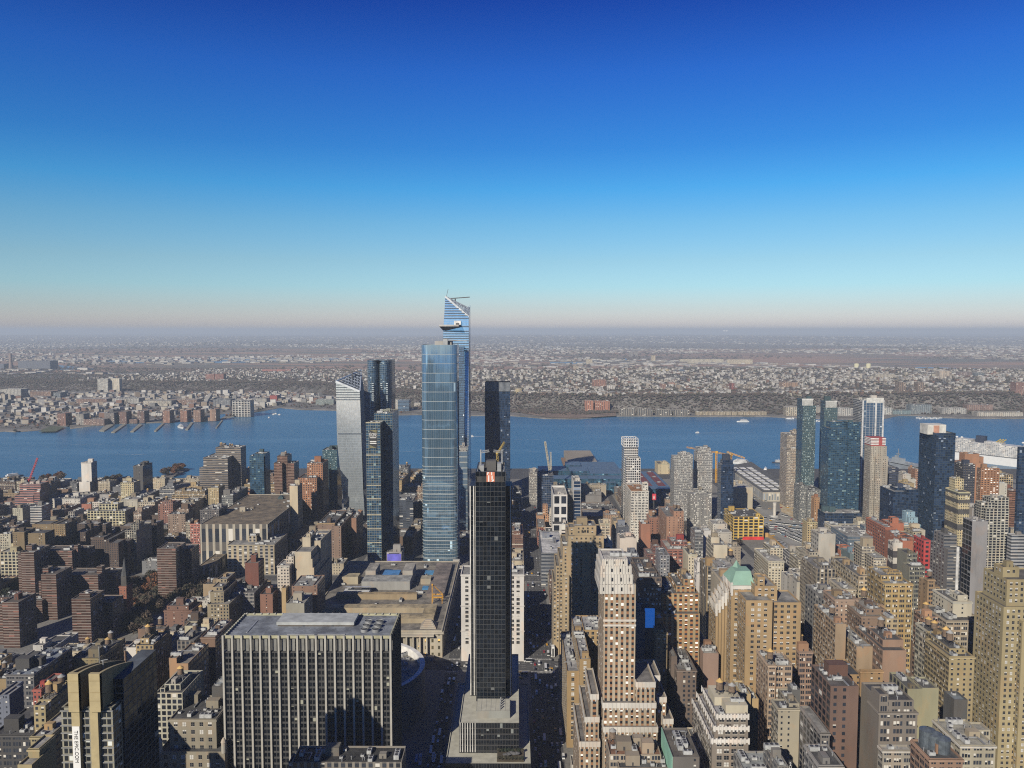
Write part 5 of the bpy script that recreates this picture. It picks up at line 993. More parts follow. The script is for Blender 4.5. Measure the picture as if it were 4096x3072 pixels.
def slab(c, x0, x1, yt, yb, Y, D, label, ex=()):
    e = B(c, x0, x1, yt, yb, Y, D, 'brick', 'ba', 'pk', 'housing_tower', label, ex=ex, group='brick balconied housing towers around the dark park', wcol=(.27,.225,.20), **PS); return e
slab('M1',215,350,1060,1530,950,34,'red brick balconied tower second from the left edge of the housing park',[(182,215,1075,10,22),(268,330,990,12,10)])
slab('M1',440,745,1045,1260,985,26,'wide balconied slab behind the front row of the housing park',[(745,900,1030,22,20),(765,805,990,8,8)])
slab('M1',425,580,1290,1890,880,32,'balconied tower left of centre in the front row of the housing park',[(400,425,1360,10,20),(440,500,1225,8,10)])
slab('M1',650,1015,1295,1620,915,28,'broad balconied tower with a recessed middle in the front row of the housing park',[(1015,1200,1270,24,22),(1000,1055,1210,8,8)])
slab('M1',1625,1820,1022,1560,945,30,'red brick balconied tower standing alone beside the autumn trees',[(1820,1985,1025,26,24),(1835,1880,985,14,8)])
slab('B1',20,190,-60,545,800,30,'balconied tower cut by the left edge of the frame',[(-40,20,-40,8,20)])
slab('B1',740,935,-95,445,800,28,'balconied tower rising behind the twin-finned yellow tower',[(935,1165,-60,26,24),(820,930,-150,6,8)])
slab('M1',-60,190,1640,1900,850,40,'low roofed balconied slab in the bottom left of the housing park',[(190,435,1560,24,26)])
B('M1',0,200,1055,1350,1010,34,'ltyel','gd','gd','loft_building','cream loft with big grid windows at the left edge beside the brick towers',bay=5,flo=4.3,wcol=(.60,.55,.36))
B('M1',0,110,870,1030,1070,30,'cream','pu','pk','apartment_block','cream block behind the brick towers at the left edge',wcol=(.45,.42,.31))
B('M1',1235,1308,1412,1505,865,14,'orange','few','few','tenement','small orange brick block at the foot of the church spire',wcol=(.38,.13,.07))
# left, the flat post office roofs
B('M2',-20,100,1205,1390,1015,100,'stone','pk','pk','mail_depot','stone depot with tall dark bays between columns and a brown gravel roof',ex=[(0,700,770,60,200),(276,690,735,215,3)],bay=9,flo=26,wcol=(.52,.48,.38),roofcol=(.21,.165,.11),amount=.25,bulks=3)
B('M2',280,770,982,1350,1049,62,'tan','pg','pg','mail_depot','tan stone mail depot with tall pilasters and a roof of ducts',ex=[(500,585,890,18,16)],bay=6.8,flo=4.4,wcol=(.50,.42,.26),cornice=(.52,.45,.30),roofcol=(.33,.33,.32))
B('M2',905,1150,925,1000,1130,150,'stone','pk','pk','mail_depot','dark sided depot with a rust and moss coloured planted roof',poly=None,wcol=(.36,.35,.31),roofcol=(.26,.15,.075),amount=.1,bulks=3,flo=12,bay=5)
B('M2',1220,1395,757,1060,1100,80,'brown','few','pk','loft_building','brown brick loft outlined in ochre bands with a long shaded side',ex=[(1395,1462,790,-4,84)],wcol=(.30,.195,.14),cornice=(.58,.40,.15))
B('M2',1570,1620,705,1050,1130,50,'terra','bl','pk','loft_building','slim orange party wall right of the ochre banded loft',wcol=(.42,.22,.13))
B('M2',985,1150,1055,1365,880,100,'cream','bl','pu','apartment_block','big blank cream wall block stepping down to the right',ex=[(1150,1165,1130,0,70),(1165,1182,1220,0,70),(1182,1206,1300,0,70),(1060,1145,905,24,26),(1150,1250,940,30,34)],bay=3.2,wcol=(.62,.53,.37))
B('M2',800,925,1200,1385,870,26,'offw','pu','pu','apartment_block','pinkish white block with fire stair beside the big blank cream wall',ex=[(895,970,1105,12,22)],wcol=(.62,.55,.46))
B('M2',465,605,1170,1410,870,20,'brick','bl','pk','apartment_block','windowless dark red brick block before the tan mail depot',ex=[(525,580,1090,6,8)],wcol=(.23,.075,.05))
B('M2',105,245,1470,1700,815,40,'tan','pu','pk','apartment_block','olive tan stepped block with arched windows above the shadowed street',ex=[(75,300,1600,-8,70),(125,235,1420,6,20),(170,280,1340,24,26)],wcol=(.33,.27,.16),bay=3.4)
B('M2',622,752,1495,1585,850,22,'brown','few','pk','tenement','brown brick party wall box left of the long arcade avenue block',ex=[(680,735,1430,6,8)],wcol=(.27,.12,.075))
B('M2',950,1170,1410,1515,800,36,'brown','few','pk','tenement','brown brick block with two corner windows under the blank cream wall',ex=[(1170,1215,1400,0,34)],wcol=(.30,.17,.11),tanks=1)
B('M2',890,1080,1590,1700,760,32,'stone','bl','pu','loft_building','low pale stone block with a cluttered tank roof by the avenue corner',wcol=(.36,.35,.29))
B('M2',845,890,1430,1520,860,20,'gold','few','pu','tenement','tiny ochre house left of the corner block',wcol=(.55,.38,.16))
B('M2',400,560,1480,1600,845,30,'grey','lo','pk','loft_building','grey roofed low block with bright skylights left of the brown party wall')
# bottom left
B('B1',180,350,545,660,690,60,'white','hf','hf','loft_building','white painted loft with a rooftop stair near the bottom left',ex=[(340,445,385,24,14),(420,572,420,40,40)],wcol=(.62,.62,.60),win=None)
B('B1',1310,1445,410,520,640,18,'white','few','few','bulkhead_house','small white cube of a building with one dark window')
B('B1',1408,1590,385,570,600,30,'gold','pu','pk','loft_building','ochre loft with a tall tank tower right of the finned yellow tower',ex=[(1455,1545,312,5,16)],tanks=1,wcol=(.42,.30,.12))
B('B1',1755,1950,575,740,585,40,'terra','bl','pk','loft_building','tan party wall block with a raised corner shaft',ex=[(1750,1830,520,0,12)],wcol=(.42,.25,.12))
B('B1',1610,1890,880,1075,520,36,'offw','gd','pu','loft_building','white stepped loft with square windows left of the ornate grey block',ex=[(1705,1870,790,6,20),(1660,1710,830,3,20)],bay=4,flo=4,tanks=2,wcol=(.47,.46,.36))
B('B1',348,470,1010,1170,455,34,'gold','pu','pk','loft_building','yellow brick loft with a grey cap left of the finned tower',ex=[(390,530,950,6,24)],wcol=(.40,.32,.14),bay=3,tanks=2)
B('B1',315,515,1330,1540,420,40,'gold','p3','pk','loft_building','yellow brick loft with a white railing roof in the bottom left',wcol=(.40,.33,.16),bay=5)
B('B1',290,405,1455,1570,390,14,'gold','few','few','loft_building','small yellow tower stub on a dark roof in the bottom left corner',ex=[(180,330,1625,-8,16)],wcol=(.42,.35,.16))
B('B1',-40,30,905,1100,520,22,'bluegrey','few','bl','loft_building','blue grey block with a teal roof pad at the left edge',ex=[(30,95,900,0,14)],wcol=(.16,.19,.27))
B('B1',60,350,690,800,560,50,'dgrey','lo','pk','loft_building','dark loft with a pale blue roof deck at the lower left',roofcol=(.22,.26,.32),wcol=(.13,.13,.14))
B('B1',340,425,840,960,500,24,'red','pu','pk','tenement','narrow orange red tenement at the lower left',wcol=(.45,.09,.06))
B('B1',735,1020,520,640,610,40,'olive','hf','pk','loft_building','dark loft with a yellow gable wall behind the finned tower',wcol=(.28,.23,.10),tanks=2)
B('B1',1835,2010,340,480,665,30,'grey','pk','pk','loft_building','grey stone loft with tall piers right of the ochre tank tower',wcol=(.22,.215,.20),tanks=1)
B('B1',2080,2230,300,450,640,40,'brown','few','pk','loft_building','brown brick block with a lighter patch left of the finned slab',wcol=(.24,.14,.09))
B('B1',1915,2000,185,300,760,12,'cream','bl','bl','tenement','two cream stair heads standing on a low roof',ex=[(2085,2170,165,2,12)],wcol=(.6,.56,.38))
# centre right behind the black tower
B('M3',1430,1592,265,600,1330,46,'bluegrey','gn','bl','office_tower','blue grey concrete slab tower right of the long street',wcol=(.22,.26,.33))
B('M3',1590,1735,462,830,1185,70,'white','gd','bl','office_tower','white framed glass tower with giant two-storey panes',bay=11.5,flo=17,wcol=(.74,.74,.73),par=3,amount=0)
B('M3',1800,1875,322,745,1210,46,'white','gn','bl','office_tower','thin white concrete fin tower with one dark glass strip',bay=9,flo=5,wcol=(.66,.66,.64))
B('M3',1510,1740,842,1045,1165,24,'white','gd','bl','office_block','white framed lower wing with large glass squares at the giant panes tower',ex=[(1582,1745,768,.3,22)],bay=11.5,flo=17,wcol=(.72,.72,.70),amount=0)
B('M3',1738,1800,450,760,1225,40,'dgrey','rb','rb','office_tower','dark banded link with jutting white floors between two white towers',flo=9,wcol=(.25,.25,.25))
e_pel = B('M3',1466,1695,1066,1300,1000,110,'bluegrey','rb','rb','office_block','broad grey block with ribbon windows and a pale roof by the street corner',flo=4.6,wcol=(.21,.23,.26),roofcol=(.6,.6,.6),amount=.2)
B('M3',1415,1490,680,860,1290,26,'terra','pu','pu','apartment_tower','orange terracotta block with a pointed campanile before the blue grey slab',ex=[(1480,1530,568,8,9),(1490,1550,670,4,16),(1425,1510,800,-70,60)],wcol=(.52,.26,.12))
B('M3',1425,1500,905,960,1180,40,'red','pu','pu','tenement','red brick walk-up block left of the white framed wing',ex=[(1432,1500,850,12,20)],wcol=(.36,.13,.09))
B('M3',1925,2088,472,580,1500,40,'grey','bl','bl','warehouse','plain grey box with a white service block on its roof',ex=[(2030,2088,430,10,20)],wcol=(.23,.225,.225))
B('M3',1340,1425,235,640,1480,50,'offw','bb','bb','unfinished_building','unfinished pale tower frame along the long street with hoists',wcol=(.40,.39,.36),amount=.2)
# convention hall side
B('T3',985,1112,1366,1600,1330,34,'white','gd','gk','apartment_tower','white square grid tower with black windows before the river',bay=3.4,flo=4.2,wcol=(.76,.76,.75),ex=[(968,1090,1272,18,30)],amount=.2,L=968)
e_wh = B('M4',320,505,425,835,1215,40,'offw','p3','pu','office_tower','tall white terracotta loft tower with a rusty planted roof',bay=6,flo=4.3,ex=[(440,500,345,8,10)],wcol=(.72,.70,.63),roofcol=(.40,.18,.06),cornice=(.72,.70,.64),L=265)
B('M4',600,722,142,275,1800,40,'cream','few','bl','vent_tower','cream windowless ventilation tower standing at the water edge',ex=[(640,700,128,8,20)],wcol=(.66,.56,.33),amount=0)
B('M4',772,962,118,640,1330,44,'lgrey','bb','bb','apartment_tower','wide grey green balconied tower, left one of the close pair',ex=[(755,830,62,12,14),(840,965,50,6,30)],bay=3.4,flo=2.9,wcol=(.42,.43,.42),L=732)
B('M4',1008,1168,30,640,1360,40,'lgrey','bb','bb','apartment_tower','tallest grey green balconied tower with a pale concrete crown',ex=[(1015,1150,-20,5,20)],bay=3.2,flo=2.9,wcol=(.45,.46,.46),L=972)
B('M4',940,1155,455,760,1130,34,'stone','bb','bb','apartment_block','pale balconied block standing in front of the grey green pair',ex=[(990,1105,420,8,16)],flo=2.9,wcol=(.40,.40,.37),L=905)
B('M4',1258,1388,150,620,1310,40,'navy','gn','gn','apartment_tower','dark navy glass tower with tanks on top beside two yellow cranes',ex=[(1272,1380,105,3,16)],tanks=3,par=.4,L=1222)
e_or = B('M4',690,868,690,950,1080,40,'terra','hf','pu','loft_building','salmon brick loft tower with a large roof tank',ex=[(765,868,635,2,30)],wcol=(.40,.205,.12),tanks=2,bay=2.8,L=606)
B('M4',512,606,700,800,1150,26,'terra','pu','pu','loft_building','smaller red brick loft left of the salmon loft tower',wcol=(.36,.15,.09),tanks=1)
B('M4',425,525,765,810,1080,20,'terra','bl','bl','loft_building','low plain orange brick box before the white terracotta tower',wcol=(.44,.18,.10))
B('M4',50,195,672,760,1240,26,'terra','pu','pu','loft_building','peach brick loft with dark square windows left of the white terracotta tower',wcol=(.50,.30,.17))
B('M4',140,262,735,890,1090,26,'tan','bl','pu','loft_building','plain sand coloured stepped gable wall',ex=[(175,232,710,3,14)],wcol=(.56,.43,.24),tanks=1)
B('M4',5,105,760,890,1060,24,'cream','p3','pu','loft_building','cream loft with white windows right of the stepped stone hotel',wcol=(.58,.50,.35))
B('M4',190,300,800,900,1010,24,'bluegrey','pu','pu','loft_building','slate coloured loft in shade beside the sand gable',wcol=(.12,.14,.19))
B('M4',205,380,915,1080,950,24,'pink','bl','few','loft_building','blank pinkish plaster party wall block',ex=[(265,350,905,0,22)],wcol=(.68,.60,.52))
e_ga = B('M4',1385,1698,692,852,1230,50,'yel','gd','gd','parking_garage','bright yellow framed parking garage with a red ground floor',bay=8,flo=4.6,wcol=(.80,.52,.02),L=1285)
B('M4',1178,1322,985,1170,960,34,'cream','bl','gd','apartment_block','cream apartment slab with a blank end wall and grey bulkhead',ex=[(1150,1240,905,10,14)],wcol=(.62,.56,.42),bay=4,L=1100)
B('M4',985,1070,850,1000,1010,26,'bluegrey','lo','lo','loft_building','slate glass loft left of the cream slab',wcol=(.25,.27,.29))
B('M4',1080,1150,835,960,1060,22,'white','bl','pu','loft_building','white stuccoed loft behind the cream slab',wcol=(.66,.66,.66))
B('M4',1225,1365,850,930,1060,24,'offw','few','pu','apartment_block','off-white stepped house behind the cream slab',ex=[(1170,1320,765,20,26)],wcol=(.58,.55,.48))
B('M4',1320,1460,1000,1090,1000,18,'stone','few','pu','loft_building','weathered cement party wall right of the cream slab',wcol=(.40,.34,.26))
e_ct = B('M4',1748,1910,1150,1430,860,44,'cream','pu','gd','apartment_tower','cream tower with glass corner bays and a square bulkhead',ex=[(1768,1896,1015,8,26)],bay=3.4,flo=3,wcol=(.62,.57,.42),L=1600)
B('M4',700,915,1030,1170,905,44,'red','p3','pu','loft_building','red brick loft with a wide white roof wall',ex=[(740,912,950,16,26)],wcol=(.34,.12,.08),roofcol=(.42,.40,.36))
B('M4',490,620,1075,1130,880,24,'dbrick','pu','pu','loft_building','dark red brick loft left of the white walled one',ex=[(548,625,995,6,16)],wcol=(.22,.09,.08))
B('M4',625,722,1090,1210,850,30,'bluegrey','pu','pu','loft_building','blue grey plaster loft in half shade',wcol=(.28,.31,.37))
B('M4',1008,1112,1165,1320,800,14,'white','bl','pu','apartment_block','tall blank white painted wall',ex=[(1000,1060,1290,-6,12)],wcol=(.76,.74,.74))
B('M4',915,1010,1080,1180,850,28,'cream','hf','bl','apartment_block','cream and red brick house with a tank left of the blank white wall',wcol=(.60,.53,.38),tanks=2)
B('M4',55,128,965,1120,820,18,'white','few','few','billboard_building','white painted building end carrying a black billboard',ex=[(80,110,900,2,6)],wcol=(.68,.68,.66))
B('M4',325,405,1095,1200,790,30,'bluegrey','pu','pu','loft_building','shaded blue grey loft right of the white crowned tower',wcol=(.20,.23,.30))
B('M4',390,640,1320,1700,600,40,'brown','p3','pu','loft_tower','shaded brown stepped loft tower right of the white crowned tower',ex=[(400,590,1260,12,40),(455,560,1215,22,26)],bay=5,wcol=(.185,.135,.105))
B('B4',640,1035,60,265,600,44,'tan','pr','pr','loft_tower','tan pier loft with rows of white terracotta teeth at each set-back',ex=[(645,1030,-150,8,44),(790,985,-230,14,34),(865,980,-300,18,26)],bay=4,wcol=(.42,.31,.15),group=None)
B('M4',1110,1235,1210,1400,760,30,'gold','pk','pk','loft_tower','weathered ochre shaft tower with a ragged top',wcol=(.34,.25,.12),bay=6)
B('M4',1240,1410,1215,1350,740,30,'lgrey','few','few','loft_building','grey plaster loft with a steel fire stair and an orange tank',wcol=(.27,.265,.255),tanks=1,ex=[(1330,1420,1130,20,10)])
e_rc = B('M4',1270,1440,1365,1900,660,40,'tan','hf','bl','loft_tower','cream loft tower with a red square painted round its upper windows',ex=[(1240,1275,1380,2,30)],bay=3.3,wcol=(.46,.40,.29))
B('M4',1595,1745,1425,1500,900,30,'grey','pu','pu','loft_building','low grey loft in front of the cream glass-cornered tower')
B('M4',1960,2040,1330,1520,800,24,'offw','hf','few','apartment_block','narrow white house with a red stripe on its flank',ex=[(2010,2110,1270,8,16)],wcol=(.64,.62,.56))
B('M4',2040,2150,1370,1660,740,26,'stone','bl','few','apartment_block','tall blank pale stone party wall beside a dark brick one',wcol=(.50,.48,.42))
B('M4',2060,2110,1140,1250,900,30,'cream','pu','gd','apartment_block','cream apartment house with stepped penthouse right of the glass-cornered tower',ex=[(2110,2200,1060,4,26),(2145,2210,980,12,14)],wcol=(.60,.55,.41))
B('M4',1985,2105,1085,1150,960,30,'offw','gd','gd','apartment_block','white gridded block with dark planted roof',wcol=(.62,.62,.60),roofcol=(.05,.06,.05))
# right, towers by the river
B('T4',165,270,1165,1580,1500,44,'stone','bb','bb','apartment_tower','beige balconied riverside tower with a brick red penthouse',ex=[(208,270,1133,10,14),(165,262,1300,-40,34),(195,255,1282,-34,14)],flo=2.9,bay=3.4,wcol=(.48,.40,.31),L=108)
B('T4',302,415,912,1590,1420,36,'teal','gg','gt','apartment_tower','green glass tower with a white louvred crown, left of two alike',ex=[(297,390,856,6,26)],bay=3.2,flo=3,amount=0,wcol=(.10,.16,.17),L=278)
B('T4',486,602,930,1200,1480,40,'teal','gg','gt','apartment_tower','green glass tower with a white louvred crown, right of two alike',ex=[(500,596,874,8,26)],bay=3.2,flo=3,amount=0,wcol=(.10,.16,.17),L=464)
B('T4',822,1003,868,1640,1440,40,'white','gb','rb','apartment_tower','tallest blue glass tower striped by white vertical piers on the right',bay=6,flo=3.1,wcol=(.40,.43,.47),L=735)
e_gc = B('T4',530,690,1108,1640,1300,40,'teal','gt','gt','apartment_tower','broad teal glass twin-slab tower with patchwork reflections',ex=[(690,803,1055,4,26),(540,690,1052,8,18)],bay=3.2,flo=3.1,amount=.2,L=468)
B('M5',140,520,655,860,1200,60,'teal','gn','gn','office_block','low dark glass podium at the foot of the teal twin-slab tower',flo=4,wcol=(.08,.1,.12),L=65)
B('T4',932,1038,1352,1660,1180,30,'stone','hf','pu','apartment_tower','pale concrete tower rising to a red and white striped crown',ex=[(890,1028,1262,4,22)],bay=2.6,flo=3,wcol=(.45,.41,.335),L=875)
B('T4',1455,1622,1150,1640,1140,60,'navy','gn','gn','apartment_tower','big dark green glass tower with a pale mechanical box on its roof',bay=3.4,flo=3.4,wcol=(.04,.075,.095),amount=.2,L=1310)
B('T4',1040,1130,1450,1660,1250,40,'navy','rb','rb','office_block','dark blue office block with stepped terraces left of the big dark green tower',ex=[(1040,1110,1490,-12,12)],wcol=(.03,.05,.12))
B('M5',850,985,430,700,1080,40,'navy','gn','gn','hotel','dark blue hotel block left of the big dark green tower',ex=[(985,1110,410,8,44),(865,975,390,10,14)],wcol=(.035,.06,.10))
B('M5',1575,1700,150,620,1190,40,'navy','pk','pk','apartment_tower','dark bluish brick tower right of the big dark green tower',wcol=(.04,.05,.10),L=1485)
B('M5',1545,1780,130,160,1420,30,'terra','few','few','apartment_block','orange brick block with grey roof boxes in front of the cruise ship',ex=[(1590,1740,40,6,18),(1680,1785,70,20,16)],wcol=(.48,.22,.10))
B('M5',1760,1950,190,500,1200,36,'terra','pr','bb','apartment_tower','rust coloured ribbed apartment tower before the cruise ship',bay=5,flo=2.9,wcol=(.42,.20,.09),L=1715)
B('M5',1950,2090,258,400,1330,30,'yellow','gd','gd','apartment_block','cream framed block with brown grid right of the rust ribbed tower',wcol=(.56,.42,.20))
B('M5',1950,2030,345,420,1250,24,'offw','few','few','apartment_block','small white stucco block in front of the cream framed one',wcol=(.62,.60,.52))
B('M5',2050,2150,420,600,1260,60,'brick','ba','pu','apartment_tower','brown brick tower at the right edge in front of the river',wcol=(.36,.17,.09))
B('M5',2160,2260,-30,850,1050,50,'navy','gn','gn','apartment_tower','dark glass tower cut by the right edge',wcol=(.05,.09,.13),L=2136)
B('M5',950,1030,250,330,1330,26,'offw','few','few','apartment_block','small white stepped block seen left of the big dark green tower',ex=[(985,1080,300,6,16)],wcol=(.60,.60,.56))
B('M5',970,1065,345,410,1290,26,'yellow','few','pu','tenement','ochre block below the small white stepped block',wcol=(.50,.38,.18))
B('M5',1078,1110,200,400,1360,26,'terra','pu','pu','apartment_tower','thin orange slice of a brick tower at the edge of the big dark tower',wcol=(.42,.21,.12))
B('M5',1525,1642,435,880,1000,44,'ltyel','pu','pu','office_tower','pale yellow and black banded tower with a round cap',ex=[(1490,1580,300,16,14)],bay=3,flo=3.4,wcol=(.64,.54,.28),L=1392)
B('M5',1810,2050,608,1245,880,24,'offw','gd','gd','hotel','tall pale concrete grid hotel with boxed roof frames',ex=[(1760,1905,545,5,12),(1858,2050,495,6,16)],bay=4.4,flo=3,wcol=(.52,.51,.42))
B('M5',1668,1830,740,1700,760,36,'lgrey','bl','gk','hotel','blank light grey concrete slab hotel with a green dish on its roof',wcol=(.32,.32,.34),roofcol=(.3,.3,.3),L=1572)
B('M5',1670,1775,600,740,1010,26,'lgrey','bl','bl','apartment_tower','light grey stair tower between the slab hotel and the grid hotel',wcol=(.44,.43,.44))
B('M5',1415,1600,1030,1560,800,30,'dgrey','rb','pu','hotel','dark charcoal hotel with thin white floor lines and a white strip',ex=[(1375,1510,880,6,20)],flo=3.6,wcol=(.20,.20,.21),par=.6,L=1235)
B('M5',1168,1236,935,1260,840,22,'red','pu','pu','apartment_tower','scarlet slab with sparse dots of windows',wcol=(.60,.035,.04),bay=5,flo=5)
B('M5',1085,1165,930,1150,880,40,'tan','pu','pu','apartment_tower','sand brick block left of the scarlet slab',ex=[(1050,1150,850,30,24)],wcol=(.44,.38,.24))
B('M5',850,945,960,1240,840,30,'white','bl','lo','apartment_tower','black and white chequered slab joined to orange brick blocks',wcol=(.66,.64,.58),L=795)
B('M5',945,1052,940,1120,846,26,'orange','bl','few','apartment_tower','orange brick block with rust bands and grey tanks',ex=[(900,1050,905,16,24),(850,975,870,30,20)],wcol=(.42,.135,.065))
B('M5',765,850,800,1030,900,50,'orange','few','pu','apartment_tower','burnt orange stepped block behind the chequered slab',ex=[(815,958,760,20,22),(840,905,705,24,10)],wcol=(.46,.14,.065))
B('M5',1050,1180,830,900,930,24,'cream','bl','bl','loft_building','low cream wall box behind the scarlet slab',wcol=(.62,.58,.46))
B('M5',955,1130,770,850,1000,30,'pblue','few','few','loft_building','sky blue painted block with a green shed on its roof',ex=[(1010,1105,700,8,10),(980,1075,640,14,10)],wcol=(.22,.40,.52))
B('M5',1015,1178,1210,1640,690,34,'olive','lo','bl','loft_tower','slim grey green tower with dark red flank and bays of windows',ex=[(990,1098,1075,12,18)],bay=4,wcol=(.25,.25,.19),L=940)
B('M5',1110,1180,1195,1230,700,10,'dbrick','bl','bl','tank_house','small round-cornered brick tank house')
B('M5',205,310,780,900,1010,22,'cream','hf','pu','apartment_block','cream house with a tall stair head left of the grey glass offices',ex=[(480,555,735,20,14),(310,560,790,10,14)],wcol=(.64,.59,.44))
B('M5',375,650,895,1080,930,50,'grey','gs','gs','office_block','grey glass office block under scaffold netting',ex=[(650,745,845,20,40)],flo=4,wcol=(.30,.31,.33),win=None)
B('M5',75,250,870,1180,860,22,'offw','bl','pw','loft_building','pale panelled party wall with an ochre gridded flank',ex=[(75,205,865,3,14)],wcol=(.52,.50,.44))
B('M5',-20,65,1060,1220,850,24,'cream','pu','pu','loft_building','cream loft left of the pale panelled wall',wcol=(.52,.47,.36))
B('M5',300,465,1040,1110,880,24,'orange','bl','bl','tenement','bright orange stuccoed box below the grey glass offices',ex=[(330,395,1000,6,10)],wcol=(.58,.18,.08))
B('M5',400,470,1075,1210,850,24,'pblue','bl','few','tenement','dull teal blue party wall beside the orange box',wcol=(.14,.22,.26))
B('M5',645,780,1120,1290,800,36,'cream','bb','gd','apartment_block','cream house with curved balconies and a rooftop garden',ex=[(525,655,1000,8,20)],wcol=(.58,.52,.38),L=465)
B('M5',270,370,1190,1270,790,22,'lgrey','bl','bl','loft_building','plain light grey box with a tank',tanks=1,wcol=(.36,.365,.37))
B('M5',352,490,1290,1400,745,26,'gold','pw','pu','loft_building','ochre and red brick loft with two black tanks',tanks=2,wcol=(.40,.28,.12))
B('M5',55,250,1230,1500,690,40,'stone','pk','pu','loft_tower','weathered stone tower with ribbed piers left of the mansard roof',bay=3,wcol=(.36,.31,.22),ex=[(100,230,1200,6,20)])
B('M5',130,370,1560,1700,610,40,'grey','lo','pu','loft_building','grey loft with a slate mansard roof and white dormers',wcol=(.26,.26,.25))
B('M5',320,460,1440,1600,650,30,'stone','p3','pu','loft_building','small stone loft with paired windows right of the mansard',wcol=(.42,.37,.27))
B('M5',765,1050,1385,1800,610,46,'gold','p3','p3','loft_tower','golden brick tower with chamfered corner and white stepped penthouse',ex=[(720,945,1300,10,24),(790,940,1270,16,9)],bay=6,flo=4,wcol=(.47,.325,.10),tanks=0,L=655)
B('M5',490,660,1310,1640,670,60,'tan','p3','p3','loft_tower','tan loft receding behind the golden brick tower',ex=[(530,600,1290,6,20)],wcol=(.45,.38,.25))
B('M5',1205,1280,1340,1640,640,30,'terra','pw','few','loft_tower','tan brick wedding-cake loft with a copper tank',ex=[(1280,1330,1420,2,26),(1330,1375,1560,4,22)],bay=4,wcol=(.42,.27,.13),tanks=1,L=1165)
B('M5',1470,1665,1570,1660,600,30,'cream','few','hf','loft_building','small cream stepped house with a green tank',ex=[(1520,1620,1505,4,12)],wcol=(.60,.56,.44))
B('M5',2075,2215,880,1230,860,40,'grey','rb','rb','office_block','grey office block with silver ribbon windows at the right edge',flo=3.6,wcol=(.42,.44,.46),L=2030)
# lower right
B('B5',520,770,85,360,565,40,'brown','hf','p3','loft_tower','brown brick loft with a water tank frame and a flue',ex=[(500,525,120,4,30),(560,760,10,6,24)],bay=3.4,wcol=(.27,.175,.115),tanks=1)
B('B5',245,480,-90,400,590,44,'tan','hf','p3','loft_tower','pinkish brick loft with stone quoins above a tan stepped wing',wcol=(.40,.27,.19),L=125)
B('B5',470,640,400,560,535,60,'terra','few','p3','loft_building','tan loft with set-back terraces and stepped brown end wall',ex=[(250,360,165,6,40)],wcol=(.40,.28,.16),tanks=1,L=230)
B('B5',770,900,110,320,560,24,'tan','pw','pu','loft_building','tan stepped house between the brown flue loft and golden lofts',wcol=(.46,.35,.18))
B('B5',1165,1340,90,260,600,50,'terra','lo','lo','loft_building','reddish loft with wide dark windows and tan flank',wcol=(.34,.20,.13),tanks=1,L=1060)
B('B5',1400,1700,130,320,590,34,'stone','lo','lo','loft_building','stone loft with broad windows and white roof boxes',ex=[(1520,1700,75,10,20)],wcol=(.40,.34,.25),tanks=2)
B('B5',740,985,440,560,520,44,'terra','bl','lo','loft_building','salmon brick tank house block with grey silos on top',ex=[(740,955,330,8,24)],wcol=(.36,.22,.14),tanks=3)
B('B5',1360,1480,350,640,520,60,'olive','p3','lo','loft_building','greenish stone loft with long window rows and pale cornices',wcol=(.42,.40,.31),tanks=2,L=1080)
B('B5',1430,1690,500,840,500,30,'gold','hf','lo','loft_building','yellow brick loft leaning against the tall yellow tower',ex=[(1430,1600,420,6,30)],wcol=(.45,.35,.15),tanks=2)
B('B5',200,490,810,1560,432,34,'dbrick','hf','gd','loft_tower','soot streaked dark red brick end wall with grey gridded flank',bay=6,flo=4.2,wcol=(.20,.115,.085),roofcol=(.10,.09,.09),L=0)
B('B5',510,742,645,900,480,30,'gold','few','few','loft_tower','square ochre brick tower house with a black roof',ex=[(300,520,690,6,24)],wcol=(.47,.29,.11),roofcol=(.05,.05,.055),L=500)
B('B5',700,1100,1075,1440,418,60,'grey','p3','hf','loft_tower','grey loft with white paned windows under an orange brick attic',ex=[(700,1062,955,1,22),(705,800,895,.5,10)],bay=6.4,flo=4.3,wcol=(.235,.205,.175),roofcol=(.05,.05,.06),L=582)
B('B5',740,1050,1470,1700,402,14,'stone','p3','p3','loft_building','stone base with a bracketed white cornice under the grey loft',wcol=(.40,.37,.31),cornice=(.66,.64,.58),bay=6,L=690)
B('B5',1150,1320,830,960,470,16,'olive','bl','pk','loft_building','mossy green stained tank house on a pale roof',ex=[(1000,1150,840,-2,24)],wcol=(.35,.34,.20))
B('B5',1480,1620,950,1130,440,34,'dgrey','bl','few','loft_building','charcoal corrugated penthouse block with a glazed roof',wcol=(.12,.125,.125),roofcol=(.16,.19,.21),L=1372)
B('B5',1545,1910,1420,1500,400,80,'cream','p3','p3','loft_building','long cream loft with a stained flat roof and grey lift house',ex=[(1640,1855,1265,6,9)],wcol=(.46,.42,.30),cornice=(.66,.64,.58),roofcol=(.40,.39,.34),L=1255)
B('B5',1225,1570,1560,1700,365,30,'terra','pw','lo','loft_building','brick loft carrying three big steel silos in the bottom right',wcol=(.36,.21,.13),L=1030)
B('B5',95,190,1290,1700,415,24,'grey','p3','gd','loft_building','grey gridded wing low at the left of the soot streaked wall',wcol=(.25,.235,.22),L=-115)
B('B5',80,330,1630,1700,372,20,'grey','lo','lo','loft_building','low roof with a white box at the bottom edge',wcol=(.30,.29,.28))
B('B4',2065,2203,450,700,560,40,'terra','lo','lo','loft_building','reddish loft with wide windows at the shadow edge',wcol=(.34,.22,.16),tanks=2,L=1935)
B('B4',1745,1825,590,780,520,26,'tan','p3','pw','loft_building','peach loft with curved end and a brick shaft',ex=[(1820,1995,600,3,24),(1910,1995,570,14,16)],wcol=(.46,.33,.22),tanks=1)
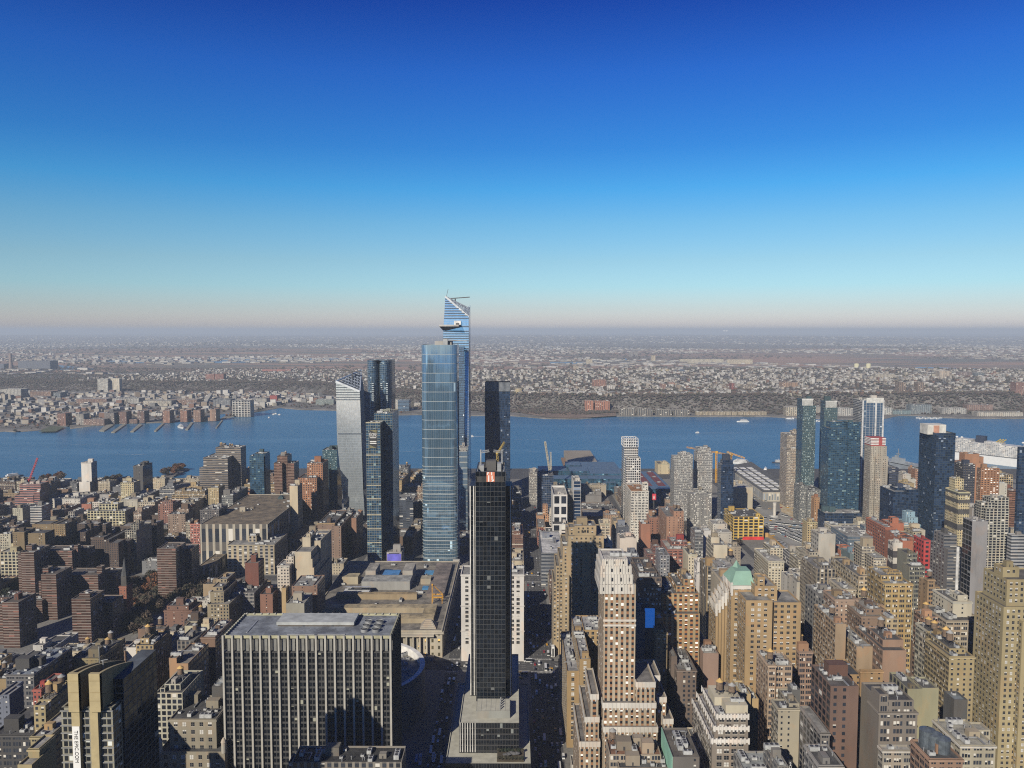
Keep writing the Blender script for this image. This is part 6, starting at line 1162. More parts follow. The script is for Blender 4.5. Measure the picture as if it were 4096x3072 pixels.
B('B4',1990,2078,850,1000,470,34,'dgrey','bl','bl','loft_building','plain charcoal windowless penthouse box',wcol=(.15,.155,.16),L=1945)
B('B4',1850,2070,1040,1190,455,30,'stone','few','lo','loft_building','stone loft with cream corner below the charcoal box',ex=[(1960,2070,990,4,20)],wcol=(.42,.38,.28),L=1780)
B('B4',1460,1565,890,1050,505,20,'gold','few','few','loft_building','ochre block with a pale hipped roof behind the white trimmed loft',ex=[(1560,1645,940,4,20)],wcol=(.50,.36,.15),roofcol=(.60,.60,.50))
B('B4',430,622,640,700,545,18,'ltyel','bl','bl','tank_house','pale yellow roof house behind the striped tower wing',wcol=(.64,.57,.30))
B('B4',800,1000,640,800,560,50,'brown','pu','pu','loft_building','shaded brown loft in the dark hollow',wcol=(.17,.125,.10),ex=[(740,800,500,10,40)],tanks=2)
B('B4',580,700,255,520,575,90,'gold','hf','pw','loft_building','tan loft with orange capped tanks right of the striped tower',ex=[(575,665,225,2,20)],tanks=3,wcol=(.45,.33,.16))
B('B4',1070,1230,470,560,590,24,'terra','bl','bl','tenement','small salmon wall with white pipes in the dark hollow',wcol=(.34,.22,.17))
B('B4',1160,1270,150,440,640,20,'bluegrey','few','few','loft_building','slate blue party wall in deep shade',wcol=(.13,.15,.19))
B('M4',1390,1585,388,480,1420,70,'cream','bl','bl','depot','broad cream windowless depot left of the terminal shed',wcol=(.56,.50,.37),roofcol=(.56,.55,.51),amount=.2)
B('PX',3232,3290,1962,2010,1340,44,'grey','bb','bb','apartment_block','grey glass balconied block at the foot of the left green glass tower',ex=[(3200,3232,1945,10,30)],flo=3.2,wcol=(.24,.27,.27))
B('PX',3258,3278,1990,2034,1300,14,'orange','hf','few','tenement','slim orange house left of the dark glass podium',wcol=(.52,.27,.10))
B('PX',3230,3270,2088,2114,1130,20,'yellow','pu','few','bus_office','little yellow house beside the open bus lot',wcol=(.58,.46,.22))
B('B1',-90,330,1310,1420,470,34,'dgrey','lo','lo','loft_building','long dark shaded loft in the bottom left corner before the finned yellow tower',wcol=(.07,.07,.075),roofcol=(.07,.07,.075))  # near-black wall and roof colour stands in for the shadow on this corner
# ---------------------------------------------------------------- the ordinary blocks between the named buildings
for a_, b_, c_ in ((-300,420,1926),(420,860,1914),(860,1340,1896),(2060,2900,1900)): HERO.append(dict(boxes=[], px0=a_, px1=b_, pyb=c_, Y=1760))    # the river stays in sight
hero_boxes = [b_ for h in HERO for b_ in h['boxes']]
HB = np.array([b_[:4] for b_ in hero_boxes])
def clear(x0, x1, y0, y1, pad=1.0):
    return not np.any((HB[:,0] < x1+pad) & (HB[:,1] > x0-pad) & (HB[:,2] < y1+pad) & (HB[:,3] > y0-pad))
def cap_z(x0, x1, y0, y1, z):
    """highest roof that leaves the named buildings behind it as visible as they are in the photograph"""
    pl = proj(x0, y0 if x0 < 0 else y1, z); pr = proj(x1, y1 if x1 < 0 else y0, z)
    a, b_ = min(pl[0], pr[0]), max(pl[0], pr[0]); best = z
    for h in HERO:
        if h['Y'] > y0+2 and h['px0'] < b_-2 and h['px1'] > a+2:
            best = min(best, onY((a+b_)/2, h['pyb'], y0)[1])
    return best
ZONES = [(-232,15,485,762), (-232,-58,762,1040), (-60,12,1620,1900), (322,600,1075,1560), (20,700,1590,1900), (-560,-395,790,1040), (430,760,1500,1900), (620,1400,1640,1900)]
def zone_free(x0, x1, y0, y1): return not any(x0 < b_ and x1 > a and y0 < d and y1 > c_ for a, b_, c_, d in ZONES)
FCOL = [('tan brick', (.40,.29,.16)), ('brown brick', (.24,.15,.10)), ('red brick', (.22,.11,.075)), ('grey stone', (.30,.285,.26)), ('cream', (.56,.48,.33)), ('ochre brick', (.44,.31,.13)), ('dark brick', (.12,.08,.06)), ('white', (.64,.62,.57)), ('salmon brick', (.36,.25,.18)), ('slate grey', (.18,.19,.21)), ('buff stone', (.46,.40,.29))]
FILL = []
def cand(x0, x1, y0, y1, h):
    if x1-x0 < 7 or y1-y0 < 7 or not zone_free(x0, x1, y0, y1): return
    pc = proj((x0+x1)/2, y0, G+h)
    if pc is None or not (-140 < pc[0] < 4236 and 1750 < pc[1] < 3330): return
    if not clear(x0, x1, y0, y1):
        for f in ((x0,(x0+x1)/2-.5,y0,y1),((x0+x1)/2+.5,x1,y0,y1),(x0,x1,y0,(y0+y1)/2),(x0,x1,(y0+y1)/2,y1)):
            if clear(*f) and min(f[1]-f[0], f[3]-f[2]) > 8: x0, x1, y0, y1 = f; break
        else: return
    z = min(G+h, cap_z(x0, x1, y0, y1, G+h)); 
    if z < G+5: return
    FILL.append([x0, x1, y0, y1, z])
fr = random.Random(21)
for n, a, x0, x1, y0, y1 in blocks:
    far = a >= 9
    y = y0
    while y < y1-9:
        L = fr.uniform(15, 30) if not far else fr.uniform(26, 56); L = min(L, y1-y) if y1-y-L > 9 else y1-y
        full = far and fr.random() < .5 or (not far and fr.random() < .22)
        rows = [(x0, x1)] if full else [(x0, (x0+x1)/2-fr.uniform(.5,4)), ((x0+x1)/2+fr.uniform(.5,4), x1)]
        for (u0, u1) in rows:
            q = fr.random()
            if a == 6: h = fr.choice((20,28,45,55,62)) if u0 < 60 else fr.choice((40,48,55,62,70,80))
            elif a == 7: h = fr.choice((16,20,28,34,42,50)) if u0 < 0 else fr.choice((26,34,42,48,55,62,68))
            elif a == 8: h = fr.choice((13,15,16,18,26,34)) if u0 < 0 else fr.choice((15,18,22,30,38,46))
            elif a == 9: h = fr.choice((13,15,18,24,32)) if u0 < 0 else fr.choice((13,15,17,19,24,30))
            else: h = fr.choice((9,12,16,20,26,32)) if u0 < 0 else fr.choice((9,12,15,18,24))
            yy = y+fr.uniform(0, 1.2)
            cand(u0, u1, yy, y+L-.3, h*fr.uniform(.9, 1.1))
        y += L
# what each candidate shows: a small depth picture of all boxes
GW, GH = 1024, 768
gx, gy = np.meshgrid((np.arange(GW)+.5)*4, (np.arange(GH)+.5)*4)
dv = np.stack([(gx-2048)/FP, (1536-gy)/FP, -np.ones_like(gx)], -1) @ np.array(CM).T
dv = dv/dv[...,1:2]
zb_ = np.full((GH, GW), 1e9); idb = np.full((GH, GW), -1, int)
def fillq(pts, kind, val, oid):
    pp = [proj(*p) for p in pts]
    if any(p is None for p in pp): return
    P = np.array(pp)/4; x0, x1, y0, y1 = int(max(0,P[:,0].min())), int(min(GW-1,P[:,0].max()+1)), int(max(0,P[:,1].min())), int(min(GH-1,P[:,1].max()+1))
    if x1 <= x0 or y1 <= y0: return
    X_, Y_ = np.meshgrid(np.arange(x0,x1)+.5, np.arange(y0,y1)+.5); s = None; ins = np.ones(X_.shape, bool); ins2 = ins.copy()
    for i in range(len(P)):
        j = (i+1) % len(P); c_ = (P[j,0]-P[i,0])*(Y_-P[i,1])-(P[j,1]-P[i,1])*(X_-P[i,0]); ins &= c_ >= 0; ins2 &= c_ <= 0
    k = ins | ins2; d = dv[y0:y1,x0:x1]
    dep = np.full(X_.shape, val) if kind == 'y' else (val/np.where(abs(d[...,0])<1e-6,1e-6,d[...,0]) if kind == 'x' else (val-H)/np.where(abs(d[...,2])<1e-6,-1e-6,d[...,2]))
    k &= (dep > 0) & (dep < zb_[y0:y1,x0:x1]); zb_[y0:y1,x0:x1][k] = dep[k]; idb[y0:y1,x0:x1][k] = oid
def drawbox(b_, oid):
    x0, x1, y0, y1, z0, z1 = b_
    fillq([(x0,y0,z0),(x1,y0,z0),(x1,y0,z1),(x0,y0,z1)], 'y', y0, oid); fillq([(x0,y0,z1),(x1,y0,z1),(x1,y1,z1),(x0,y1,z1)], 'z', z1, oid)
    if x0 > 0: fillq([(x0,y0,z0),(x0,y1,z0),(x0,y1,z1),(x0,y0,z1)], 'x', x0, oid)
    if x1 < 0: fillq([(x1,y0,z0),(x1,y1,z0),(x1,y1,z1),(x1,y0,z1)], 'x', x1, oid)
nh = len(REG)
for i, r_ in enumerate(REG):
    for b_ in r_['boxes']: drawbox(b_, i)
for i, f in enumerate(FILL): drawbox((f[0],f[1],f[2],f[3],G,f[4]), nh+i)
vis = np.bincount(idb[idb >= 0].ravel(), minlength=nh+len(FILL))
for i, r_ in enumerate(REG):
    if vis[i] < 40 and r_['boxes'][0][2] > 0: print('SMALL', vis[i], r_['root']['label'])
order = sorted(range(len(FILL)), key=lambda i: -vis[nh+i]); keep_ = [i for i in order if vis[nh+i] >= 9][:400]
print('fillers', len(FILL), 'kept', len(keep_), 'smallest', vis[nh+keep_[-1]])
ANCH = [('black tower','black gridded'),('finned slab','wide dark office slab'),('stepped hotel','sand coloured stepped hotel'),('striped tower','tall tan and rust'),('green-roofed tower','golden brick set-back'),('yellow garage','bright yellow framed'),('rounded blue tower','tall rounded blue'),('slanted silver tower','silver slanted'),('finned yellow tower','dark glass tower with twin'),('mustard tower','tall mustard'),('golden corner loft','golden brick tower with chamfered'),('scarlet slab','scarlet slab'),('grey slab hotel','blank light grey'),('black and yellow banded tower','pale yellow and black'),('glass-cornered cream tower','cream tower with glass'),('red-square loft','cream loft tower with a red'),('salmon loft tower','salmon brick loft tower'),('white terracotta tower','tall white terracotta'),('teal twin-slab tower','broad teal glass'),('granite post office','long low granite'),('tan columned depot','tan stone mail depot'),('blank cream wall','big blank cream'),('ziggurat warehouse','huge brown ziggurat'),('teal patchwork tower','teal glass tower with lit'),('orange grid block','orange brick grid'),('white-trimmed loft','brown stepped loft with bright'),('sooty brick wall','soot streaked'),('lone brick tower','red brick balconied tower standing'),('pale yellow loft','long pale yellow loft'),('white slab tower','narrow white slab'),('ornate hotel','ornate grey stone'),('toothed tan loft','tan pier loft with rows'),('white giant-pane tower','white framed glass tower'),('ochre banded loft','brown brick loft outlined'),('orange chequered slab','black and white chequered'),('mansard loft','grey loft with a slate'),('pale grid hotel','tall pale concrete grid'),('white stepped loft','white stepped loft with square'),('cream slab','cream apartment slab'),('silo loft','brick loft carrying')]
AP = []
for short, pre in ANCH:
    for r_ in REG:
        if r_['root'].get('label','').startswith(pre):
            b_ = r_['boxes'][0]; p = proj((b_[0]+b_[1])/2, b_[2], b_[5]); q = proj((b_[0]+b_[1])/2, b_[2], max(G, b_[5]-60)); AP.append((short, p[0], (p[1]+q[1])/2)); break
    else: print('NO ANCHOR', short)
made = {}
for i in keep_:
    x0, x1, y0, y1, z = FILL[i]; h = z-G; west = y0 > 1034; q = fr.random()
    wts = [3,3,3,2,3,3,2,2,2,2,2] if x0 > 0 else [2,3,3,3,2,2,4,2,1,3,2]
    cn, cc = fr.choices(FCOL, wts)[0]; v = fr.uniform(.8, 1.15); cc = tuple(t*v for t in cc)
    fs = fr.choice(('few','bl','hf','pu5','p34','few','hf','pw3','lo6')) if h > 16 else fr.choice(('bl','few','hf','pu5')); ss = fr.choice(('pu5','p34','lo6','pw3','p3')) if h > 24 else fr.choice(('pu','hf','pw3'))
    kind = 'loft_building' if h > 30 else ('tenement' if h > 12 else 'workshop'); kw_ = {'loft_building': 'loft', 'tenement': 'walk-up house', 'workshop': 'low workshop'}[kind]
    bx = [(x0,x1,y0,y1,G,z)]
    if h > 26 and x1-x0 > 16 and fr.random() < .6:
        t = fr.uniform(3, min(9, h*.2)); bx.append((x0+fr.uniform(1,5), x1-fr.uniform(1,5), y0+fr.uniform(2,6), y1-1.5, z-1.2, z+t))
        if cap_z(x0, x1, y0, y1, z+t) < z+t-.1: bx.pop()
    elif y1-y0 > 20 and x1-x0 > 14 and h > 12 and fr.random() < .5:     # light well: a lower rear wing
        bx = [(x0,x1,y0,(y0+y1)/2,G,z),(x0+.02,x1-fr.uniform(3,6),(y0+y1)/2,y1,G,z-fr.uniform(.5,5))]
    tanks = (1 if fr.random() < .42 else 0)+(1 if fr.random() < .12 else 0) if h > 18 and not west else (1 if h > 24 and fr.random() < .3 else 0)
    rng.seed(i); e = building(kind, 'building', None, bx, cc, fs, ss, 'hf', tanks=tanks, amount=1.9 if vis[nh+i] > 60 else .7, cornice=tuple(min(1,t*1.2) for t in cc) if h > 14 and fr.random() < .55 else None, roofcol=fr.choices(ROOFC, (3,3,2,3,3,1))[0])
    REG[-1]['hero'] = False; p = proj((x0+x1)/2, y0, z); sh_, ax, ay = min(AP, key=lambda t: (t[1]-p[0])**2+1.6*(t[2]-p[1])**2); dx, dy = p[0]-ax, p[1]-ay
    rel = ('right of' if dx > 0 else 'left of') if abs(dx) > abs(dy)*.8 else ('in front of' if dy > 0 else 'behind')
    made.setdefault((cn, kw_, rel, sh_), []).append((math.hypot(dx, dy), e, tanks))
ORD = ['nearest','second nearest','third nearest','fourth nearest','fifth nearest','sixth nearest','seventh nearest','eighth nearest','ninth nearest']
for (cn, kw_, rel, sh_), L in made.items():
    L.sort(key=lambda t: t[0])
    for k, (_, e, tk) in enumerate(L):
        e['label'] = '%s%s %s%s %s the %s' % ((ORD[min(k,8)]+' ') if len(L) > 1 else '', cn, kw_, ' with roof tank' if tk == 1 else (' with roof tanks' if tk else ''), rel, sh_); e['group'] = 'ordinary street buildings between the towers'
# ---------------------------------------------------------------- trees
def tree_mesh(seed, mats, bare):
    r_ = np.random.default_rng(seed); tr = MB(); tr.cyl(0,0,-.2,3.4,.34,.22,7,0,False)
    for k in range(6):
        a = k*1.05+r_.uniform(-.3,.3); tr.beam((0,0,2.6+k*.35),(2.6*math.cos(a),2.6*math.sin(a),6+r_.uniform(0,2.4)),.16)
    n = 420; c_ = r_.normal(0, 1, (n, 3)); c_ /= np.linalg.norm(c_, axis=1)[:, None]; rad = r_.uniform(.35, 1, n)**.5
    lob = 1+.22*np.sin(3*np.arctan2(c_[:,1], c_[:,0])+seed)+.15*np.sin(5*c_[:,2]+seed)
    P = c_*(rad*lob)[:,None]*np.array([3.7,3.7,3.2])+np.array([0,0,6.4]); m = MB()
    for p in P:
        s = r_.uniform(.45, .95)*(.75 if bare else 1); u = r_.normal(0,1,3); u /= np.linalg.norm(u); w = np.cross(u, r_.normal(0,1,3)); w /= np.linalg.norm(w)
        m.face([p-u*s-w*s*.6, p+u*s-w*s*.6, p+u*s*.8+w*s*.7, p-u*s*.7+w*s*.6], int(r_.integers(0, len(mats))))
    return tr, m
BARK = flat('bark', (.075,.055,.042), .95)
TT = []
for i, (nm, cols, bare) in enumerate((('bare brown', [(.085,.062,.045),(.065,.050,.040),(.11,.08,.055)], True), ('grey olive', [(.060,.056,.036),(.048,.047,.034),(.078,.07,.045)], False), ('russet', [(.17,.065,.028),(.12,.05,.03),(.20,.09,.035)], False), ('dark red', [(.13,.03,.025),(.09,.03,.025)], False), ('dark green', [(.030,.042,.024),(.022,.032,.02)], False))):
    ms = [flat('leaf_%s_%d' % (nm.replace(' ','_'), j), c_, .95, 0, .3, .6) for j, c_ in enumerate(cols)]
    e = thing('tree', None, None, (0,0,0)); t_, c2 = tree_mesh(i+1, ms, bare); t_.build('trunk', BARK, e); c2.build('crown', ms, e); TT.append([nm, e, False])
def tree(k, x, y, s, where, z=G):
    nm, src, used_ = TT[k]; o = src if not used_ else copy_tree(src); TT[k][2] = True
    o.location = (x, y, z); o.rotation_euler.z = rng.uniform(0, 6.28); o.scale = (s*rng.uniform(.85,1.2), s*rng.uniform(.85,1.2), s*rng.uniform(.85,1.15)); tag(o, nm+' tree '+where, 'tree', 'trees '+where)
def grove(c, pts, n, s, ks, where, z=G):
    P = [gp(c, x, y, z) for x, y in pts]; x0, x1, y0, y1 = min(p[0] for p in P), max(p[0] for p in P), min(p[1] for p in P), max(p[1] for p in P); got = 0
    for _ in range(n*30):
        x, y = rng.uniform(x0, x1), rng.uniform(y0, y1); ins = False
        for i in range(len(P)):
            a, b_ = P[i], P[i-1]
            if (a[1] > y) != (b_[1] > y) and x < (b_[0]-a[0])*(y-a[1])/(b_[1]-a[1])+a[0]: ins = not ins
        if ins and clear(x-2, x+2, y-2, y+2, .5): tree(rng.choice(ks), x, y, s*rng.uniform(.75,1.2), where, z); got += 1
        if got >= n: break
rng.seed(5)
grove('M1', [(1210,1020),(1640,880),(1640,1200),(1560,1260),(1230,1250),(940,1130)], 60, 1.5, (0,0,1), 'in the sunken park behind the church spire')
grove('M1', [(1650,880),(2180,830),(2000,1000),(1700,990)], 20, 1.25, (0,1), 'along the lawn right of the dark brown housing')
grove('M1', [(1330,1400),(1640,1330),(1720,1600),(1260,1800),(1230,1520)], 44, 1.5, (0,1,1,0,1,2), 'below the lone brick tower')
grove('M1', [(1500,1420),(1600,1380),(1620,1500),(1520,1520)], 5, 1.4, (2,), 'glowing orange beside the lone brick tower')
grove('B1', [(1240,40),(1640,-20),(1700,60),(1500,240),(1240,330)], 44, 1.5, (0,1,1,0,2), 'in the shaded garden left of the ochre tank loft')
grove('M1', [(0,1360),(190,1360),(200,1560),(0,1620)], 12, 1.3, (4,1), 'at the left edge among the brick towers')
grove('B1', [(560,440),(740,420),(740,620),(600,640)], 10, 1.2, (1,1,4), 'behind the finned yellow tower')
grove('M1', [(1870,1470),(2160,1400),(2150,1560),(1700,1640)], 34, 1.4, (0,1), 'along the street below the columned depot')
grove('M1', [(440,330),(560,300),(680,290),(700,330),(450,370)], 16, 1.7, (0,0,2), 'on the riverside mound left of the white slab tower')
grove('M1', [(1000,370),(1240,320),(1240,370),(1020,410)], 16, 1.6, (0,1), 'along the river right of the white slab tower')
grove('M2', [(1985,262),(2200,262),(2200,275),(1985,280)], 10, 1.2, (0,), 'along the riverbank between the blue towers')
grove('M4', [(1300,990),(1460,960),(1460,1090),(1330,1090)], 6, 1.1, (0,), 'by the cement wall near the bus ramps')
pk = MB(); P = [gp('M1',x,y,G+.16) for x, y in ((1640,1000),(2150,900),(2190,830),(1680,880))]; pk.face([(*p, G+.16) for p in P]); structure('lawn', pk, flat('lawn_green', (.035,.055,.022), 1, 0, .3, .05))
# wooded pier on the left
P0 = [gp('M1',x,y,2) for x, y in ((1650,285),(1800,275),(1965,195),(1880,180))]; m = MB(); m.prism([(p[0],p[1]) for p in P0][::1], -3, 2.5, 0, 0); e = tag(m.build('pier', flat('pier_stone', (.16,.15,.14), .9)), 'stone pier covered with rusty trees jutting into the river on the left', 'pier')
grove('M1', [(1660,270),(1800,268),(1900,205),(1850,190)], 22, 1.5, (2,0,0), 'on the wooded pier', 2.5)

for nm_, e_, used_ in TT:
    if not used_:
        for ch in list(e_.children): bpy.data.objects.remove(ch, do_unlink=True)
        bpy.data.objects.remove(e_, do_unlink=True)
TT = [t_ for t_ in TT if t_[2]]; TK = {t_[0]: k for k, t_ in enumerate(TT)}
# ---------------------------------------------------------------- church, cranes, convention hall, piers
x, y = gp('M1',1297,1400); y = 870; x = onY(*cp('M1',1297,1400),y)[0]; zt = onY(*cp('M1',1297,1110),y)[1]; e = thing('church', 'dark slate church spire rising above the bare park trees', 'church', (x,y,G)); m = MB(); zb = onY(*cp('M1',1297,1300),y)[1]
m.box(x-3,x+3,y-3,y+3,G,zb); m.build('belfry', flat('belfry_stone', (.07,.065,.06), .9), e); m = MB(); m.cyl(x,y,zb,zb+5,4,3.2,8,0,False); m.cyl(x,y,zb+5,zt,3.0,.08,8,0,False); m.build('spire', flat('spire_slate', (.055,.058,.062), .7), e)
m = MB(); m.box(x+3,x+20,y+2,y+14,G,G+10); m.face([(x+3,y+2,G+10),(x+20,y+2,G+10),(x+20,y+8,G+16),(x+3,y+8,G+16)]); m.face([(x+20,y+14,G+10),(x+3,y+14,G+10),(x+3,y+8,G+16),(x+20,y+8,G+16)]); m.build('nave', flat('nave_stone', (.10,.09,.08), .9), e)
def crane(name, label, base, mast_top, jib, col, w=2.0, cw=None, hoist=None):
    e = thing(name, label, 'crane', base); m = MB(); n = max(4, int((Vector(mast_top)-Vector(base)).length/(w*1.6)))
    m.truss(base, mast_top, w, n, w*.2); m.build('mast', col, e)
    m = MB(); a, b_ = jib; n = max(4, int((Vector(b_)-Vector(a)).length/(w*1.5))); m.truss(a, b_, w*.75, n, w*.18); m.build('jib', col, e)
    if cw: m = MB(); m.box(cw[0]-w,cw[0]+w,cw[1]-w*.8,cw[1]+w*.8,cw[2]-w*1.3,cw[2]+w*.3,0,True); m.build('counterweight', flat('counterweight', (.25,.24,.22), .9), e)
    m = MB(); t = mast_top; m.box(t[0]-w*.8,t[0]+w*.8,t[1]-w*1.4,t[1]-w*.4,t[2]-w*1.6,t[2],0,True); m.build('cab', col, e)
    if hoist: m = MB(); m.beam(hoist[0], hoist[1], .18); m.build('stay', DARK, e)
    return e
def pp(c, x, y, Y): X_, z = onY(*cp(c,x,y),Y); return (X_, Y, z)
crane('luffing_crane','red luffing crane over the unfinished concrete frame on the left',pp('M1',290,345,1425),pp('M1',300,305,1425),(pp('M1',300,325,1425),pp('M1',390,82,1450)),REDM,2.6,pp('M1',268,315,1420),(pp('M1',266,278,1420),pp('M1',380,110,1447)))
a = pp('T3',1765,1460,1700); crane('tower_crane','yellow hammerhead crane with its jib reaching left behind the grey green towers',(a[0],a[1],2),pp('T3',1765,1305,1700),(pp('T3',1510,1272,1690),pp('T3',1845,1332,1705)),YELM,3.0,pp('T3',1838,1332,1705),(pp('T3',1765,1278,1700),pp('T3',1600,1288,1694)))
a = pp('T3',1893,1460,1690); crane('tower_crane','yellow hammerhead crane with its jib reaching right beside the navy tower',(a[0],a[1],2),pp('T3',1893,1325,1690),(pp('T3',1860,1312,1685),pp('T3',2012,1366,1680)),YELM,3.0,pp('T3',1866,1314,1686),(pp('T3',1893,1284,1690),pp('T3',1975,1345,1682)))
PCR = flat('crane_pale', (.50,.46,.36), .6); b0 = pp('T3',335,1500,1520)
crane('luffing_crane','tall pale lattice crane with yellow tip at the end of the long street',(b0[0],b0[1],G),pp('T3',332,1480,1520),(pp('T3',325,1478,1520),pp('T3',285,1222,1535)),PCR,3.2,None,(pp('T3',345,1470,1519),pp('T3',290,1235,1534)))
b1 = pp('T3',340,1510,1500); crane('luffing_crane','shorter pale lattice crane with an orange tip beside the taller one',(b1[0],b1[1],G),pp('T3',338,1490,1500),(pp('T3',338,1480,1500),pp('T3',333,1312,1508)),PCR,2.6)
b2 = pp('M3',335,1385,860); b2 = (b2[0],b2[1],36); e = crane('derrick','yellow derrick frame on the right edge of the post office roof',b2,(b2[0],b2[1],57),((b2[0],b2[1]+1,56),(b2[0]+11,b2[1]+2,45)),YELM,1.0,None,((b2[0],b2[1],57),(b2[0]+11,b2[1]+4,37)))
m = MB()
for s in (0,11): m.beam((b2[0]+s,b2[1]-4,36),(b2[0]+s,b2[1]-4,43),.6); m.beam((b2[0]+s,b2[1]+6,36),(b2[0]+s,b2[1]+6,43),.6); m.beam((b2[0]+s,b2[1]-4,43),(b2[0]+s,b2[1]+6,43),.6)
m.truss((b2[0],b2[1]-4,43),(b2[0]+11,b2[1]-4,43),.9,5,.25); m.truss((b2[0],b2[1]+6,43),(b2[0]+11,b2[1]+6,43),.9,5,.25); m.build('gantry', YELM, e)
tz = onY(*cp('T2',2080,1300),600)[1]; a = pp('T2',2085,1330,605); crane('luffing_crane','small yellow lattice crane perched on the black tower roof',(a[0],a[1],tz-14),(a[0],a[1],a[2]+2),((a[0],a[1],a[2]),pp('T2',2147,1228,612)),flat('crane_ochre', (.50,.36,.10), .6),1.3)
# convention hall: dark glass blocks and red roof sheds
JG = facade(ww=.93, wh=.93, glass=(.03,.085,.14), metal=.5, rough=.12, blind=.05, blindc=(.10,.2,.26))
e = thing('convention_hall', 'sprawling dark blue glass convention hall with maroon roof panels by the river', 'convention hall', (150,1640,G)); m = MB(); rm = MB(); gm_ = MB()
def jbox(c, u0, u1, yt, Y, D): 
    a, b_, z = face(c, u0, u1, yt, Y); m.prism(rect(a,b_,Y,Y+D), G, z, 0, None, (4,4), 0); gm_.face([(a,Y,z),(b_,Y,z),(b_,Y+D,z),(a,Y+D,z)]); return a, b_, z
jbox('T3',360,1000,1545,1600,40); jbox('T3',500,665,1480,1650,60); jbox('T3',470,595,1428,1715,50); jbox('T3',230,500,1475,1700,60); jbox('T3',600,960,1500,1640,150); jbox('T3',660,780,1545,1592,30); jbox('T3',785,900,1580,1585,26); jbox('T3',900,1380,1632,1560,30)
a, b_, z = jbox('T3',905,1375,1625,1590,190)
m.build('glass_wall', JG, e, (.06,.10,.15)); gm_.build('roof', flat('hall_roof', (.10,.15,.21), .5), e)
for i in range(4):
    for j in range(3):
        x0 = a+6+(b_-a)*i/4; x1 = a+(b_-a)*(i+1)/4-7; y0_, y1_ = 1596+j*60, 1644+j*60; mm = MB(); mm.box(x0,x1,y0_,y1_,z-.4,z+1.2); mm.build('roof_panel', flat('maroon_membrane', (.16,.03,.035), .9, 0, .15, .03), e)
        mm = MB(); mm.box(x0+4,x1-4,y1_+2,y1_+7,z-.4,z+2.4); mm.build('duct_run', flat('duct_grey', (.33,.33,.32), .8), e)
for (u0,u1,v0,v1) in ((775,865,1508,1542),(880,960,1510,1545)):
    p = [onZ(*cp('T3',u0,v0),40),onZ(*cp('T3',u1,v1),40)]; mm = MB(); zz = z; x0, x1 = sorted((p[0][0],p[1][0])); mm.box(x0,x1,1650,1720,z,z+3); mm.build('roof_panel', flat('maroon_dark', (.07,.02,.03), .9), e)
p = [onZ(*cp('T3',q[0],q[1]),16) for q in ((470,1425),(800,1470),(725,1355),(462,1352))]
m = MB(); x0, x1 = p[3][0], p[2][0]; y0, y1 = 1890, 2110; m.box(x0+2,x1-4,1930,y1,-3,15,0); m.face([(x0+2,1930,15.1),(x1-4,1930,15.1),(x1-4,y1,15.1),(x0+2,y1,15.1)],1); e = thing('pier_shed', 'broad flat tan roofed pier shed reaching into the river', 'pier shed', ((x0+x1)/2,1930,0)); m.build('wall', [flat('shed_wall', (.30,.27,.22), .9), flat('shed_roof_tan', (.29,.25,.195), .9, 0, .18, .01)], e)
mm = MB(); mm.box(x0+14,x1+24,1868,1929.5,-3,13.4); mm.build('front_shed', flat('shed_roof_pale', (.44,.43,.40), .9), e); mm = MB(); mm.box(x0-8,x0+2,1880,2060,-3,4); mm.build('apron', flat('apron_brown', (.25,.15,.09), .9), e)
# low bus pier hall on the right
P = [onZ(*cp('M4',q[0],q[1]),20) for q in ((1395,255),(1690,470),(2010,450),(1640,240))]
e = thing('terminal_shed', 'long low ferry terminal shed with white roof strips and a rounded white end', 'shed', (P[1][0],P[1][1],G)); xl, xr = P[0][0], P[3][0]
X0, Y0 = P[1]; m = MB(); w = 62; poly = [(X0,Y0),(X0+w,Y0),(P[3][0]+20,P[3][1]+120),(P[0][0],P[0][1]+70)]
m.prism(poly, G, 26, 0, 1, (5,18), 0); m.build('wall', [facade(ww=.55, wh=.7, glass=(.16,.18,.20), blind=.3), flat('shed_roof_dark', (.09,.09,.09), .9)], e, (.55,.52,.44))
m = MB(); m.cyl(X0+w+6,Y0+30,G,24,27,None,28,0); m.build('rounded_end', flat('rounded_white', (.62,.61,.57), .8), e)
for i in range(9):
    for j in range(3):
        t = (i+.6)/9.5; x = X0*(1-t)+P[0][0]*t+8+j*17; y = Y0*(1-t)+(P[0][1]+60)*t+3; mm = MB(); mm.box(x,x+11,y,y+17,26,27.2); mm.build('roof_strip', flat('roof_strip_white', (.62,.62,.61), .8), e)
# ---------------------------------------------------------------- bus ramps, vehicles
RAMP = flat('ramp_concrete', (.26,.255,.24), .95, 0, .2, .03); m = MB()
rp = [gp('M4',x,y,G+.3) for x, y in ((1900,940),(2203,1130),(2203,760),(1980,620),(1700,620),(1400,470),(1390,560),(1720,760),(1800,880))]
m.face([(*p, G+.3) for p in rp]); structure('bus_ramps', m, RAMP)
m = MB()
wall_ = [gp('M4',x,y,G) for x, y in ((1510,905),(1740,905),(1790,940),(1850,1000),(1985,1120))]
for i in range(len(wall_)-1):
    a, b_ = wall_[i], wall_[i+1]; m.face([(*a,G),(*b_,G),(*b_,G+7),(*a,G+7)]); m.face([(*a,G+7),(*b_,G+7),(b_[0],b_[1]+1.5,G+7),(a[0],a[1]+1.5,G+7)]); m.face([(b_[0],b_[1]+1.5,G),(a[0],a[1]+1.5,G),(a[0],a[1]+1.5,G+7),(b_[0],b_[1]+1.5,G+7)])
tag(m.build('retaining_wall', flat('ochre_wall', (.50,.31,.12), .9, 0, .15, .05)), 'ochre retaining wall bending round the sunken bus lanes', 'wall')
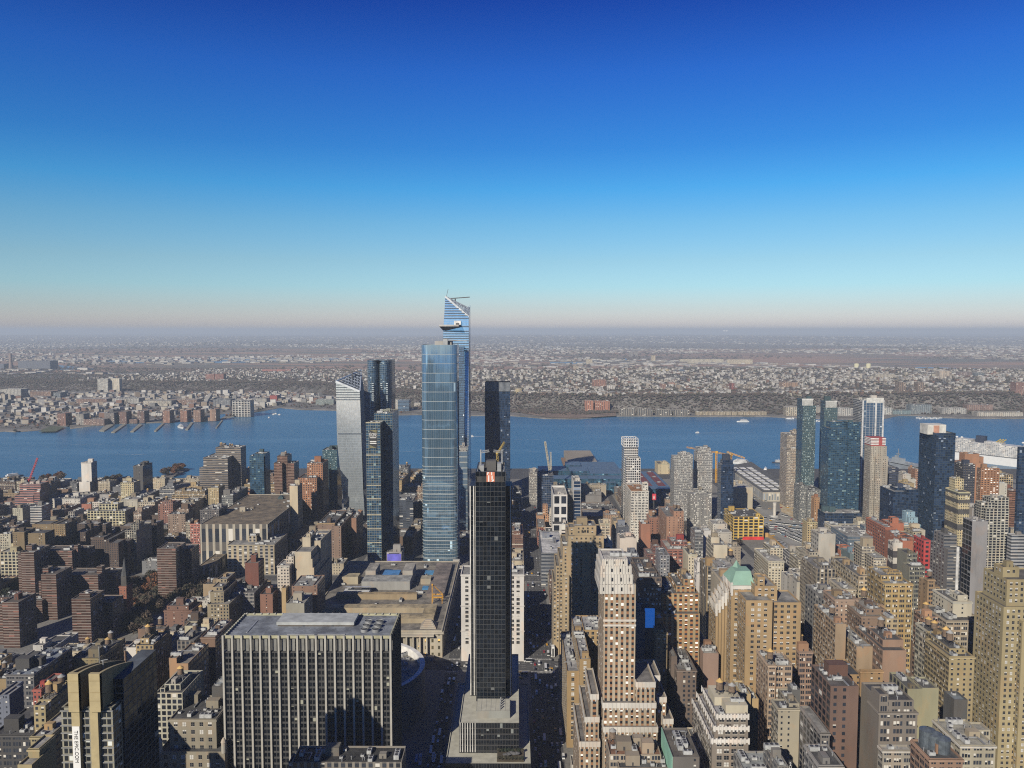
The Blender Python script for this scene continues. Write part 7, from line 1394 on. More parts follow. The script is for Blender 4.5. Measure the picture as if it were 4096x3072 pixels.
GLS = flat('vehicle_glass', (.02,.024,.03), .1); TYRE = flat('tyre', (.02,.02,.02), .9)
def vehicle(name, L, Wd, hb, hc, c0, c1, paint, box=False):
    e = thing(name, None, None, (0,0,0)); m = MB(); p = [(-L/2,.35),(L/2,.35),(L/2,hb*.9),(L/2-.25,hb),(-L/2+.2,hb),(-L/2,hb*.9)]
    for s, q in ((1,1),(-1,-1)): m.face([(s*Wd/2,y,z) for y, z in (p if s > 0 else p[::-1])])
    for i in range(len(p)): j = (i+1) % len(p); m.face([(Wd/2,*p[j]),(Wd/2,*p[i]),(-Wd/2,*p[i]),(-Wd/2,*p[j])])
    m.build('body', paint, e); m = MB(); a = [(-Wd/2+.06,c0),(Wd/2-.06,c0),(Wd/2-.06,c1),(-Wd/2+.06,c1)]; k = .0 if box else .45; q = [(-Wd/2+.2,c0+k),(Wd/2-.2,c0+k),(Wd/2-.2,c1-k),(-Wd/2+.2,c1-k)]
    for i in range(4): j = (i+1) % 4; m.face([(*a[i],hb),(*a[j],hb),(*q[j],hc),(*q[i],hc)], 0)
    m.face([(*t,hc) for t in q],1); m.build('cabin', [GLS, paint], e)
    for sx in (-1,1):
        for sy in (-.32,.32): 
            m = MB(); n = 10; r_ = .34 if L < 7 else .5; pts = [(r_*math.cos(2*math.pi*i/n), r_*math.sin(2*math.pi*i/n)) for i in range(n)]
            for i in range(n): j = (i+1) % n; m.face([(sx*(Wd/2-.12),sy*L+pts[i][0],r_+pts[i][1]),(sx*(Wd/2-.12),sy*L+pts[j][0],r_+pts[j][1]),(sx*(Wd/2+.06),sy*L+pts[j][0],r_+pts[j][1]),(sx*(Wd/2+.06),sy*L+pts[i][0],r_+pts[i][1])])
            m.face([(sx*(Wd/2+.06),sy*L+a_,r_+b_) for a_, b_ in pts]); m.build('wheel', TYRE, e)
    return e
VP = {}
for k, (nm, args) in enumerate({'white car': ('car',4.6,1.85,.95,1.5,-1.6,1.0,(.72,.72,.71)), 'silver car': ('car',4.6,1.85,.95,1.5,-1.6,1.0,(.40,.41,.43)), 'black car': ('car',4.7,1.85,.95,1.5,-1.6,1.0,(.02,.02,.023)), 'yellow taxi': ('taxi',4.7,1.85,1.0,1.55,-1.6,1.0,(.78,.42,.02)), 'red car': ('car',4.5,1.8,.95,1.5,-1.6,1.0,(.40,.03,.03)), 'white van': ('van',6.4,2.2,1.5,2.7,-3.1,2.3,(.70,.70,.69)), 'white box truck': ('truck',8.6,2.5,1.2,3.5,-4.2,2.4,(.68,.68,.66)), 'white bus': ('bus',12,2.55,1.4,3.2,-5.9,5.9,(.66,.66,.65)), 'pale blue bus': ('bus',12,2.55,1.4,3.2,-5.9,5.9,(.30,.42,.56))}.items()):
    VP[nm] = [vehicle(*args[:7], flat('paint_'+nm.replace(' ','_'), args[7], .3, 0, .04), args[0] in ('truck','bus')), False]
def drive(nm, x, y, rz, where, cat=None, z=G+.15):
    src, used_ = VP[nm]; o = src if not used_ else copy_tree(src); VP[nm][1] = True; o.location = (x, y, z); o.rotation_euler.z = rz
    tag(o, nm+' '+where, nm.split()[-1], 'traffic '+where)
rng.seed(9); CARS = ['white car','silver car','black car','yellow taxi','white van','white box truck','silver car','white car','red car']
def lane(x, y0, y1, gap, where, rz=0, z=G+.15, bus=.04):
    y = y0+rng.uniform(0, gap)
    while y < y1:
        nm = rng.choice(CARS) if rng.random() > bus else 'white bus'; drive(nm, x+rng.uniform(-.3,.3), y, rz, where, z=z); y += rng.uniform(9, gap*2)
for k, x in enumerate((15.5,19,23,29,33,36.8)): lane(x, 560, 900, 22, 'on the wide shaded street right of the black tower', 0 if k > 2 else math.pi)
for k, x in enumerate((16,22,30,36)): lane(x, 900, 1500, 40, 'far down the wide shaded street', 0 if k > 1 else math.pi)
for x in (-65.5,-61.5,-57): lane(x, 575, 775, 17, 'on the narrow street between arena and black tower', 0)
for x in (-64,-58): lane(x, 800, 1040, 26, 'on the sunken street beside the post office', 0)
for k, y in enumerate((752,757,763,768)):
    for _ in range(5): x = rng.uniform(-60, 110); drive(rng.choice(CARS), x, y, math.pi/2, 'crossing the avenue behind the black tower')
for nm, cx_, cy_ in (('yellow taxi',1255,675),('yellow taxi',1243,732),('white box truck',1280,700),('white van',1215,705)): x, y = gp('B3',cx_,cy_); drive(nm, x, y, math.pi/2, 'in the sunny patch of the junction right of the black tower')
x, y = gp('B3',1165,705); mp = MB(); VP['pink'] = [vehicle('truck',8.6,2.5,1.2,3.5,-4.2,2.4, flat('paint_pink', (.62,.06,.32), .4), True), False]; drive('pink', x, y, math.pi/2, 'truck in the sunny patch of the junction'); VP['pink'][0]['category'] = 'truck'; VP['pink'][0]['label'] = 'bright pink truck in the sunny patch of the junction'
for k in range(26):
    t = k/25; x, y = gp('M4',1870+(k%13)*22,970+(k%13)*18+ (0 if k < 13 else 34)); drive('white bus', x, y, .62, 'queueing on the sunken lanes behind the ochre wall', z=G+.5)
for k in range(34):
    x, y = gp('M4',1860+(k%9)*34+(k//9)*20, 770+(k//9)*40+(k%9)*4); drive(rng.choice(('white bus','pale blue bus','white bus')), x, y, 1.0, 'parked in the open bus lot', z=G+.5)
for k in range(40):
    x, y = gp('M4',rng.uniform(1400,1720),rng.uniform(495,600)); drive(rng.choice(CARS), x, y, rng.choice((0,1.57)), 'in the car park before the terminal shed', z=G+.5)
for k in range(24):
    x, y = gp('M4',rng.uniform(1480,1800),rng.uniform(872,900)); drive(rng.choice(CARS), x, y, 1.57, 'along the road under the yellow garage')
for i in range(7): x, y = gp('B3',rng.choice((170,210,320,345,430,380)),rng.uniform(1380,1640)); drive('pale blue bus', x, y, .05, 'standing in deep shade left of the podium')
m = MB(); x0, y0 = gp('M4',1800,690)
x, z = onY(*cp('M4',1812,545),1384); e = thing('totem', 'slender white wrapped column standing on the open bus lot', 'column', (x,1384,G)); m = MB(); m.cyl(x,1384,G,z,2.5,3.2,12); m.build('shaft', flat('totem_white', (.55,.52,.47), .9), e); m = MB(); m.cyl(x,1384,G,G+2,7,6,14); m.build('base', flat('totem_base', (.5,.5,.48), .9), e)
m = MB(); EX = [gp('M4',x,y,G+.5) for x, y in ((1880,640),(2080,740),(2080,600),(1960,500),(1860,560))]; m.face([(*p, G+.5) for p in EX]); structure('excavation', m, ground_mat('earthworks', (.26,.18,.09), (.17,.13,.08), (.34,.30,.22), .03, .12))
for k in range(60):
    x, y = gp('M4',rng.uniform(1560,2150),rng.uniform(600,900)); drive(rng.choice(CARS+['white bus']), x, y, rng.choice((.6,1.0,.2,1.57)), 'scattered over the bus ramps', z=G+.5)
for k in range(30):
    x, y = gp('M4',1880+(k%10)*26,800+(k//10)*34+(k%10)*12); drive('white bus', x, y, .75, 'in the slanting ranks of the bus lot', z=G+.5)
a_, b_, z1 = face('M4',538,582,455,1390); z0 = onY(*cp('M4',538,518),1390)[1]; e = thing('billboard', 'red billboard standing before the convention hall right of the white terracotta tower', 'billboard', (a_,1390,G)); m = MB(); m.box(a_,b_,1390,1391,z0,z1,0,True); m.build('panel', flat('billboard_red', (.62,.04,.07), .7, 0, .05), e); m = MB(); zz = z1-z0
for f in (.16,.38,.58): m.box(a_+2,b_-2,1389.8,1390,z0+zz*f,z0+zz*(f+.08),0,True)
m.build('lettering', PAPER, e); m = MB(); m.box((a_+b_)/2-1,(a_+b_)/2+1,1391,1393,G,z0+2); m.build('post', DARK, e)
# umbrellas and shrubs of the podium garden
pa, pb, py0, py1 = POD
for i in range(5):
    x, y = pa+6+i*(pb-pa-10)/4.4, (py0+py1)/2+rng.uniform(-2,2); e = thing('parasol', 'grey parasol in the small podium roof garden', 'parasol', (x,y,40), 'grey parasols in the podium garden'); m = MB(); m.cyl(x,y,40,42.6,.06,None,6); m.build('pole', DARK, e); m = MB(); m.cyl(x,y,42.2,43.1,2.3,.1,8,0,False); m.build('canopy', flat('parasol_cloth', (.11,.11,.115), .9), e)
sh0 = None
for i in range(16):
    x = pa+1+(pb-pa-2)*(i%8)/7; y = py0+1 if i < 8 else py1-1; tree(rng.choice((TK['grey olive'],TK['dark green'])), x, y, .30, 'in the podium roof garden', 40)

# ---------------------------------------------------------------- boats
HULLW = flat('boat_white', (.76,.76,.75), .5, 0, .05); HULLN = flat('boat_navy', (.02,.03,.06), .5); WAKE = flat('wake_foam', (.50,.57,.63), .7, 0, .25, .06)
def hull(mb, L, Wd, h, mi=0, z=0):
    n = 7; st_ = [(-L/2,.8),(-L*.3,1),(0,1),(L*.22,.95),(L*.36,.7),(L*.45,.35),(L/2,.03)]
    for i in range(n-1):
        (a, wa), (b_, wb) = st_[i], st_[i+1]
        for s in (-1,1):
            q = [(a,s*wa*Wd/2*.85,z-.5),(b_,s*wb*Wd/2*.85,z-.5),(b_,s*wb*Wd/2,z+h),(a,s*wa*Wd/2,z+h)]; mb.face(q if s < 0 else q[::-1], mi)
        mb.face([(a,-wa*Wd/2,z+h),(b_,-wb*Wd/2,z+h),(b_,wb*Wd/2,z+h),(a,wa*Wd/2,z+h)], mi)
    mb.face([(-L/2,.4*Wd,z+h),(-L/2,-.4*Wd,z+h),(-L/2,-.34*Wd,z-.5),(-L/2,.34*Wd,z-.5)], mi)
def boat(name, label, c, px, py, L, rz, decks=2, navy=False, wake=None, group=None, Wd=None, Z=0):
    x, y = gp(c, px, py, 0); e = thing(name, label, 'boat', (x,y,Z), group, rz); Wd = Wd or L*.24; org = (0,0,0)
    def put(n_, mb, m_): o = bpy.data.objects.new(n_, mb.mesh(n_, m_)); COL.objects.link(o); o.parent = e
    m = MB(); hull(m, L, Wd, L*.06+.8); put('hull', m, [HULLN if navy else HULLW])
    z = L*.06+.8
    for k in range(decks):
        m = MB(); f = 1-.18*k; m.box(-L*.40*f,L*.24*f,-Wd*.40*f,Wd*.40*f,z,z+2.6); m.box(-L*.395*f,L*.245*f,-Wd*.405*f,Wd*.405*f,z+1.0,z+2.0,1); put('deck_house', m, [HULLW, GLS]); z += 2.6
    m = MB(); m.beam((-L*.05,0,z),(-L*.05,0,z+L*.08+1),.3); put('mast', m, [HULLW])
    if wake:
        m = MB(); m.face([(-L*.5,-Wd*.5,.08),(-L*.5,Wd*.5,.08),(-wake,Wd*.25,.08),(-wake,-Wd*.25,.08)]); o = bpy.data.objects.new('wake', m.mesh('wake', [WAKE])); COL.objects.link(o); o.parent = e
    return e
boat('ferry','white passenger ferry crossing the river near the far shore','T3',1994,1053,44,math.pi,2,Wd=11)
boat('motorboat','white motorboat drawing a long foaming wake','T3',1600,1149,13,math.pi,1,wake=190,Wd=5)
boat('ferry','white ferry with a foaming wake seen between the dark towers','T2',1850,1180,22,math.pi,1,wake=60,Wd=6)
boat('cruise_boat','large white dinner boat moored at the pier left of the navy tower','T3',1995,1420,64,-.75,3,Wd=15)
boat('ferry','white ferry moored beside the terminal shed pier','T3',1985,1490,36,1.2,2,Wd=10)
boat('ferry','white boat with rounded bow docked right of the terminal shed','T3',2190,1490,40,1.2,3,Wd=11)
boat('tug','small dark hulled tug left of the beige riverside tower','T4',85,1408,30,3.0,2,True,Wd=9)
boat('dinner_boat','white three-decked boat tied up at the far town pier','T1',1565,1105,50,-.9,3,Wd=14)
boat('yacht','grey yacht in the dark marina at the left edge','T1',75,1580,44,.9,2,True,Wd=11); boat('yacht','pale yacht farther out in the dark marina at the left edge','T1',120,1530,40,.9,2,True,Wd=10)
for i, (x, y) in enumerate(((150,990),(168,985),(200,993),(110,1018))): boat('sailboat','small white boat moored near the far shelf left of the silver tower','T2',x,y,12,rng.uniform(0,3),1,group='small moored boats off the far shelf')
for i, (x, y) in enumerate(((180,1028),(212,1026),(272,1045),(435,1048),(460,1050))): boat('motor_yacht','white motor yacht moored under the far bluff right of the green glass towers','T4',x,y,24,rng.uniform(0,3),1,group='white yachts moored under the far bluff')
for i in range(9): boat('marina_boat','white boat in the far marina below the glazed terminal building','T4',1300+i*24,1022+(i%2)*6,20,.3+rng.uniform(-.2,.2),1,group='boats of the far marina')
# cruise ship
x0, y0 = gp('T4',1640,1380,6); x1, y1 = gp('T4',2330,1500,6); L = 330; rz = math.atan2(-.30,1)*1.0; cxs, cys = onZ(*cp('T4',2010,1455),4); cys = 1990; cxs = onY(*cp('T4',1990,1400),1990)[0]
e = thing('cruise_ship', 'huge white cruise ship with rows of balconies moored on the right', 'ship', (cxs,cys,0), None, R(-52)); Wd = 40
def put(n_, mb, m_, par=None): o = bpy.data.objects.new(n_, mb.mesh(n_, m_)); COL.objects.link(o); o.parent = par or e; return o
m = MB(); st_ = [(-165,.1),(-150,.55),(-120,.95),(-60,1),(150,1),(165,.94)]
for i in range(len(st_)-1):
    (a, wa), (b_, wb) = st_[i], st_[i+1]
    for s in (-1,1): q = [(a,s*wa*18,-2),(b_,s*wb*18,-2),(b_,s*wb*20,22),(a,s*wa*20,22)]; m.face(q if s < 0 else q[::-1], 0, [(a/8,0),(b_/8,0),(b_/8,3),(a/8,3)])
m.face([(165,-18.8,-2),(165,18.8,-2),(165,18.8,22),(165,-18.8,22)]); put('hull', m, [HULLW])
BAL = facade(ww=.80, wh=.58, glass=(.10,.11,.12), blind=.3, rough=.3); m = MB()
pl_ = [(-132,-14),(-118,-20),(160,-20),(160,20),(-118,20),(-132,14)]; m.prism(pl_, 22, 46, 0, 1, (4.2,3), 0); o = put('cabin_decks', m, [BAL, flat('ship_deck', (.50,.52,.54), .7)]); o.color = (.76,.76,.75,1)
m = MB(); m.prism([(-126,-15),(-112,-18),(150,-18),(150,18),(-112,18),(-126,15)], 46, 50, 0, 1, (5,4), 0); m.prism(rect(-98,-60,-13,13), 50, 56, 0, 1, (5,3), 0); m.prism(rect(-30,10,-12,12), 50, 55, 0, 1, (5,3), 0); m.prism(rect(60,130,-14,14), 50, 57, 0, 1, (5,3), 0); o = put('upper_decks', m, [BAL, flat('ship_deck', (.50,.52,.54), .7)]); o.color = (.74,.74,.73,1)
m = MB(); m.prism([(-52,-7),(-30,-6),(-30,6),(-52,7)], 50, 67, 0, 0); put('funnel', m, [HULLN])
for q in (-108,-96,-84,70,84,96): m = MB(); 
for q in (-110,-98,-86,52,74,86):
    m = MB(); [m.cyl(q,(-6 if q%4 else 5),50+zz,50+zz+1.6,rr_,r2_,10,0) for zz, rr_, r2_ in ((6,1.2,3.2),(7.6,3.2,3.4),(9.2,3.4,1.4))]; put('radar_dome', m, [HULLW])
for q in (-4,2,8): m = MB(); m.truss((q,-8,55),(q+5,8,62),1.2,5,.4); put('water_slide', m, [flat('slide_yellow', (.7,.5,.05), .5)])
m = MB(); m.box(-120,150,-20.3,-20.05,20.6,22.2,0,True); put('boat_stripe', m, [flat('stripe_dark', (.06,.07,.09), .7)])
m = MB(); m.face([(-60,-20.1,12),(-20,-20.1,12),(-20,-20.1,14.5),(-60,-20.1,14.5)]); 
# grey museum carrier
cx_, cy_ = gp('T4',1140,1420,10); e = thing('aircraft_carrier', 'grey museum ship with parked aircraft between the concrete and dark green towers', 'ship', (cx_,cy_,0), None, R(-70)); GREY = flat('navy_grey', (.30,.33,.36), .7, 0, .3, .03)
m = MB(); hull(m, 260, 32, 13); put('hull', m, [GREY]); m = MB(); m.prism([(-128,-17),(90,-17),(124,-6),(124,6),(90,17),(-128,17)], 15, 17, 0, 0, bottom=True); put('flight_deck', m, [GREY])
m = MB(); m.box(-10,24,-16,-8,17,28); m.beam((6,-12,28),(6,-12,50),1.2); m.box(2,10,-14,-10,36,38,0,True); m.box(-4,2,-13,-10,28,33); put('island', m, [GREY])
for k in range(14):
    m = MB(); q, w_ = -110+k*15, rng.uniform(-10,10); m.beam((q-5,w_,18.2),(q+6,w_,18.2),1.5); m.face([(q-2,w_-5,18.4),(q+2,w_,18.4),(q-2,w_+5,18.4),(q-3,w_,18.4)]); put('aeroplane', m, [flat('plane_grey', (.42,.44,.45), .6)])

# ---------------------------------------------------------------- far shore landmarks
def far(c, x0, x1, yt, yb, col, fs, name, label, D=40, ex=(), bay=None, flo=None, **kw):
    px, py = cp(c, (x0+x1)/2, yb); 
    Y = 3000
    for _ in range(30):                     # walk the sight line down to the far land
        X_, z = onY(px, py, Y); Y += (z-float(zland(X_, Y)))*3
        Y = min(max(Y, 2350), 16000)
    xa, xb, z = face(c, x0, x1, yt, Y); base = float(zland((xa+xb)/2, Y))-2; bx = [(xa,xb,Y,Y+D,base,max(z, base+5))]
    for k, (u0,u1,ut,dY,D2) in enumerate(ex): a, b_, zz = face(c, u0, u1, ut, Y+dY); bx.append((a+.05*k,b_-.05*k,Y+dY,Y+dY+D2,base,zz))
    e = building(name, 'building', label, bx, col, fs, amount=.15, bulks=0, bay=bay, flo=flo, **kw); e.location.z = base
    for ch in e.children: ch.location.z += G-base
    return e
far('T1',840,930,680,795,(.60,.60,.55),'bb','apartment_tower','left one of two pale slab towers on the far bluff',30,bay=7)
far('T1',938,1030,678,792,(.66,.62,.50),'hf','apartment_tower','right one of two pale slab towers on the far bluff',30,bay=7)
far('T1',865,1150,800,812,(.25,.26,.28),'rb','podium_block','long dark podium under the two pale slab towers',50)
for i, (x0, x1, yt, yb, col, lb) in enumerate(((490,565,980,1085,(.30,.15,.11),'leftmost brick waterfront block of the far town'),(655,720,985,1080,(.36,.34,.31),'grey glass waterfront block beside the leftmost brick one'),(900,985,975,1070,(.24,.21,.20),'dark waterfront block left of the far piers'),(720,900,1030,1080,(.32,.20,.16),'low brick waterfront range between two taller blocks'),(1025,1090,965,1065,(.26,.14,.11),'brown waterfront tower facing the middle far pier'),(1185,1245,960,1060,(.22,.13,.11),'dark brown waterfront tower left of the boat basin'),(1110,1185,1030,1062,(.30,.18,.14),'low brown range joining two waterfront towers'),(1405,1465,955,1058,(.42,.20,.12),'orange brick waterfront tower right of the boat basin'),(1555,1615,955,1050,(.40,.19,.12),'orange brick waterfront tower behind the dinner boat'),(1670,1730,950,1050,(.40,.23,.15),'left of the twin peach waterfront towers'),(1812,1865,945,1042,(.42,.25,.17),'right of the twin peach waterfront towers'),(1730,1812,1015,1042,(.42,.28,.2),'low link between the twin peach waterfront towers'))):
    far('T1',x0,x1,yt,yb,col,'pu','waterfront_block',lb,40,bay=5,flo=3.2)
far('T1',2005,2160,870,1005,(.60,.60,.56),'gd','loft_building','big pale gridded warehouse at the right end of the far town',46,bay=12,flo=7)
for i, (x0,x1,yt,yb,lb) in enumerate(((0,180,770,845,'pale block at the left edge of the far town'),(260,440,790,845,'brown block behind the far town'),(460,520,800,855,'bluish block behind the far town'),(660,920,855,905,'long brick range in the middle of the far town'),(1235,1480,870,915,'pale terraced range in the far town'),(970,1200,850,900,'white roofed range in the far town'),(1480,1700,860,905,'brick range left of the sloping viaduct'),(1840,1990,860,920,'grey waterfront offices left of the gridded warehouse'),(1275,1400,975,1000,'low white pier building in the boat basin'))):
    far('T1',x0,x1,yt,yb,((.5,.5,.47),(.30,.18,.13),(.22,.27,.32),(.32,.19,.14),(.5,.47,.4),(.5,.5,.48),(.35,.22,.16),(.26,.29,.33),(.6,.6,.58))[i],'pw','town_block',lb,60,bay=7,flo=3.5)
far('T1',1775,1850,640,695,(.34,.15,.12),'pu','housing_block','left of the two red housing blocks on the far plateau',40); far('T1',1855,1932,640,695,(.34,.15,.12),'pu','housing_block','right of the two red housing blocks on the far plateau',40)
# sloping viaduct and power-station chimney
a = gp('T1',1770,905,4); b_ = gp('T1',1822,815,34); m = MB(); m.box(-8,8,0,1,0,1); pa_, pb_ = Vector((*a,8)), Vector((*b_,34)); m = MB(); m.beam(pa_, pb_, 15); tag(m.build('viaduct', flat('viaduct_pale', (.40,.38,.33), .9)), 'pale road viaduct climbing the far bluff', 'viaduct')
x, y = gp('T1',95,600,4); z = onY(*cp('T1',95,460),y)[1]; e = thing('power_station', 'tall striped chimney and dark sheds of a power station on the hazy left', 'power station', (x,y,4)); m = MB(); m.cyl(x,y,2,z,17,10,14); m.build('chimney', flat('chimney_brown', (.26,.20,.18), .9), e); m = MB(); m.box(x+60,x+330,y,y+120,2,75); m.box(x-200,x-60,y,y+90,2,50); m.build('boiler_house', flat('boiler_house', (.12,.13,.16), .9), e)
# blue offices and white block behind the towers
far('T2',1225,1322,868,960,(.10,.22,.38),'rb','office_block','bright blue banded office block across the river',50,flo=6); far('T2',1180,1250,862,940,(.62,.60,.54),'pu','office_block','white block left of the bright blue offices across the river',40); far('T2',1365,1420,888,920,(.55,.53,.48),'pu','office_block','pale low block right of the bright blue offices across the river',40)
far('T2',118,182,825,890,(.45,.09,.08),'bl','warehouse','red gabled warehouse on the far shore left of the silver tower',40); far('T2',0,90,850,905,(.45,.45,.42),'pu','warehouse','grey warehouse at the foot of the far bluff',50); far('T2',515,670,860,905,(.26,.33,.32),'pw','apartment_block','green glazed block just left of the silver tower across the river',40)
far('T2',50,300,600,616,(.45,.16,.12),'bl','warehouse','very long red and white warehouse on the marsh plain',80)
far('T3',633,703,872,962,(.52,.21,.12),'pu','apartment_tower','stepped orange brick tower on the far shore, narrower of the pair',40,ex=[(650,690,870,5,30)],bay=8,flo=4); far('T3',718,845,876,962,(.52,.21,.12),'pu','apartment_tower','wide notched orange brick tower on the far shore',40,ex=[(720,765,872,4,30),(790,842,872,4,30)],bay=8,flo=4)
for i in range(4): u = (930,1080,1248,1398)[i]; far('T3',u,u+135,942 if i < 2 else 952,998,(.40,.37,.31),'gd','waterfront_block',['first','second','third','fourth'][i]+' of four stepped waterfront blocks, counting from the orange towers',34,ex=[(u+15,u+95,936 if i < 2 else 948,8,20)],bay=7,flo=4)
for i in range(12): u = 1595+i*51; far('T3',u,u+45,966,996,(.50,.42,.28),'pu','terrace_house','cream terrace block in the long row on the far shore',26,bay=5,flo=4,group='cream terrace row on the far shore')
for (c,x0,x1,yt,yb,col,lb) in (('T3',697,815,690,755,(.42,.20,.14),'wide red brick slab on the far plateau'),('T3',1285,1330,725,768,(.36,.20,.15),'small brown slab on the far plateau'),('T3',1357,1405,712,742,(.46,.24,.16),'orange block on the far plateau'),('T3',825,890,738,778,(.68,.66,.62),'white framed block on the far plateau'),('T3',1898,1922,720,788,(.34,.11,.10),'thin red tower on the far plateau'),('T3',1995,2100,738,780,(.36,.31,.25),'wide brown slab on the far plateau'),('T3',1040,1140,688,715,(.60,.58,.52),'white flat block on the far plateau'),('T3',530,575,570,602,(.50,.42,.32),'tan block on the marsh plain'),('T3',640,695,512,548,(.62,.54,.38),'cream office cube on the marsh plain'),('T3',1205,1238,480,522,(.62,.52,.34),'cream tower on the marsh plain'),('T3',1012,1045,450,480,(.30,.28,.27),'left of two grey towers on the hazy plain'),('T3',1055,1088,450,478,(.30,.28,.27),'right of two grey towers on the hazy plain'),('T3',1292,1358,600,620,(.62,.52,.28),'yellow shed on the far plain'),('T3',1420,1490,602,624,(.12,.19,.30),'dark blue shed on the far plain'),('T3',1450,1830,512,540,(.66,.60,.45),'long pale stadium building on the far plain'),('T3',1860,2080,515,545,(.68,.60,.42),'cream hall beside the long stadium'),('T3',25,82,765,808,(.55,.45,.25),'yellow apartment block above the far bluff'),('T4',1135,1190,712,808,(.30,.22,.17),'left of two brown towers on the right plateau'),('T4',1300,1352,712,802,(.30,.22,.17),'right of two brown towers on the right plateau'),('T4',120,260,712,760,(.46,.30,.20),'orange brown slab on the right plateau'),('T4',268,345,822,858,(.60,.52,.34),'cream block at the right bluff top'),('T4',405,492,808,862,(.27,.27,.28),'grey block at the right bluff top'),('T4',1478,1575,612,672,(.50,.42,.34),'tan tower pair on the right marsh'),('T4',1655,1765,622,662,(.30,.23,.22),'dim brown tower on the right marsh'),('T4',1790,1872,628,664,(.16,.20,.24),'dim green tower on the right marsh'),('T4',930,1100,640,676,(.50,.46,.38),'long cream block on the right marsh edge'),('T4',2145,2212,712,820,(.36,.19,.15),'red brown tower at the right edge of the plateau'),('T4',1725,1945,905,965,(.34,.22,.18),'brick castle-like block under the right bluff'),('T4',1510,1715,935,985,(.46,.46,.44),'grey office range under the right bluff'),('T4',1810,2205,970,1005,(.56,.53,.46),'cream condominium row under the right bluff'),('T4',160,285,925,1000,(.50,.45,.34),'cream block under the bluff left of the green glass towers'),('T4',1235,1415,905,985,(.24,.30,.34),'glazed waterfront terminal with curved roof'),('T4',1080,1235,955,988,(.22,.34,.38),'low teal waterfront hall'),('T4',605,735,935,1000,(.52,.52,.50),'striped white block between the glass towers'),('T4',418,465,922,985,(.45,.42,.36),'beige block glimpsed between the two green glass towers'),('T4',1005,1075,930,990,(.52,.54,.52),'pale round-ended block right of the white striped tower')):
    far(c,x0,x1,yt,yb,col,'pu' if x1-x0 < 150 else 'pw','far_building',lb,40,bay=8,flo=4)
for i, x in enumerate((765,867)):
    X_, Y_ = gp('T4',x,590,3); a = face('T4',x-21,x+21,552,Y_); r_ = (a[1]-a[0])/2; e = thing('storage_tank', ['left','right'][i]+' of two pale yellow storage tanks on the marsh', 'tank', (X_,Y_,3)); m = MB(); m.cyl(X_,Y_,2,a[2],r_,None,28,0); m.build('shell', flat('tank_cream', (.66,.62,.40), .8, 0, .05), e); m = MB(); m.cyl(X_,Y_,a[2],a[2]+r_*.22,r_,r_*.5,28,0); m.build('dome', flat('tank_cream', (.66,.62,.40), .8, 0, .05), e)
# far piers
for i, (q, lb) in enumerate((([(855,1130),(900,1132),(985,1080),(930,1070)],'broad grass topped pier of the far town'),([(960,1143),(990,1145),(1090,1075),(1060,1073)],'long bare pier of the far town'),([(1125,1138),(1155,1138),(1230,1078),(1200,1072)],'dark pier of the far town'),([(1330,1132),(1350,1133),(1420,1068),(1400,1066)],'green edged pier beside the boat basin'),([(1600,1120),(1622,1122),(1672,1058),(1650,1056)],'pier holding the dinner boat'),([(1862,1105),(1872,1106),(1925,1040),(1915,1038)],'thin wooden pier at the right of the far town'))):
    P = [gp('T1',x,y,2) for x, y in q]; m = MB(); P = P if (P[1][0]-P[0][0])*(P[2][1]-P[0][1])-(P[1][1]-P[0][1])*(P[2][0]-P[0][0]) > 0 else P[::-1]; m.prism(P, -2, 3, 0, 0); tag(m.build('pier', flat('far_pier', (.24,.23,.19), .95)), lb, 'pier')
m = MB(); m.face([(*gp('T1',x,y,4.2),4.2) for x, y in ((330,1138),(480,1136),(560,1095),(430,1088))]); structure('shore_lawn', m, flat('far_lawn', (.07,.085,.04), 1))
m = MB(); m.face([(*gp('T3',x,y,4.4),4.4) for x, y in ((75,972),(300,1012),(560,1020),(900,1000),(900,966),(500,960))]); structure('shore_waste_ground', m, flat('waste_ground', (.20,.14,.10), 1, 0, .5, .012))
# aircraft
x, z = onY(*cp('T3',1845,267),9000); e = tag(bpy.data.objects.new('aeroplane', None), 'tiny white airliner above the horizon on the right', 'aeroplane'); COL.objects.link(e); e.location = (x,9000,z); m = MB(); m.beam((-22,0,0),(22,0,0),5); m.face([(-4,-20,0),(6,0,0),(-4,20,0),(-8,0,0)]); m.face([(-22,0,0),(-17,0,0),(-22,0,9)]); o = bpy.data.objects.new('fuselage', m.mesh('fuselage', [HULLW])); COL.objects.link(o); o.parent = e

# ---------------------------------------------------------------- details of named buildings
def find(pre): return next(r_['root'] for r_ in REG if r_['root'].get('label','').startswith(pre))
x, z = onY(*cp('M3',1508,1280),999.6); text('PELOTON', find('broad grey block with ribbon'), x, 999.6, z, 1.9, PAPER)
e = find('white painted building end'); xa, xb, z1 = face('M4',62,104,1005,819.6); z0 = onY(*cp('M4',62,1068),819.6)[1]; m = MB(); m.box(xa,xb,819.3,819.7,z0,z1,0,True); sg = m.build('billboard', INK, e); text('Ava', sg, (xa+xb)/2, 819.2, z0+(z1-z0)*.60, 2.1, PAPER); m = MB(); m.box(xa+.8,xb-.8,819.2,819.3,z0+(z1-z0)*.2,z0+(z1-z0)*.32,0,True); m.build('small_print', PAPER, sg)
e = find('cream loft tower with a red'); xa, xb, z1 = face('M4',1322,1412,1392,659.9); z0 = onY(*cp('M4',1322,1465),659.9)[1]; m = MB(); w = (xb-xa)
for i in range(4): m.box(xa+w*(i/4)-.01+w*.0,xa+w*(i/4)+w*.11,659.8,659.95,z0,z1,0,True)
for i in range(4): m.box(xa,xb,659.74,659.79,z0+(z1-z0)*i/4,z0+(z1-z0)*i/4+(z1-z0)*.13,0,True)
m.build('painted_square', flat('mural_red', (.50,.02,.03), .8, 0, .05), e)
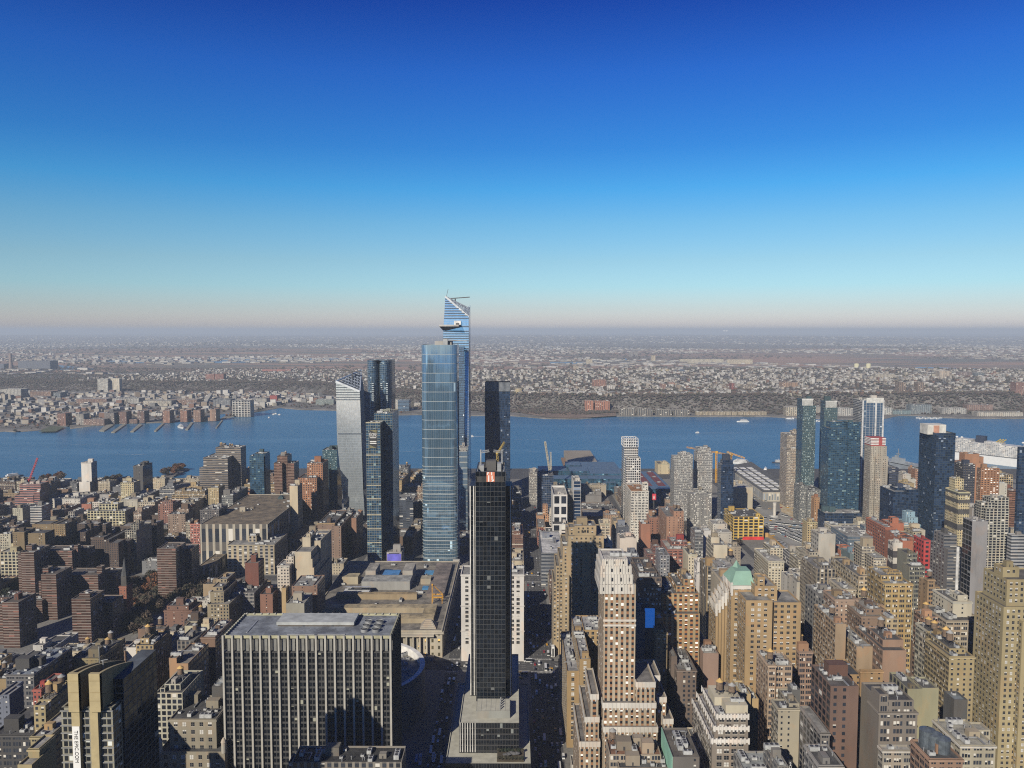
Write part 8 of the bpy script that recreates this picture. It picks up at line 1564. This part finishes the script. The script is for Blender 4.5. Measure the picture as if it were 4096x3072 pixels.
e = find('bright yellow framed'); xa, xb, z1 = face('M4',1480,1698,848,1229.6); m = MB(); m.box(xa,xb,1229.2,1229.8,G,G+5,0,True); m.build('shop_front', flat('shop_red', (.62,.03,.03), .7), e)
e = find('pale concrete tower rising'); xa, xb, z1 = face('T4',892,1015,1188,1186); zr = onY(*cp('T4',892,1250),1186)[1]; m = MB(); m.box(xa,xb,1186,1208,zr-14,z1-.5,0); m.build('crown', flat('crown_red', (.36,.07,.065), .8), e)
for k in range(5): m = MB(); zz = zr+(z1-zr)*k/5; m.box(xa-.6,xa+(xb-xa)*.52,1185.2,1208,zz,zz+(z1-zr)*.11,0,True); m.box(xa+(xb-xa)*.78,xb+.6,1185.2,1208,zz,zz+(z1-zr)*.11,0,True); m.build('crown_stripe', WHITE, e)
e = find('big dark green glass'); xa, xb, z1 = face('T4',1432,1540,1078,1150); z0 = onY(*cp('T4',1432,1150),1150)[1]; xm = face('T4',1380,1432,1078,1150)[0]; m = MB(); m.box(xm,xb,1150,1172,z0-2,z1); m.build('plant_room', flat('plant_pale', (.58,.57,.53), .8), e); m = MB(); m.box(xa,xa+(xb-xa)*.45,1149.6,1150,z0,z1-1,0,True); m.build('plant_panel', flat('plant_pink', (.50,.26,.18), .8), e)
e = find('tallest blue glass tower'); 
for u, dY in ((823,0),(935,0),(999,0)):
    x, z1 = onY(*cp('T4',u,866),1440+dY-.8); m = MB(); m.box(x-1.3,x+1.3,1438.6+dY,1440+dY,G,z1,0,True); m.build('pier', flat('pier_white', (.55,.55,.55), .8), e)
e = find('tallest blue glass tower'); xa, xb, z1 = face('T4',850,1000,845,1440.4); z0 = onY(*cp('T4',850,888),1440.4)[1]; m = MB(); m.box(xa,xb,1439.4,1440,z0,z1,0,True); m.build('crown', flat('crown_white', (.60,.60,.57), .8), e)
for pre, u0, u1, yt, yb, Y in (('green glass tower with a white louvred crown, left',297,390,856,916,1424.5),('green glass tower with a white louvred crown, right',500,596,874,936,1486.5)):
    e = find(pre); xa, xb, z1 = face('T4',u0,u1,yt,Y); z0 = onY(*cp('T4',u0,yb),Y)[1]; m = MB(); n = 11
    for i in range(n): x = xa+(xb-xa)*i/n; m.box(x,x+(xb-xa)/n*.55,Y-.4,Y+.6,z0,z1+.5,0,True)
    m.box(xa-.5,xb+.5,Y-.6,Y+1,z1-1,z1+.6,0,True); m.build('louvre_screen', flat('screen_white', (.64,.64,.62), .7), e)
e = find('white square grid tower'); xa, xb, z1 = face('T3',968,1090,1200,1346); z0 = onY(*cp('T3',968,1270),1346)[1]; m = MB()
for i in range(7): x = xa+(xb-xa)*i/6; m.box(x-.5,x+.5,1345.4,1346.4,z0,z1,0,True); m.box(x-.5,x+.5,1376,1377,z0,z1,0,True)
for j in range(4): zz = z0+(z1-z0)*j/3; m.box(xa-.5,xb+.5,1345.2,1346.4,zz-.4,zz+.4,0,True); m.box(xa-.5,xb+.5,1376,1377.2,zz-.4,zz+.4,0,True); m.box(xa-.6,xa+.4,1346,1377,zz-.4,zz+.4,0,True); m.box(xb-.4,xb+.6,1346,1377,zz-.4,zz+.4,0,True)
m.build('crown_frame', flat('frame_white', (.66,.66,.65), .7), e); m = MB(); m.box(xa+2,xb-2,1349,1374,z0-2,z1-2); m.build('plant_room', flat('plant_grey', (.42,.43,.44), .8), e)
e = find('dark charcoal hotel'); xa, z1 = onY(*cp('M5',1505,1025),799.5); xb, _ = onY(*cp('M5',1530,1025),799.5); m = MB(); m.box(xa,xb,799.0,799.9,G+10,z1+2,0,True); m.build('white_strip', flat('strip_white', (.62,.62,.62), .8), e)
e = find('brick loft carrying'); 
for i, u in enumerate((1235,1285,1335)):
    x, z = onY(*cp('B5',u,1290+i*18),375); zr = onY(*cp('B5',u,1530),375)[1]; m = MB(); m.cyl(x,378-i*2.5,G+60 if zr < G+60 else zr-1,z,3.6,None,18,0); m.cyl(x,378-i*2.5,z,z+1.4,3.7,.4,18,0,False); m.build('silo', flat('silo_steel', (.16,.19,.22), .45, .5, .3, .5), e)
find('tall blank white painted')['label'] = 'tall blank white painted wall right of the toothed tan loft'
find('smaller red brick loft left')
BB = flat('screen_blue', (.02,.14,.50), .5, 0, .3, .03); BB.node_tree.nodes['Principled BSDF'].inputs['Emission Color'].default_value = (.01,.09,.36,1); BB.node_tree.nodes['Principled BSDF'].inputs['Emission Strength'].default_value = .5; e = B('B4',365,470,40,650,585,20,'bluegrey','bl','bl','hotel','plain blue grey slab right of the striped tower with a bright blue screen',ex=[(470,570,210,2,18)],wcol=(.12,.15,.21)); xa, xb, z1 = face('B4',470,568,12,586); z0 = onY(*cp('B4',470,205),586)[1]; m = MB(); m.box(xa,xb,586,588,z0,z1,0,True); m.build('screen', BB, e)

def rings(pre, c, ys, name, m_, k=.25):
    r_ = next(q for q in REG if q['root'].get('label','').startswith(pre)); x0, x1, y0, y1, _, zt = r_['boxes'][0]
    for ya, yb in ys:
        z1, z0 = onY(*cp(c,1500,ya),y0)[1], onY(*cp(c,1500,yb),y0)[1]; m = MB(); m.box(x0-k,x1+k,y0-k,y1,z0,z1,0,True); m.build(name, m_, r_['root'])
BAND = facade(ww=.6, wh=.5, glass=(.35,.34,.30), blind=.4); BAND2 = flat('panel_charcoal', (.055,.05,.055), .8)
rings('pale yellow and black', 'M5', ((440,470),(515,552),(615,662),(770,828)), 'dark_band', flat('band_charcoal', (.075,.072,.07), .8))
rings('black and white chequered', 'M5', ((1048,1116),(1180,1245)), 'dark_panel', BAND2)
for o in TEMPL: bpy.data.objects.remove(o, do_unlink=True)
# ---------------------------------------------------------------- the hazy air over everything
m = MB(); m.box(-60500,60500,-5200,66000,-8,412,0,True)
hz = bpy.data.materials.new('haze_air'); hz.use_nodes = True; t = hz.node_tree; t.nodes.clear(); out = t.nodes.new('ShaderNodeOutputMaterial'); pv = t.nodes.new('ShaderNodeVolumePrincipled')
pv.inputs['Color'].default_value = (.45,.52,.61,1); pv.inputs['Density'].default_value = 5.4e-5; pv.inputs['Anisotropy'].default_value = 0.0; t.links.new(pv.outputs[0], out.inputs['Volume'])
o = m.build('haze', hz); o['kind'] = 'stuff'
